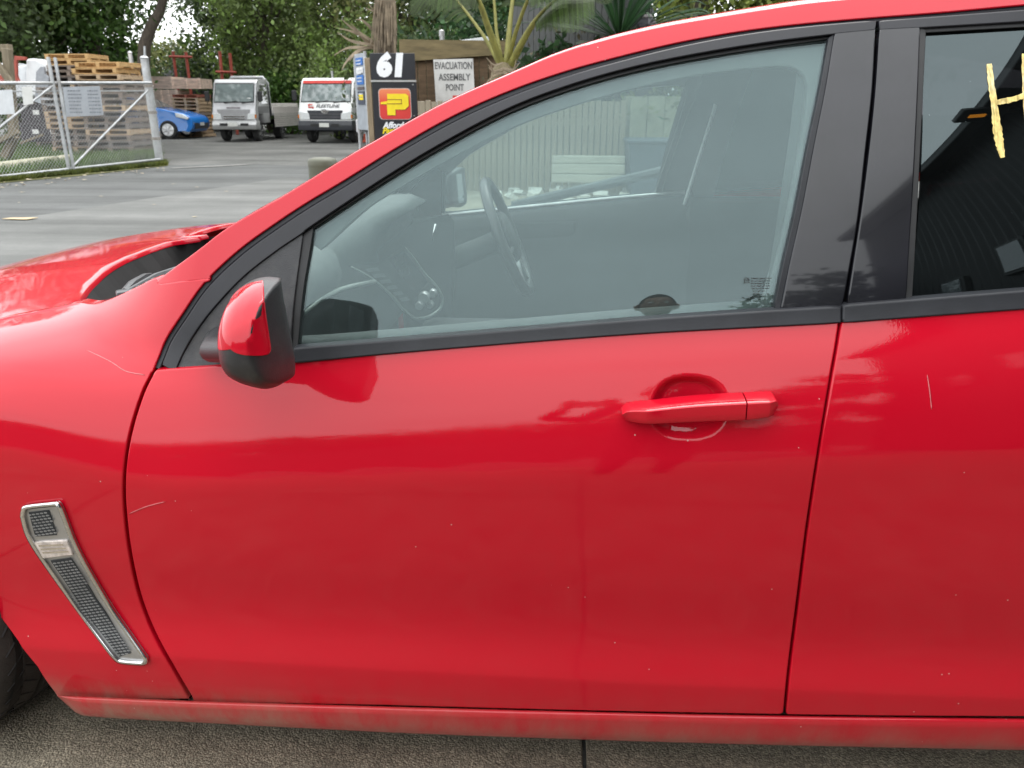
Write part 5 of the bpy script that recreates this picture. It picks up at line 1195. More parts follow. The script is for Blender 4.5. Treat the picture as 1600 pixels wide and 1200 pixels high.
tb = empty('leaning_board', gnd(60, 252), label='thin grey board leaning on the lower dark crate', cat='board'); tbar(tb, 'plank', [(32,224),(68,210)], .03, TIM, YL-.9)
# red uprights of a steel rack further back
OX = MATS['red_oxide_steel']
for i, (a, b, lab) in enumerate((((270,80,277,140), (290,81,297,140), 'red steel rack uprights above the pinkish pallets, left pair'), ((343,80,347,142), (359,83,363,142), 'red steel rack uprights above the silver truck, right pair'))):
    Yr = Y2+1.9; b0 = at_y(a[2], 200, Yr); t = empty('steel_rack', (b0.x, Yr, 0), label=lab, cat='rack')
    for (x0, y0, x1, y1) in (a, b):
        mb = MB(); p, q_ = at_y(x0, y0, Yr), at_y(x1, y1, Yr); p, q_ = p-t.location, q_-t.location; q_.z = 0; q_.x = p.x+(q_.x-p.x)*1.0; mb.tube([q_, p], .075, 4); mb.build('upright', OX, t)
    y = 112 if i else 88
    mb = MB(); mb.tube([at_y(a[0]-6, y, Yr-.1)-t.location, at_y(b[0]+10, y+1, Yr-.1)-t.location], .05, 4); mb.build('cross_bar', OX, t)
# sheds far back
def shed(label, px0, px1, py, Yd, m, rm, depth=6, ov=.3):
    a, b = at_y(px0, py, Yd), at_y(px1, py, Yd); w = b.x-a.x; t = empty('shed', ((a.x+b.x)/2, Yd, 0), label=label, cat='shed')
    mb = MB(); mb.box((0, depth/2, a.z/2-.1), (w, depth, a.z-.2)); mb.build('wall', m, t)
    mb = MB(); mb.prism([(-w/2-ov, a.z-.2), (w/2+ov, a.z-.2), (w/2+ov, a.z-.05), (0, a.z+.9), (-w/2-ov, a.z-.05)], -ov, depth+ov, 'XZ'); mb.build('roof', rm, t)
    mb = MB(); mb.box((-w*.2, -.02, 1.05), (1.0, .06, 2.0)); mb.build('door', MATS['grey_plastic'], t); return t
DKS = mat('dark_shed_wall', (.05, .05, .055), .8, var=.3); DKR = mat('dark_shed_roof', (.055, .055, .062), .7, var=.3)
shed('low dark shed under the trees behind the red rack uprights', 246, 336, 122, Y2+9, DKS, DKR); shed('dark roofed shed behind the white truck', 470, 600, 121, Y2+7, DKS, DKR)
wpoly('rock_heap', 'grey mound behind the pallets left of the silver truck', 'mound', [(232,150),(250,118),(268,106),(286,116),(300,132),(330,130),(338,150)], Y2+6.5, 1.5, mat('grey_mound', (.07, .07, .075), .9, var=.4), .2)
# ---- vehicles
TW = mat('vehicle_tyre', (.018, .018, .018), .8, var=.4); VG = mat('vehicle_glass', (.16, .19, .19), .07, var=.25, scale=3, coat=1, spec=.8)
PLATE = mat('number_plate', (.55, .55, .52), .5, var=.1); LAMP = mat('lamp_lens', (.62, .64, .64), .12, var=.25, scale=30, coat=1); AMB = mat('amber_lens', (.5, .16, .02), .2); DKP = mat('dark_bumper_plastic', (.028, .030, .036), .5, var=.25)
def vwheel(par, x, y, r, w, rimm):
    mb = MB(); s_ = 1 if x > 0 else -1
    t = empty('wheel', (x, y, r), parent=par)
    mb.lathe([(r*.6, -w/2), (r*.9, -w/2), (r, -w/2+.04), (r, w/2-.04), (r*.9, w/2), (r*.6, w/2)], (0,0,0), 22, 'X'); mb.build('tyre', TW, t, smooth=True, angle=35)
    mb = MB(); mb.lathe([(r*.62, -w/2+.02), (r*.55, -w/2+.03), (r*.5, -w/2+.06), (r*.5, w/2-.06), (r*.55, w/2-.03), (r*.62, w/2-.02)], (0,0,0), 22, 'X')
    for k in range(5):
        a = 2*math.pi*k/5
        for sd_ in (-1, 1): mb.tube([(sd_*(w/2-.03), .04*math.cos(a), .04*math.sin(a)), (sd_*(w/2-.025), r*.56*math.cos(a+.12), r*.56*math.sin(a+.12))], .035, 6); mb.tube([(sd_*(w/2-.03), .04*math.cos(a), .04*math.sin(a)), (sd_*(w/2-.025), r*.56*math.cos(a-.22), r*.56*math.sin(a-.22))], .028, 6)
    mb.build('rim', rimm, t)
def bprism(poly, a, b, plane, bev, seg=3):
    m0 = MB(); m0.prism(poly, a, b, plane); bm = bmesh.new(); vs = [bm.verts.new(v) for v in m0.v]
    for f in m0.f: bm.faces.new([vs[i] for i in f])
    bmesh.ops.recalc_face_normals(bm, faces=bm.faces[:])
    if bev: bmesh.ops.bevel(bm, geom=[e for e in bm.edges if e.calc_face_angle(0) > .5], offset=bev, segments=seg, affect='EDGES', profile=.55, clamp_overlap=True)
    o = MB(); bm.verts.index_update(); o.v = [tuple(v.co) for v in bm.verts]; o.f = [tuple(v.index for v in f.verts) for f in bm.faces]; bm.free(); return o
def truck(name, label, base, rz, w, body, style):
    """small cab-over truck; local -y is forward, origin on the ground under the bumper"""
    t = empty(name, base, rz, label, 'truck'); hw = w/2; WH = style == 'white'
    sl = [(0, .50), (0, 1.10), (.10, 1.30), (.42, 2.02), (.58, 2.14), (1.55, 2.18), (1.62, 2.1), (1.62, .62), (.95, .62), (.80, .95), (.35, .95), (.25, .50)]
    bprism(sl, -hw, hw, 'YZ', .07).build('cab', body, t, smooth=True, angle=35)
    # raked windscreen standing 6 mm proud with a black surround
    def fr(y0, z0, y1, z1, a, b, o):
        n = Vector((0, -(z1-z0), (y1-y0))).normalized(); return [Vector((-a, y0, z0))+n*o, Vector((a, y0, z0))+n*o, Vector((b, y1, z1))+n*o, Vector((-b, y1, z1))+n*o]
    def slab(name_, q_, th, m):
        n = (q_[1]-q_[0]).cross(q_[3]-q_[0]).normalized(); mb = MB(); mb.add(q_+[v-n*th for v in q_], [(0,1,2,3),(7,6,5,4),(0,4,5,1),(1,5,6,2),(2,6,7,3),(3,7,4,0)]); return mb.build(name_, m, t)
    slab('windscreen_seal', fr(.118, 1.34, .415, 2.01, hw-.06, hw-.09, .006), .02, BLK)
    slab('windscreen', fr(.13, 1.37, .40 if not WH else .375, 1.975 if not WH else 1.92, hw-.09, hw-.115, .018), .006, VG)
    for x in (-.35, .30):
        mb = MB(); mb.tube([(x, .09, 1.33), (x+.45, .125, 1.40)], .014, 6); mb.build('wiper', BLK, t)
    for s_ in (-1, 1):
        mb = MB(); mb.prism([(.45, 1.30), (.62, 1.98), (1.45, 2.0), (1.45, 1.32)], s_*(hw+.002), s_*(hw+.010), 'YZ'); mb.build('side_window', mat('dark_side_glass', (.03, .035, .035), .08, coat=1), t)
        mb = MB(); mb.prism([(.28, 1.0), (.30, 1.22), (1.50, 1.22), (1.50, .98)], s_*(hw+.001), s_*(hw+.006), 'YZ'); mb.build('door_panel', mat('truck_door_'+style, (.12, .12, .125) if not WH else (.6, .6, .6), .4, var=.1), t)
        mb = MB(); mb.tube([(s_*hw, .30, 1.55), (s_*(hw+.16), .16, 1.60), (s_*(hw+.18), .14, 1.30)], .014, 6); mb.build('mirror_stay', BLK, t)
        mb = MB(); mb.bbox((s_*(hw+.17), .14, 1.56), (.18, .08, .34), .03); mb.build('mirror', BLK, t)
    bz = .62
    mb = bprism([(-.10, .42), (-.12, .60), (-.06, .74), (.30, .74), (.30, .42)], -hw-.02, hw+.02, 'YZ', .03); mb.build('bumper', DKP if WH else SATIN, t, smooth=True, angle=35)
    mb = MB(); mb.box((-.02 if WH else -.05, -.132, .60), (.36, .012, .13)); mb.build('plate', PLATE, t)
    for s_ in (-1, 1):
        mb = MB(); mb.box((s_*.38, -.124, .60), (.30, .012, .09)); mb.build('bumper_slot', BLK, t)
        mb = bprism([(s_*(hw-.34), .77), (s_*(hw-.02), .77), (s_*(hw-.01), 1.0), (s_*(hw-.30), .96)] if not WH else [(s_*(hw-.42), .78), (s_*(hw-.02), .78), (s_*(hw-.01), 1.06), (s_*(hw-.40), .98)], -.035, .05, 'XZ', .015); mb.build('headlamp', LAMP, t)
        mb = MB(); mb.box((s_*(hw-.01), -.01, .88), (.05, .09, .12)); mb.build('indicator', AMB, t)
    if WH:
        bprism([(-hw+.40, .78), (hw-.40, .78), (hw-.34, 1.08), (-hw+.34, 1.08)], -.025, .05, 'XZ', .01).build('grille', DKP, t)
        for z in (.86, .96): mb = MB(); mb.box((0, -.03, z), (w-.86, .02, .03)); mb.build('grille_bar', mat('grille_grey', (.07, .07, .075), .4), t)
        em = MB(); em.lathe([(.14, 0), (.145, -.012), (.105, -.016), (.10, 0)], (0, -.028, 1.06), 22, 'Y'); em.v = [(x, y, 1.06+(z-1.06)*.68) for x, y, z in em.v]; em.lathe([(.05, 0), (.05, -.012)], (0, -.028, 1.06), 16, 'Y'); em.tube([(-.09, -.035, 1.095), (.09, -.035, 1.095)], .012, 6); em.build('emblem', CHROME, t)
        slab('red_band', fr(.388, 1.955, .43, 2.05, hw-.09, hw-.10, .020), .01, mat('red_band_print', (.55, .05, .04), .5))
        text_obj('FLEETLINE', 'lettering', mat('dark_print', (.06, .06, .065), .6), .15, (.10, -.012 if False else .012, 1.22), (math.pi/2-.12, 0, 0), t, shear=.3, sx=1.25, bold=.003)
        mb = MB(); mb.prism([(-.62, 1.16), (-.46, 1.16), (-.46, 1.20), (-.58, 1.20), (-.58, 1.25), (-.46, 1.25), (-.46, 1.29), (-.62, 1.29)], .0, .02, 'XZ'); mb.prism([(-.53, 1.20), (-.42, 1.20), (-.42, 1.14), (-.47, 1.14)], .0, .02, 'XZ'); o = mb.build('logo', mat('logo_red', (.55, .06, .04), .5), t); o.location = (0, .012, 0)
        mb = MB(); mb.box((hw-.28, .165, 1.47), (.24, .01, .22)); o = mb.build('paper', mat('white_paper', (.7, .7, .7), .7), t)
    else:
        for x, ww in ((-.30, .20), (0, .42), (.30, .20)):
            for z in (.80, .88): mb = MB(); mb.bbox((x, -.02, z), (ww, .05, .05), .01); mb.build('grille_bar', CHROME, t)
        mb = MB(); mb.box((0, -.0045, 1.17), (.5, .012, .045)); mb.build('badge', mat('badge_grey', (.22, .20, .21), .4), t)
        bprism([(-hw+.18, 1.12), (hw-.18, 1.12), (hw-.32, .78), (-hw+.32, .78)], -.012, .02, 'XZ', .006).build('front_panel', body, t)
        mb = MB(); mb.box((hw-.25, .165, 1.45), (.14, .01, .12)); mb.build('paper', mat('white_paper', (.7, .7, .7), .7), t)
    mb = MB(); mb.box((0, 2.9, .62), (.8, 4.2, .16)); mb.build('chassis', BLK, t)
    for s_ in (-1, 1):
        vwheel(t, s_*(hw-.20), .62, .36, .22, STEEL if not WH else mat('dull_rim', (.25, .25, .25), .5)); vwheel(t, s_*(hw-.22), 3.2, .36, .30, STEEL)
    # deck with drop sides
    mb = MB(); mb.box((0, 3.45, .93), (w+.16, 3.3, .08)); mb.build('tray_deck', SATIN, t)
    AL = mat('ribbed_alloy', (.46, .43, .40), .5, var=.15, scale=3)
    if not WH:
        for s_ in (-1, 1):
            for k in range(7): mb = MB(); mb.bbox((s_*(hw+.09), 3.45, .50+k*.075), (.035, 3.25, .068), .012); mb.build('side_board', AL, t)
        for k in range(5): mb = MB(); mb.bbox((0, 5.12, .98+k*.08), (w+.16, .03, .07), .01); mb.build('tail_board', AL, t)
        mb = MB(); mb.bbox((hw+.06, 3.45, 1.10), (.05, 3.25, .24), .012); mb.build('top_side', mat('pale_alloy', (.55, .50, .48), .5, var=.1), t)
        hp = [(-hw+.04, 1.80, .97), (-hw+.04, 1.80, 2.05), (-hw+.20, 1.80, 2.25), (hw-.20, 1.80, 2.25), (hw-.04, 1.80, 2.05), (hw-.04, 1.80, .97)]
        mb = MB(); mb.tube(hp, .05, 10); mb.build('hoop', STEEL, t, smooth=True, angle=50)
        mb = MB(); mb.tube([(hw-.02, 1.72, .9), (hw-.04, 1.68, 2.0), (hw-.12, 1.62, 2.16)], .045, 8); mb.build('snorkel_pipe', DKP, t, smooth=True)
    else:
        mb = MB(); mb.box((0, 2.0, 1.35), (w+.1, .06, .85)); mb.build('headboard', mat('grey_headboard', (.30, .31, .32), .5), t)
        for s_ in (-1, 1): mb = MB(); mb.bbox((s_*(hw+.09), 3.55, 1.05), (.03, 3.1, .24), .01); mb.build('side_board', AL, t)
        mb = MB(); mb.tube([(-.35, 1.78, 2.1), (-.35, 1.78, 2.5)], .06, 8); mb.build('exhaust_stack', SATIN, t)
    return t
SIL = mat('silver_cab_paint', (.38, .38, .39), .3, metal=.35, var=.08, coat=.6); WHP = mat('white_cab_paint', (.72, .72, .71), .35, var=.05, coat=.6)
b1 = gnd(379, 221.5); s1 = (at_y(405, 190, b1.y).x-at_y(336, 190, b1.y).x)
T1 = truck('silver_truck', 'silver flat tray truck parked facing us, ribbed alloy drop sides', (at_y(370, 215, b1.y).x, b1.y, 0), R(2), s1*.97, SIL, 'silver')
b2 = gnd(513, 223.5); s2 = (at_y(557, 190, b2.y).x-at_y(467, 190, b2.y).x)
T2 = truck('white_truck', 'white cab truck with red roof band, parked beside the silver truck', (at_y(511, 215, b2.y).x, b2.y, 0), R(-6), s2*.96, WHP, 'white')
for T_, pyt, b_ in ((T1, 122.5, b1), (T2, 120.5, b2)):
    z = at_y(400, pyt, b_.y+.8).z; T_.scale = (1, 1, z/2.18)
def hatch(base, rz):
    """blue hatchback; local +x is forward"""
    t = empty('blue_car', base, rz, 'bright blue hatchback half hidden by the gate post, nose to the right', 'car')
    BL = paint_mat('blue_car_paint', (.015, .17, .55), dust=.03)
    prof = [(2.08, .24), (2.20, .40), (2.21, .60), (2.13, .76), (1.75, .91), (1.2, 1.02), (.88, 1.07), (.35, 1.34), (-.2, 1.45), (-.9, 1.44), (-1.6, 1.28), (-1.95, .98), (-2.1, .85), (-2.12, .4), (-2.0, .26)]
    c = spl(prof, 3); rows = []
    for (yy, ins) in ((-.88, .30), (-.885, .12), (-.86, .03), (-.70, .0), (-.35, -.01), (0, -.015), (.35, -.01), (.70, .0), (.86, .03), (.885, .12), (.88, .30)):
        row = []
        for x, z in c:
            cx, cz = 0., .70; k = 1-ins*.35; up = max(0, z-.95); y = yy*(1-up*.42)*(1-.10*max(0, (abs(x)-1.4))**1.5)
            row.append(Vector((cx+(x-cx)*k, y, cz+(z-cz)*(k if z > cz else 1-ins*.2))))
        rows.append(row)
    mb = MB(); mb.grid(rows); mb.f.append(tuple(range(len(c)))); mb.f.append(tuple(len(mb.v)-len(c)+j for j in range(len(c)))[::-1]); mb.build('body', BL, t, smooth=True, angle=60)
    sg_ = mat('car_side_glass', (.10, .13, .14), .06, coat=1, var=.3)
    for s_ in (-1, 1):
        y0, y1 = s_*.86, s_*.72
        mb = MB(); q_ = [Vector(v) for v in ((.92, y0, 1.0), (.30, y1, 1.33), (-.25, y1, 1.38), (-.25, y0, .97))]; mb.add(q_+[v+Vector((0, -s_*.03, 0)) for v in q_], [(0,1,2,3),(7,6,5,4),(0,4,5,1),(1,5,6,2),(2,6,7,3),(3,7,4,0)]); mb.build('side_window', sg_, t)
        mb = MB(); q_ = [Vector(v) for v in ((-.33, y0, .97), (-.33, y1, 1.38), (-.95, y1, 1.36), (-1.4, y0, 1.0))]; mb.add(q_+[v+Vector((0, -s_*.03, 0)) for v in q_], [(0,1,2,3),(7,6,5,4),(0,4,5,1),(1,5,6,2),(2,6,7,3),(3,7,4,0)]); mb.build('side_window', sg_, t)
        mb = bprism([(1.66, .76), (2.05, .66), (2.12, .72), (1.92, .84), (1.64, .90)], s_*.66, s_*.875, 'XZ', .02); mb.build('headlight', LAMP, t)
        mb = MB(); mb.bbox((.72, s_*.97, 1.02), (.12, .18, .13), .03); mb.build('mirror', BL, t)
        for x in (1.33, -1.33):
            w_ = empty('wheel', (x, s_*.80, .31), parent=t)
            mb = MB(); mb.lathe([(.20, -.10), (.29, -.10), (.31, -.06), (.31, .06), (.29, .10), (.20, .10)], (0,0,0), 24, 'Y'); mb.build('tyre', TW, w_, smooth=True, angle=35)
            mb = MB(); mb.lathe([(.215, -.105), (.20, -.115), (.19, -.09), (.19, .09), (.20, .115), (.215, .105)], (0,0,0), 24, 'Y')
            for k in range(7): a = 2*math.pi*k/7; mb.tube([(.03*math.cos(a), s_*.10, .03*math.sin(a)), (.20*math.cos(a), s_*.108, .20*math.sin(a))], [.03, .022], 6)
            mb.build('rim', mat('bright_alloy', (.62, .62, .63), .3, metal=.6), w_)
            mb = MB(); mb.lathe([(.32, -.05), (.33, .0), (.32, .07)], (0, 0, .0), 24, 'Y'); mb.build('arch', DKP, w_)
    mb = MB(); mb.grid([[Vector((x, y*(.70 if x < .6 else .80), z)) for y in np.linspace(-1, 1, 9)] for x, z in ((.90, 1.075), (.65, 1.20), (.36, 1.355))]); mb.v = [(v[0]+.012, v[1], v[2]+.012) for v in mb.v]; mb.build('windscreen', sg_, t, smooth=True)
    mb = bprism([(-.62, .34), (.62, .34), (.70, .56), (-.70, .56)], 2.10, 2.225, 'YZ', .03); mb.build('grille', DKP, t)
    mb = MB(); mb.box((2.235, 0, .50), (.012, .36, .11)); mb.build('plate', PLATE, t)
    return t
bb = gnd(262, 217); ah = R(3); wx_, wy_ = 1.33*1.12, -.88*1.12; wp_ = at_y(263, 204, bb.y)
hb = hatch((wp_.x-(wx_*math.cos(ah)-wy_*math.sin(ah)), wp_.y-(wx_*math.sin(ah)+wy_*math.cos(ah)), 0), ah); hb.scale = (1.12, 1.12, 1.10)
# ================================================================== SIGNS, WALL, PLANTS, MIDDLE DISTANCE
def face_board(name, label, cat, x0, x1, ytop, Yd, rz=0):
    a, b = at_y(x0, 150, Yd), at_y(x1, 150, Yd); t = empty(name, ((a.x+b.x)/2, Yd, 0), rz, label, cat); zt = at_y((x0+x1)/2, ytop, Yd).z
    return t, (b.x-a.x), zt, (lambda px, py: ((at_y(px, py, Yd).x-t.location.x)/math.cos(rz), at_y(px, py, Yd).z))
BKS = mat('black_sign_face', (.008, .009, .014), .35, var=.3, scale=4, coat=.3); WPR = mat('white_print', (.75, .76, .78), .6, var=.05); YPR = mat('yellow_print', (.78, .60, .01), .55, var=.08); RPR = mat('red_print', (.62, .035, .02), .5, var=.15, scale=1.4)
Y61 = 14.2
t, w, zt, L_ = face_board('number_sign', 'tall black 61 street number sign with red and yellow P logo', 'sign', 582, 650, 83, Y61, R(6))
x0, zz1 = L_(582, 126.5); x1, _ = L_(650, 126.5); zl = zz1
mb = MB(); mb.bbox((0, .03, (zt+zl)/2+.01), (w, .05, zt-zl-.02), .006); mb.build('number_panel', BKS, t)
mb = MB(); mb.bbox((.01, .03, (zl-.02+.35)/2), (w, .05, zl-.02-.35), .006); mb.build('logo_panel', BKS, t)
mb = MB(); mb.box((0, .0, zl-.002), (w+.02, .03, .03)); mb.build('divider', SATIN, t)
for dx in (-w/2-.055, w/2-.1): mb = MB(); mb.bbox((dx, .06, zt/2-.05), (.10, .10, zt-.06), .008); mb.build('post', mat('tan_post', (.22, .17, .11), .85, var=.3, scale=3, stretch=(5, 5, 1)), t)
cx, cz = L_(612, 103.5)
text_obj('61', 'numerals', WPR, .50, (cx-.02, -.004, cz), (math.pi/2, 0, 0), t, shear=.12, bold=.038, sx=1.02, spacing=1.04)
def rrect(x0, z0, x1, z1, r, n=5):
    p = []
    for (cx_, cz_, a0) in ((x1-r, z1-r, 0), (x0+r, z1-r, 90), (x0+r, z0+r, 180), (x1-r, z0+r, 270)):
        for k in range(n+1): a = R(a0+90*k/n); p.append((cx_+r*math.cos(a), cz_+r*math.sin(a)))
    return p
xa, za = L_(595, 186); xb, zb_ = L_(640, 139)
mb = MB(); mb.prism(rrect(xa-.012, za-.012, xb+.012, zb_+.012, .07), -.006, .005, 'XZ'); mb.build('logo_border', mat('silver_border', (.5, .45, .42), .3, var=.2), t)
LG = bpy.data.materials.new('red_logo_print'); LG.use_nodes = True; nt = LG.node_tree
tcx = nd(nt, 'ShaderNodeTexCoord'); spx = nd(nt, 'ShaderNodeSeparateXYZ'); nt.links.new(tcx.outputs['Generated'], spx.inputs[0]); rr_ = ramp(nt, spx.outputs[2], [(0, (.55, .03, .03)), (.55, (.62, .04, .02)), (1, (.72, .22, .09))]); nt.links.new(rr_.outputs[0], nt.nodes['Principled BSDF'].inputs['Base Color']); nt.nodes['Principled BSDF'].inputs['Roughness'].default_value = .4
mb = MB(); mb.prism(rrect(xa, za, xb, zb_, .065), -.012, .004, 'XZ'); mb.build('logo_square', LG, t)
def lp(u, v): return (xa+(xb-xa)*u, za+(zb_-za)*v)
sh_ = [(.27,.83),(.86,.83),(.93,.76),(.93,.45),(.80,.33),(.50,.33),(.50,.13),(.24,.13),(.24,.50),(.08,.52),(.08,.58),(.24,.60),(.24,.63),(.70,.63),(.70,.52),(.36,.52),(.30,.53),(.30,.70),(.27,.70)]
Pp = [(.26,.84),(.86,.84),(.94,.77),(.94,.44),(.82,.32),(.50,.32),(.50,.13),(.24,.13),(.24,.49),(.04,.50),(.04,.56),(.26,.60)]
mb = MB(); mb.prism([lp(u+.02, v-.02) for u, v in Pp], -.014, -.004, 'XZ'); mb.build('logo_shadow', mat('dark_red_print', (.25, .01, .01), .5), t)
mb = MB(); mb.prism([lp(*p) for p in Pp], -.018, -.008, 'XZ'); mb.build('logo_letter', YPR, t)
mb = MB()
for (u0, v0, u1, v1) in ((.24,.64,.72,.665),(.24,.50,.72,.525),(.70,.50,.725,.665)): mb.prism([lp(u0, v0), lp(u1, v0), lp(u1, v1), lp(u0, v1)], -.0215, -.016, 'XZ')
tag(mb.build('logo_line', mat('brown_print', (.25, .12, .01), .5), t), kind='stuff')
def tl(body, px0, py, h, m, bold): 
    x_, z_ = L_(px0, py); return text_obj(body, 'lettering', m, h, (x_, -.006, z_), (math.pi/2, 0, 0), t, shear=.28, bold=bold, align='LEFT', sx=.92)
tl('Affordable', 599, 196, .155, WPR, .006); tl('PartsWorld', 598, 204.5, .150, YPR, .006)
tl('.co.nz', 599, 210.5, .09, WPR, .003)
for px, py in ((644.5,132),(646.5,181)): x_, z_ = L_(px, py); mb = MB(); mb.box((x_, -.004, z_), (.03, .01, .012)); mb.build('bolt', SATIN, t)
# slim directory sign seen edge-on, left of the number sign
Yd_ = 15.4
a = at_y(566, 150, Yd_); t = empty('directory_sign', (a.x, Yd_, 0), R(-58), 'narrow silver directory board with small blue plates, seen obliquely', 'sign')
zt2 = at_y(566, 84, Yd_).z; zb2 = at_y(566, 203, Yd_).z; ww = .62
mb = MB(); mb.bbox((0, 0, (zt2+zb2)/2), (ww, .06, zt2-zb2), .008); mb.build('board', mat('silver_sign_board', (.40, .43, .47), .4, var=.15, metal=.3), t)
for dx in (-1, 1): mb = MB(); mb.tube([(dx*(ww/2+.02), .0, 0), (dx*(ww/2+.02), 0, zt2+.03)], .035, 8); mb.build('post', STEEL, t)
BLU = mat('blue_plate', (.035, .14, .42), .5, var=.2, scale=10); zi = lambda py: at_y(566, py, Yd_).z
for (y0, y1, m) in ((90,103,BLU),(105,115,mat('white_plate', (.62, .62, .62), .5)),(117,133,BLU),(135,141,mat('brown_plate', (.10, .08, .08), .5)),(142,164,mat('navy_plate', (.06, .07, .10), .5))):
    mb = MB(); mb.bbox((.06, -.042, (zi(y0)+zi(y1))/2), (ww*.68, .012, zi(y0)-zi(y1)-.015), .003); mb.build('plate', m, t)
    mb = MB()
    for k in range(2): mb.box((.04, -.052, zi(y0)-.06-k*.06), (ww*.45, .006, .022))
    if y1-y0 > 9: tag(mb.build('lettering', mat('pale_print', (.5, .52, .55), .6), t), kind='stuff')
mb = MB(); mb.box((.08, -.052, zi(152)), (ww*.4, .006, .10)); mb.build('plate', YPR, t)
# service boxes by the sign post
for (px0, px1, py0, py1, lab, m) in ((557,564,187,207,'white meter box standing at the corner of the white truck', mat('white_box', (.6, .6, .62), .5)), (566,575,186,206,'dark meter cabinet beside the white meter box', mat('dark_box', (.06, .065, .07), .5))):
    Yb = 16.2; p, q_ = at_y(px0, py1, Yb), at_y(px1, py0, Yb); t = empty('meter_box', ((p.x+q_.x)/2, Yb, 0), 0, lab, 'box'); w_, h_ = q_.x-p.x, q_.z-p.z
    mb = MB(); mb.bbox((0, .1, p.z+h_/2), (w_, .2, h_), .012); mb.build('cabinet', m, t); mb = MB(); mb.box((0, -.004, p.z+h_/2), (w_*.8, .012, h_*.8)); mb.build('door', m, t); mb = MB(); mb.tube([(0, .1, 0), (0, .1, p.z)], .03, 8); mb.build('leg', STEEL, t)
# road cone peeping past the windscreen pillar
pc = gnd(573, 222); t = empty('road_cone', (pc.x, pc.y, 0), label='faded orange road cone by the foot of the number sign', cat='cone')
ORG = mat('faded_orange', (.62, .11, .06), .6, var=.2, scale=8)
mb = MB(); mb.lathe([(.14, .03), (.13, .06), (.07, .42), (.035, .70), (.02, .71)], (0,0,0), 18); mb.build('body', ORG, t, smooth=True, angle=40); mb = MB(); mb.bbox((0,0,.02), (.36,.36,.04), .01); mb.build('base', ORG, t); mb = MB(); mb.lathe([(.098, .30), (.080, .40), (.076, .40)], (0,0,0), 18); mb.build('band', WPR, t)
# grey green bollard
pb = at_y(503, 249, 4.75); t = empty('bollard', (pb.x, pb.y, 0), label='squat olive grey bollard with a domed cap beside the windscreen pillar', cat='bollard')
rb_ = (at_y(524.5, 252, 4.75).x-at_y(481.5, 252, 4.75).x)/2; OLV = mat('olive_paint', (.075, .078, .052), .55, var=.15, scale=6, bump=.1, dirt=((.08, .07, .05), .4))
mb = MB(); mb.lathe([(rb_, -.02), (rb_, pb.z-.03)], (0,0,0), 28); mb.build('shaft', OLV, t, smooth=True, angle=50); mb = MB(); mb.lathe([(rb_*1.02, pb.z-.045), (rb_*1.02, pb.z-.012), (rb_*.93, pb.z+.004), (rb_*.55, pb.z+.014), (rb_*.1, pb.z+.016)], (0,0,0), 28); mb.build('cap', OLV, t, smooth=True, angle=60)
# ---- timber wall with the assembly sign
WD = mat('brown_stained_timber', (.125, .080, .045), .85, var=.4, scale=2.2, stretch=(1.2, 1, 5), bump=.5, bscale=14); WD2 = mat('olive_timber', (.150, .115, .055), .85, var=.35, scale=2, stretch=(1, 1, 6), bump=.4, bscale=14)
YW = 15.0
wl, wr_ = at_y(640, 150, YW), at_y(790, 150, YW); t = empty('timber_wall', ((wl.x+wr_.x)/2, YW, 0), R(3), 'brown timber wall with a heavy top beam behind the signs', 'wall'); W_ = wr_.x-wl.x; zt = at_y(700, 64, YW).z; zm = at_y(700, 91, YW).z
n_ = 11
for k in range(n_):
    mb = MB(); mb.bbox((-W_/2+W_*(k+.5)/n_, .10+.01*(k % 2), (zm+.05)/2), (W_/n_-.008, .04, zm+.05), .006); mb.build('wall_board', WD, t)
mb = MB(); q_ = [(-W_/2-.15, at_y(625, 97, YW).z), (W_/2+.1, at_y(778, 84, YW).z), (W_/2+.1, zt), (-W_/2-.15, at_y(625, 62, YW).z)]; mb.prism(q_, -.02, .07, 'XZ'); mb.build('top_beam', WD2, t)
Ye = YW-.14
q_ = [at_y(*p, Ye) for p in ((677,93),(739,91.5),(743,172),(682,176))]; c = sum(q_, Vector())/4; t = empty('assembly_sign', (c.x, Ye, c.z), 0, 'weathered white evacuation assembly point sign fixed to the timber wall', 'sign')
mb = MB(); mb.add([v-c for v in q_]+[v-c+Vector((0, .02, 0)) for v in q_], [(0,1,2,3),(7,6,5,4),(0,4,5,1),(1,5,6,2),(2,6,7,3),(3,7,4,0)]); mb.build('board', mat('weathered_white_board', (.60, .59, .57), .6, var=.12, scale=4, dirt=((.30, .27, .24), .35)), t)
GP2 = mat('grey_letter_print', (.13, .13, .13), .7, var=.4, scale=30)
for body, px, py, ph, pw in (('EVACUATION', 708.5, 103, 11.5, 58), ('ASSEMBLY', 710, 121, 11, 50), ('POINT', 710.5, 137, 10.5, 28)):
    o = text_obj(body, 'lettering', GP2, 1.0, (0, 0, 0), (math.pi/2, 0, 0), t, bold=.02); xs_ = [v.co.x for v in o.data.vertices]; zs_ = [v.co.y for v in o.data.vertices]
    w_ = at_y(px+pw/2, py, Ye).x-at_y(px-pw/2, py, Ye).x; h_ = at_y(px, py-ph/2, Ye).z-at_y(px, py+ph/2, Ye).z; o.scale = (w_/(max(xs_)-min(xs_)), h_/(max(zs_)-min(zs_)), 1); cc = at_y(px, py, Ye)-c; o.location = (cc.x, -.004, cc.z)
x_, z_ = (at_y(712, 158, Ye)-c).x, (at_y(712, 158, Ye)-c).z
text_obj('P', 'lettering', RPR, .24, (x_, -.004, z_), (math.pi/2, 0, 0), t, bold=.012)
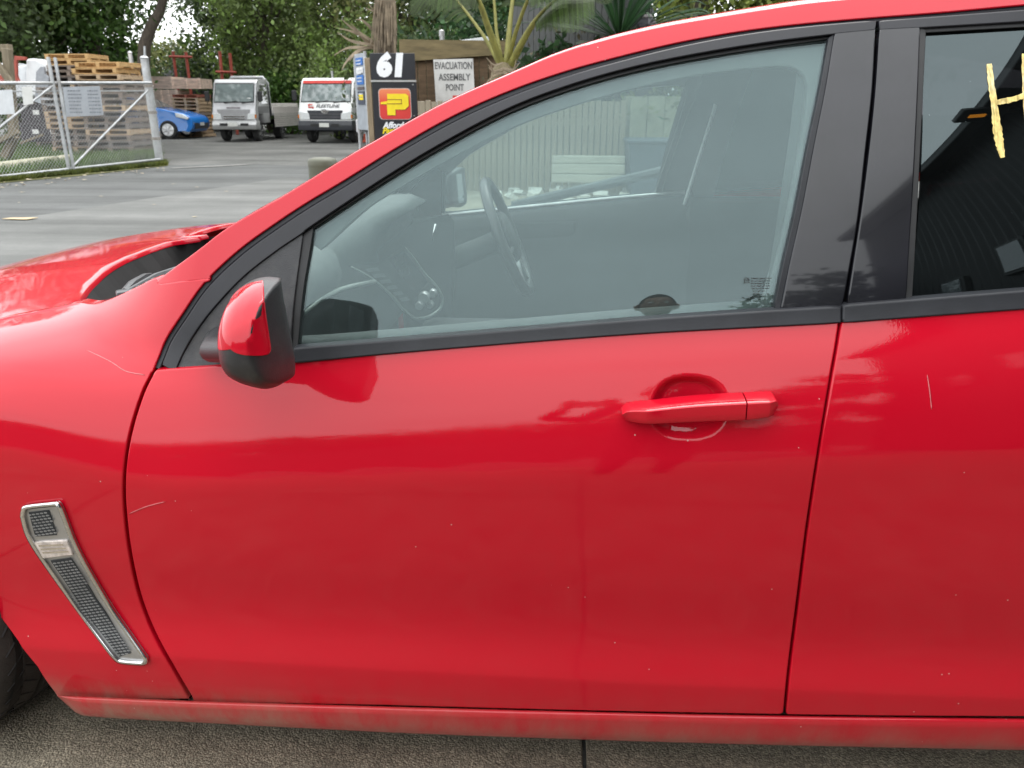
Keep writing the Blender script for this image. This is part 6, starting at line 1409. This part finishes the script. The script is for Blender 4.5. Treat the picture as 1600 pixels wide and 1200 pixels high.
# pale shed roof and pipe behind the wall
wpoly('shed_roof', 'pale metal roof edge just above the timber wall', 'roof', [(702,65),(770,56),(773,64),(700,69)], YW+2.5, 2.0, mat('pale_roof_iron', (.55, .57, .58), .5, var=.1), .01)
p = at_y(690, 48, YW+1.2); t = empty('vent_pipe', (p.x, YW+1.2, 0), label='short grey vent pipe poking above the timber wall', cat='pipe'); mb = MB(); mb.tube([(0,0,0), (0,0,p.z-.08)], .05, 10); mb.build('tube', SATIN, t, smooth=True, angle=50); mb = MB(); mb.lathe([(.058, p.z-.10), (.058, p.z), (.02, p.z+.02)], (0,0,0), 12); mb.build('cap', SATIN, t)
# ---- tree with a skirt of dead fronds behind the number sign
DRY = mat('dry_frond', (.24, .19, .13), .85, var=.35, scale=6); FIB = mat('fibrous_trunk', (.13, .10, .07), .9, var=.45, scale=4, stretch=(6, 6, .6), bump=.7, bscale=20)
YT = 15.8; q0 = at_y(604, 82, YT); t = empty('cabbage_tree', (q0.x, YT, 0), label='shaggy fibrous trunk with dead curled fronds above the number sign', cat='tree')
def rel(px, py, dy=0): return at_y(px, py, YT+dy)-Vector((q0.x, YT, 0))
mb = MB(); mb.tube([Vector((0, 0, 0)), rel(604, 84), rel(604, 50), rel(604, 20), rel(603, -20)], [.28, .22, .13, .10, .09], 12); mb.build('trunk', FIB, t, smooth=True)
rg_ = random.Random(9)
mb = MB()
for k in range(130):
    x = rg_.uniform(586, 618); y0_ = rg_.uniform(-10, 40); ln = rg_.uniform(25, 60); dy = rg_.uniform(-.42, -.2)
    p0, p1 = rel(x, y0_, dy), rel(x+(x-603)*.25+rg_.uniform(-3, 3), min(88, y0_+ln), dy-.05); w_ = rg_.uniform(.012, .03); mb.add([p0+Vector((-w_, 0, 0)), p0+Vector((w_, 0, 0)), p1+Vector((w_*.4, .0, 0)), p1+Vector((-w_*.4, 0, 0))], [(0,1,2,3)])
tag(mb.build('bark_strips', mat('brown_bark_strip', (.16, .125, .085), .9, var=.5, scale=8), t), kind='stuff')
def blade(mb, pts, w, up=Vector((0, -1, .3))):
    c = [Vector(p) for p in spl(pts, 5)]; n = len(c); L1, R1 = [], []
    for i, p in enumerate(c):
        tg = (c[min(i+1, n-1)]-c[max(i-1, 0)]).normalized(); s_ = tg.cross(up).normalized(); f = i/(n-1); ww_ = w*(.45+.9*f if f < .5 else 1.8*(1-f))+.003; L1.append(p+s_*ww_); R1.append(p-s_*ww_)
    m_ = [p+Vector((0, -.004, -.35*w)) for p in c]; k = len(mb.v); mb.v += [tuple(v) for v in L1+m_+R1]
    for i in range(n-1): mb.f += [(k+i, k+i+1, k+n+i+1, k+n+i), (k+n+i, k+n+i+1, k+2*n+i+1, k+2*n+i)]
FR = [[(596,64),(594,40),(588,22),(572,12)], [(592,72),(584,66),(562,52),(545,40),(534,30)], [(590,70),(575,62),(552,50),(530,44)], [(592,74),(580,70),(556,66),(541,60),(527,50)], [(594,76),(576,74),(556,74),(540,76),(522,86)], [(592,78),(574,74),(556,82),(540,98),(534,110)], [(590,74),(572,64),(560,50),(548,36)], [(594,70),(590,56),(580,44),(566,32),(556,30)], [(598,60),(592,36),(584,18),(576,6)], [(586,76),(570,76),(552,88),(546,96)]]
for f_ in FR:
    mb = MB(); dy = rg_.uniform(-.5, .1); blade(mb, [tuple(rel(x, y, dy*i/3)) for i, (x, y) in enumerate(f_)], .035); mb.build('dead_frond', DRY, t)
GRNB = leaf_mat('sword_leaf_green', (.022, .052, .022), var=.4)
def sword_plant(name, label, cat, px, py, Yd, n, ln, w, m, seed, grp=None, up=.9):
    r = random.Random(seed); p = at_y(px, py, Yd); t = empty(name, (p.x, Yd, 0), label=label, cat=cat, group=grp); mb = MB(); mb.tube([(0,0,0), (0,0,p.z)], [.12, .09], 8); mb.build('stem', BARK, t)
    mb = MB()
    for k in range(n):
        a = r.uniform(0, 2*math.pi); el = r.uniform(.15, 1.45)*up; l = ln*r.uniform(.7, 1.1); d = Vector((math.cos(a)*math.cos(el), math.sin(a)*math.cos(el), math.sin(el))); b0 = Vector((0, 0, p.z))
        blade(mb, [tuple(b0), tuple(b0+d*l*.5), tuple(b0+d*l*.85+Vector((0, 0, -l*.05))), tuple(b0+d*l+Vector((0, 0, -l*.14)))], w, Vector((-math.sin(a), math.cos(a), .2)).cross(d)*-1 if False else Vector((0, -.4, 1)))
    tag(mb.build('leaves', m, t), kind='stuff'); return t
sword_plant('sword_plant', 'dark green sword leaved plant left of the black capped post', 'plant', 968, 62, 12.4, 90, 1.75, .035, GRNB, 4)
# ---- palm in front of the wall's right end
YPm = 11.8; p0 = at_y(785, 128, YPm); t = empty('palm', (p0.x, YPm, 0), label='palm with thick yellow green frond stalks rising right of the assembly sign', cat='palm')
STK = mat('palm_stalk', (.20, .19, .045), .6, var=.35, scale=4, stretch=(4, 4, 1), bump=.2, bscale=30)
def rp(px, py, dy=0): return at_y(px, py, YPm+dy)-Vector((p0.x, YPm, 0))
mb = MB(); mb.tube([(0, 0, 0), rp(785, 190), rp(786, 140), rp(788, 112), rp(790, 98)], [.20, .20, .22, .20, .12], 14); mb.build('trunk', mat('palm_trunk', (.17, .14, .08), .9, var=.4, scale=5, stretch=(4, 4, 1), bump=.6, bscale=25), t, smooth=True)
PLF = leaf_mat('palm_leaflet', (.045, .072, .018), var=.4)
FRD = [((788,112),(766,52),(745,-4),(715,-40),(660,-40)), ((790,110),(795,55),(801,0),(808,-50),(850,-80)), ((794,112),(815,68),(842,26),(880,-6),(930,-10)), ((784,108),(758,60),(728,18),(700,-14),(668,-30)), ((792,106),(806,50),(830,-10),(860,-40),(910,-50)), ((786,106),(776,50),(770,-10),(752,-60),(720,-90))]
for i, f_ in enumerate(FRD):
    c = [Vector(v) for v in spl([tuple(rp(x, y, (.15 if i % 2 else -.25)*j)) for j, (x, y) in enumerate(f_)], 6)]; n = len(c)
    st_ = MB(); st_.tube(c, list(np.linspace(.075 if i < 3 else .045, .010, n)), 8, flat=.7); so = st_.build('frond', STK, t, smooth=True)
    mb = MB(); rr2 = random.Random(i)
    for j in range(int(n*.45), n-1):
        for q_ in range(4):
            for sd_ in (-1, 1):
                b0 = c[j].lerp(c[j+1], q_/4); tg = (c[j+1]-c[j]).normalized(); sv_ = tg.cross(Vector((0, -.6, 1))).normalized()*sd_; l = .46*math.sin(math.pi*min(1, (j-n*.4)/(n*.62)))+.15
                blade(mb, [tuple(b0), tuple(b0+(sv_*.8+tg*.4)*l*.5+Vector((0, 0, -.04))), tuple(b0+(sv_*.8+tg*.45)*l+Vector((0, 0, -l*.55)))], .010, Vector((0, -1, .4)))
    tag(mb.build('leaflets', PLF, so), kind='stuff')
for k in range(14):
    mb = MB(); x = rg_.uniform(766, 800); y = rg_.uniform(95, 125); sd_ = -1 if x < 785 else 1; blade(mb, [tuple(rp(786, y, -.22)), tuple(rp(786+sd_*14, y+4, -.3)), tuple(rp(786+sd_*rg_.uniform(18, 34), y+rg_.uniform(-22, 20), -.35))], .012); mb.build('sheath_fibre', DRY, t)
# ---- shrubs with broad dark leaves, grey paling fence, capped post
def shrub(label, px, pyt, Yd, cr, n, size, m, seed, asp=.5, nm='broadleaf_shrub'):
    zt_ = at_y(px, pyt, Yd).z; b0 = at_y(px, 150, Yd); return tree(nm, label, (b0.x, Yd, 0), zt_, cr, zt_*.93, n, size, m, seed, group='shrubs beyond the car roof', trunk_r=.05, clumps=40, cat='shrub', spread=.22, aspect=asp)
shrub('dark glossy shrub just right of the palm trunk', 862, 66, 12.6, .62, 900, .22, LX, 41); shrub('dark leafy shrub under the paling fence, left of the sword plant', 905, 55, 12.9, 1.0, 1300, .21, LX, 42); shrub('olive shrub right behind the black capped post', 1065, 24, 12.6, 1.05, 2600, .11, LO, 43); shrub('dry brown tangled shrub under the palm fronds', 868, 30, 13.2, .95, 1800, .10, mat('brown_foliage', (.07, .06, .03), .8, var=.5), 44)
shrub('yellow leaved shrub showing above the roof edge', 1150, 8, 13.0, 1.3, 2600, .10, LY, 45)
GF = mat('grey_paling', (.075, .078, .076), .85, var=.3, scale=3, stretch=(3, 3, .6), bump=.4, bscale=16)
def paling_fence(label, px0, px1, pyt, Y0, Y1, n, m, nm='paling_fence', rail=True):
    a, b = at_y(px0, 150, Y0), at_y(px1, 150, Y1); a.z = b.z = 0; u = b-a; t = empty(nm, a, math.atan2(u.y, u.x), label, 'fence'); L0 = u.length; zt_ = at_y(px0, pyt, Y0).z; r = random.Random(int(px0)); pw = L0/n
    mb = MB(); mb.bbox((0, 0, 0), (pw-.012, .022, zt_), .004); me = mb.mesh('paling', m)
    for k in range(n): link('paling', me, t, (pw*(k+.5), r.uniform(-.006, .006), zt_/2+r.uniform(-.015, .015)))
    for z in (.35, zt_-.3): mb = MB(); mb.bbox((L0/2, .05, z), (L0, .05, .10), .006); mb.build('rail', m, t)
    for k in range(int(L0/2.4)+1): mb = MB(); mb.bbox((min(L0, k*2.4), .12, zt_/2), (.10, .10, zt_), .008); mb.build('post', m, t)
    return t
paling_fence('tall grey paling fence behind the shrubs right of the palm', 800, 1010, 10, 14.5, 12.5, 22, GF)
pk = at_y(1012, 28, 12.0); t = empty('capped_post', (pk.x, 12.0, 0), label='black square post with a pyramid cap showing over the car roof', cat='post'); BP = mat('black_post_paint', (.022, .02, .026), .45, var=.3); wp = (at_y(1025.5, 45, 12.0).x-at_y(998, 45, 12.0).x)/2; zc_ = at_y(1012, 42, 12.0).z
mb = MB(); mb.bbox((0, 0, zc_/2), (wp*1.85, wp*1.85, zc_), .006); mb.build('shaft', BP, t); mb = MB(); mb.bbox((0, 0, zc_+.005), (wp*2.1, wp*2.1, .03), .006); z3 = at_y(1012, 30.5, 12.0).z
mb.lathe([(wp*1.35, zc_+.018), (wp*.75, z3), (wp*.62, z3+.02)], (0,0,0), 4); mb.build('cap', BP, t); mb = MB(); mb.lathe([(wp*.5, z3+.015), (wp*.62, z3+.035), (wp*.4, z3+.07), (.01, z3+.08)], (0,0,0), 14); mb.build('finial', mat('grey_finial', (.14, .13, .13), .5), t, smooth=True)
# ---- beyond the car, seen through its windows: fences, boards, bin, rubble
BRF = mat('pale_brown_paling', (.24, .205, .15), .85, var=.3, scale=3, stretch=(3, 3, .6), bump=.4, bscale=16)
paling_fence('pale brown paling fence seen through the car windows', 655, 980, 158, 11.5, 11.2, 34, BRF)
paling_fence('light olive board fence behind the bin, seen through the car windows', 985, 1300, 150, 11.6, 12.4, 12, mat('pale_olive_board', (.28, .27, .19), .8, var=.2))
Yb = 10.6; q_ = [at_y(*p, Yb) for p in ((862,290),(975,284))]
t = empty('board_stack', ((q_[0].x+q_[1].x)/2, Yb, 0), R(-4), 'stack of pale wide boards on edge, seen through the car windows', 'boards'); W_ = q_[1].x-q_[0].x; zz = [max(.01, at_y(918, y, Yb).z) for y in (286, 272, 256, 243)]
for k in range(3): mb = MB(); mb.bbox((0, .02*k, (zz[k]+zz[k+1])/2), (W_, .08, zz[k+1]-zz[k]-.012), .01); mb.build('board', mat('pale_board', (.42, .40, .33), .8, var=.15, scale=2, stretch=(1, 4, 6)), t)
p, q_ = at_y(980, 285, 10.4), at_y(1085, 224, 10.4); t = empty('skip_bin', ((p.x+q_.x)/2, 10.4, 0), 0, 'dark blue grey bin beside the pale boards, seen through the car windows', 'bin'); DB = mat('dark_blue_bin', (.05, .065, .085), .5, var=.2); w_, h_ = q_.x-p.x, q_.z
mb = bprism([(-w_/2+.06, .05), (w_/2-.06, .05), (w_/2, h_), (-w_/2, h_)], 0, .9, 'XZ', .03); mb.build('body', DB, t); mb = MB(); mb.bbox((0, .45, h_+.02), (w_+.06, .96, .05), .015); mb.build('lid', DB, t)
t = empty('leaning_pole', at_y(820, 318, 7.2), label='dark pole lying slantwise behind the car, seen through the windows', cat='pole'); mb = MB(); a, b = at_y(800, 322, 7.2), at_y(1110, 250, 7.2); mb.tube([a-t.location, b-t.location], .05, 8); mb.build('shaft', mat('dark_pole', (.05, .055, .06), .6), t)
t2_ = MB(); 
rg2 = random.Random(12)
SOIL = ground_mat('pale_rubble_soil', ((.16,.135,.10), (.25,.215,.165), (.34,.30,.24)), 1.6, .5, fine=30)
sheet('rubble_ground', [gnd(690,330), gnd(1150,330), gnd(1300,286), gnd(660,290)], .004, SOIL)
RUB = mat('white_rubble', (.55, .53, .48), .8, var=.3, scale=2); mb = MB()
for k in range(70):
    q_ = gnd(rg2.uniform(760, 1080), rg2.uniform(290, 322)); r = rg2.uniform(.03, .11); a = rg2.random()*3; mb.box(q_+Vector((0, 0, r*.3)), (r*2, r*1.3, r*.8), Matrix.Rotation(a, 3, 'Z') @ Matrix.Rotation(a*.3, 3, 'X'))
tag(mb.build('rubble', RUB), kind='stuff')
# ================================================================== BEHIND THE CAMERA (mirrored in the paint and glass)
XB, ZE = 3.2, 6.2
bd = empty('black_building', (XB, -3.5, 0), label='tall black corrugated building behind the photographer, reflected in the rear window', cat='building')
CORR = mat('black_corrugated_steel', (.010, .010, .012), .55, var=.3, scale=2)
mb = MB(); rows = []
ys = np.arange(-3.9, 4.3, .038)
prof = [(.018*math.sin(2*math.pi*y/.152), y) for y in ys]
mb.grid([[Vector((x, y, z)) for x, y in prof] for z in np.linspace(0, ZE, 8)])
mb.box((3.1, .2, ZE/2), (6, 8.1, ZE-.02)); mb.build('wall', CORR, bd, smooth=True, angle=60)
mb = MB(); mb.prism([(-.25, ZE), (-.25, ZE+.12), (3.1, ZE+1.6), (6.5, ZE+.12), (6.5, ZE)], -4.1, 4.5, 'XZ'); mb.build('roof', mat('black_roof', (.012, .012, .014), .5), bd)
mb = MB(); mb.bbox((-.20, .2, ZE-.02), (.14, 8.5, .12), .02); mb.build('gutter', mat('black_gutter', (.014, .014, .016), .4), bd)
WGL = mat('reflecting_pane', (.22, .23, .25), .15, var=.1, coat=1)
for (y, z, w_, h_) in ((-.15, 3.55, .42, .75), (-.75, 3.35, .34, .6), (-1.85, 3.0, .35, .55)):
    mb = MB(); mb.bbox((-.03, y, z), (.06, w_+.12, h_+.12), .01); f = mb.build('window', mat('black_window_frame', (.012, .012, .013), .5), bd)
    mb = MB(); mb.box((-.066, y, z), (.012, w_, h_)); mb.build('pane', WGL, f)
lt = empty('wall_lamp', (XB-.30, -2.75, 6.0), label='black bracket lamp with an amber glow under the eave of the black building', cat='lamp')
mb = MB(); mb.bbox((0, 0, 0), (.36, .30, .10), .02); mb.tube([(.1, 0, 0), (.32, 0, .05)], .03, 8); mb.build('housing', MATS['black_gutter'], lt)
mb = MB(); mb.bbox((-.04, 0, -.055), (.13, .07, .03), .01); mb.build('bulb', mat('amber_glow', (.9, .35, .05), .3, emit=((1, .30, .02), 2.2)), lt)
# ---- the photographer: one continuous skinned body
PX, PY = .27, -1.78
person = empty('person', (PX, PY, 0), 0, 'short haired person in dark clothes holding up a phone, mirrored in the window', 'person')
def skinned(name, verts, edges, radii, m, sub=2, root=0):
    me = bpy.data.meshes.new(name); me.from_pydata(verts, edges, []); o = bpy.data.objects.new(name, me); COL.objects.link(o)
    sk = o.modifiers.new('skin', 'SKIN'); o.modifiers.new('sub', 'SUBSURF').levels = sub
    if not me.skin_vertices: me.skin_vertices.new()
    for i, r in enumerate(radii):
        d = me.skin_vertices[0].data[i]; d.radius = (r, r) if not hasattr(r, '__len__') else r; d.use_root = i == root
    dg = bpy.context.evaluated_depsgraph_get(); m2 = bpy.data.meshes.new_from_object(o.evaluated_get(dg)); bpy.data.objects.remove(o); m2.name = name; m2.materials.clear(); m2.materials.append(m); m2.shade_smooth(); return link(name, m2, person)
CLO = mat('dark_jacket', (.016, .017, .022), .85, var=.3, scale=14, bump=.3, bscale=60); SKN = mat('skin', (.34, .19, .13), .5, var=.12, scale=12); TRS = mat('dark_trousers', (.020, .022, .03), .9, var=.3)
hx, hy, hz = .0-PX, CAM[1]-.045-PY, CAM[2]
V = [(0,0,.95), (0,.0,1.15), (0,.0,1.34), (0,.0,1.46), (0,.01,1.535), (.10,0,.90), (.12,.02,.50), (.12,-.02,.10), (.12,.14,.05), (-.10,0,.90), (-.12,.02,.50), (-.12,-.02,.10), (-.12,.14,.05),
     (.19,0,1.43), (.27,.08,1.20), (.02,.40,1.20), (hx+.085,hy-.07,hz-.03), (-.19,0,1.43), (-.30,.08,1.20), (-.42,.40,1.18), (hx-.085,hy-.07,hz-.03)]
E = [(0,1),(1,2),(2,3),(3,4),(0,5),(5,6),(6,7),(7,8),(0,9),(9,10),(10,11),(11,12),(3,13),(13,14),(14,15),(15,16),(3,17),(17,18),(18,19),(19,20)]
Rr = [(.16,.12), (.15,.11), (.18,.12), (.13,.10), (.06,.06), (.10,.10), (.065,.065), (.045,.045), (.04,.035), (.10,.10), (.065,.065), (.045,.045), (.04,.035), (.07,.07), (.052,.052), (.042,.042), (.03,.03), (.07,.07), (.052,.052), (.042,.042), (.03,.03)]
skinned('body', V, E, Rr, CLO)
# head: shaped from a sphere, with nose, ears, eyes and cropped hair
def head_mesh(sc=1.0, hair=False):
    bm = bmesh.new(); bmesh.ops.create_icosphere(bm, subdivisions=4, radius=1)
    for v in bm.verts:
        x, y, z = v.co; jaw = max(0, -z); w = 1-.26*jaw
        nx, ny, nz = x*.076*w, y*.098*(1-.10*jaw)+(.012*jaw if y > 0 else -.0), z*.122
        if y > .5: nose = math.exp(-((x/.16)**2+((z+.12)/.20)**2)); ny += .022*nose; eye = math.exp(-(((abs(x)-.42)/.20)**2+((z-.10)/.13)**2)); ny -= .010*eye; ny += .006*math.exp(-((x/.4)**2+((z+.50)/.08)**2)); ny += .006*math.exp(-(((z-.30)/.10)**2))*(abs(x) < .7)
        v.co = Vector((nx, ny, nz))*sc
    me = bpy.data.meshes.new('head'); 
    if hair:
        kill = [f for f in bm.faces if (lambda c: (c.y > .055 and c.z < .075) or c.z < -.03 or (c.y > .02 and c.z < .02))(f.calc_center_median())]
        bmesh.ops.delete(bm, geom=kill, context='FACES')
    bm.to_mesh(me); bm.free(); me.shade_smooth(); return me
HZ = 1.655
hm = head_mesh(); hm.materials.append(SKN); hd = link('head', hm, person, (0, .03, HZ))
hr = head_mesh(1.06, True); hr.name = 'hair'; hr.materials.append(mat('short_dark_hair', (.012, .009, .007), .7, var=.4, scale=60, bump=.6, bscale=300)); o = link('hair', hr, hd, (0, -.004, .004))
for s_ in (-1, 1):
    mb = MB(); mb.lathe([(.004, -.010), (.011, -.004), (.011, .004), (.004, .010)], (s_*.032, .088, .014), 10, 'Y'); mb.build('eye', mat('eye_white', (.6, .58, .55), .2), hd, smooth=True)
    mb = MB(); mb.tube([(s_*.074, -.006, .03), (s_*.086, -.016, .015), (s_*.084, -.014, -.015), (s_*.074, -.004, -.03)], [.008, .012, .010, .006], 8); mb.build('ear', SKN, hd, smooth=True)
mb = MB(); mb.tube([(-.025, .096, -.062), (0, .103, -.060), (.025, .096, -.062)], [.003, .006, .003], 8, flat=.6); mb.build('mouth', mat('lips', (.26, .10, .08), .5), hd, smooth=True)
# hands closed on the phone
for s_ in (-1, 1):
    wx = hx+s_*.085
    vs = [(wx, hy-.085, hz-.035), (wx-s_*.004, hy-.05, hz-.015), (wx-s_*.006, hy-.02, hz+.005)]; es = [(0,1),(1,2)]; rs = [.026, .030, .026]
    for k, (dz, ln) in enumerate(((.034, .9), (.014, 1.0), (-.006, .95), (-.024, .8))):
        b0 = len(vs); vs += [(wx-s_*.004, hy-.012, hz+dz*.8), (wx-s_*.002, hy+.030*ln, hz+dz), (wx-s_*.022, hy+.040*ln, hz+dz), (wx-s_*.042*ln, hy+.036, hz+dz)]; es += [(1, b0), (b0, b0+1), (b0+1, b0+2), (b0+2, b0+3)]; rs += [.011, .0095, .0085, .0075]
    b0 = len(vs); vs += [(wx-s_*.014, hy-.030, hz+.020), (wx-s_*.030, hy-.024, hz+.040), (wx-s_*.046, hy-.020, hz+.052)]; es += [(1, b0), (b0, b0+1), (b0+1, b0+2)]; rs += [.013, .011, .009]
    skinned('hand', vs, es, rs, SKN, 1)
ph = empty('phone', (0, CAM[1]-.045, CAM[2]), 0, 'dark phone in a pale case held up by the photographer', 'phone'); mb = MB(); mb.bbox((0, 0, 0), (.152, .009, .074), .004); mb.build('case', mat('pale_case', (.45, .42, .40), .5), ph); mb = MB(); mb.bbox((0, -.0055, 0), (.142, .003, .067), .001); mb.build('screen', MATS['dark_screen'], ph)
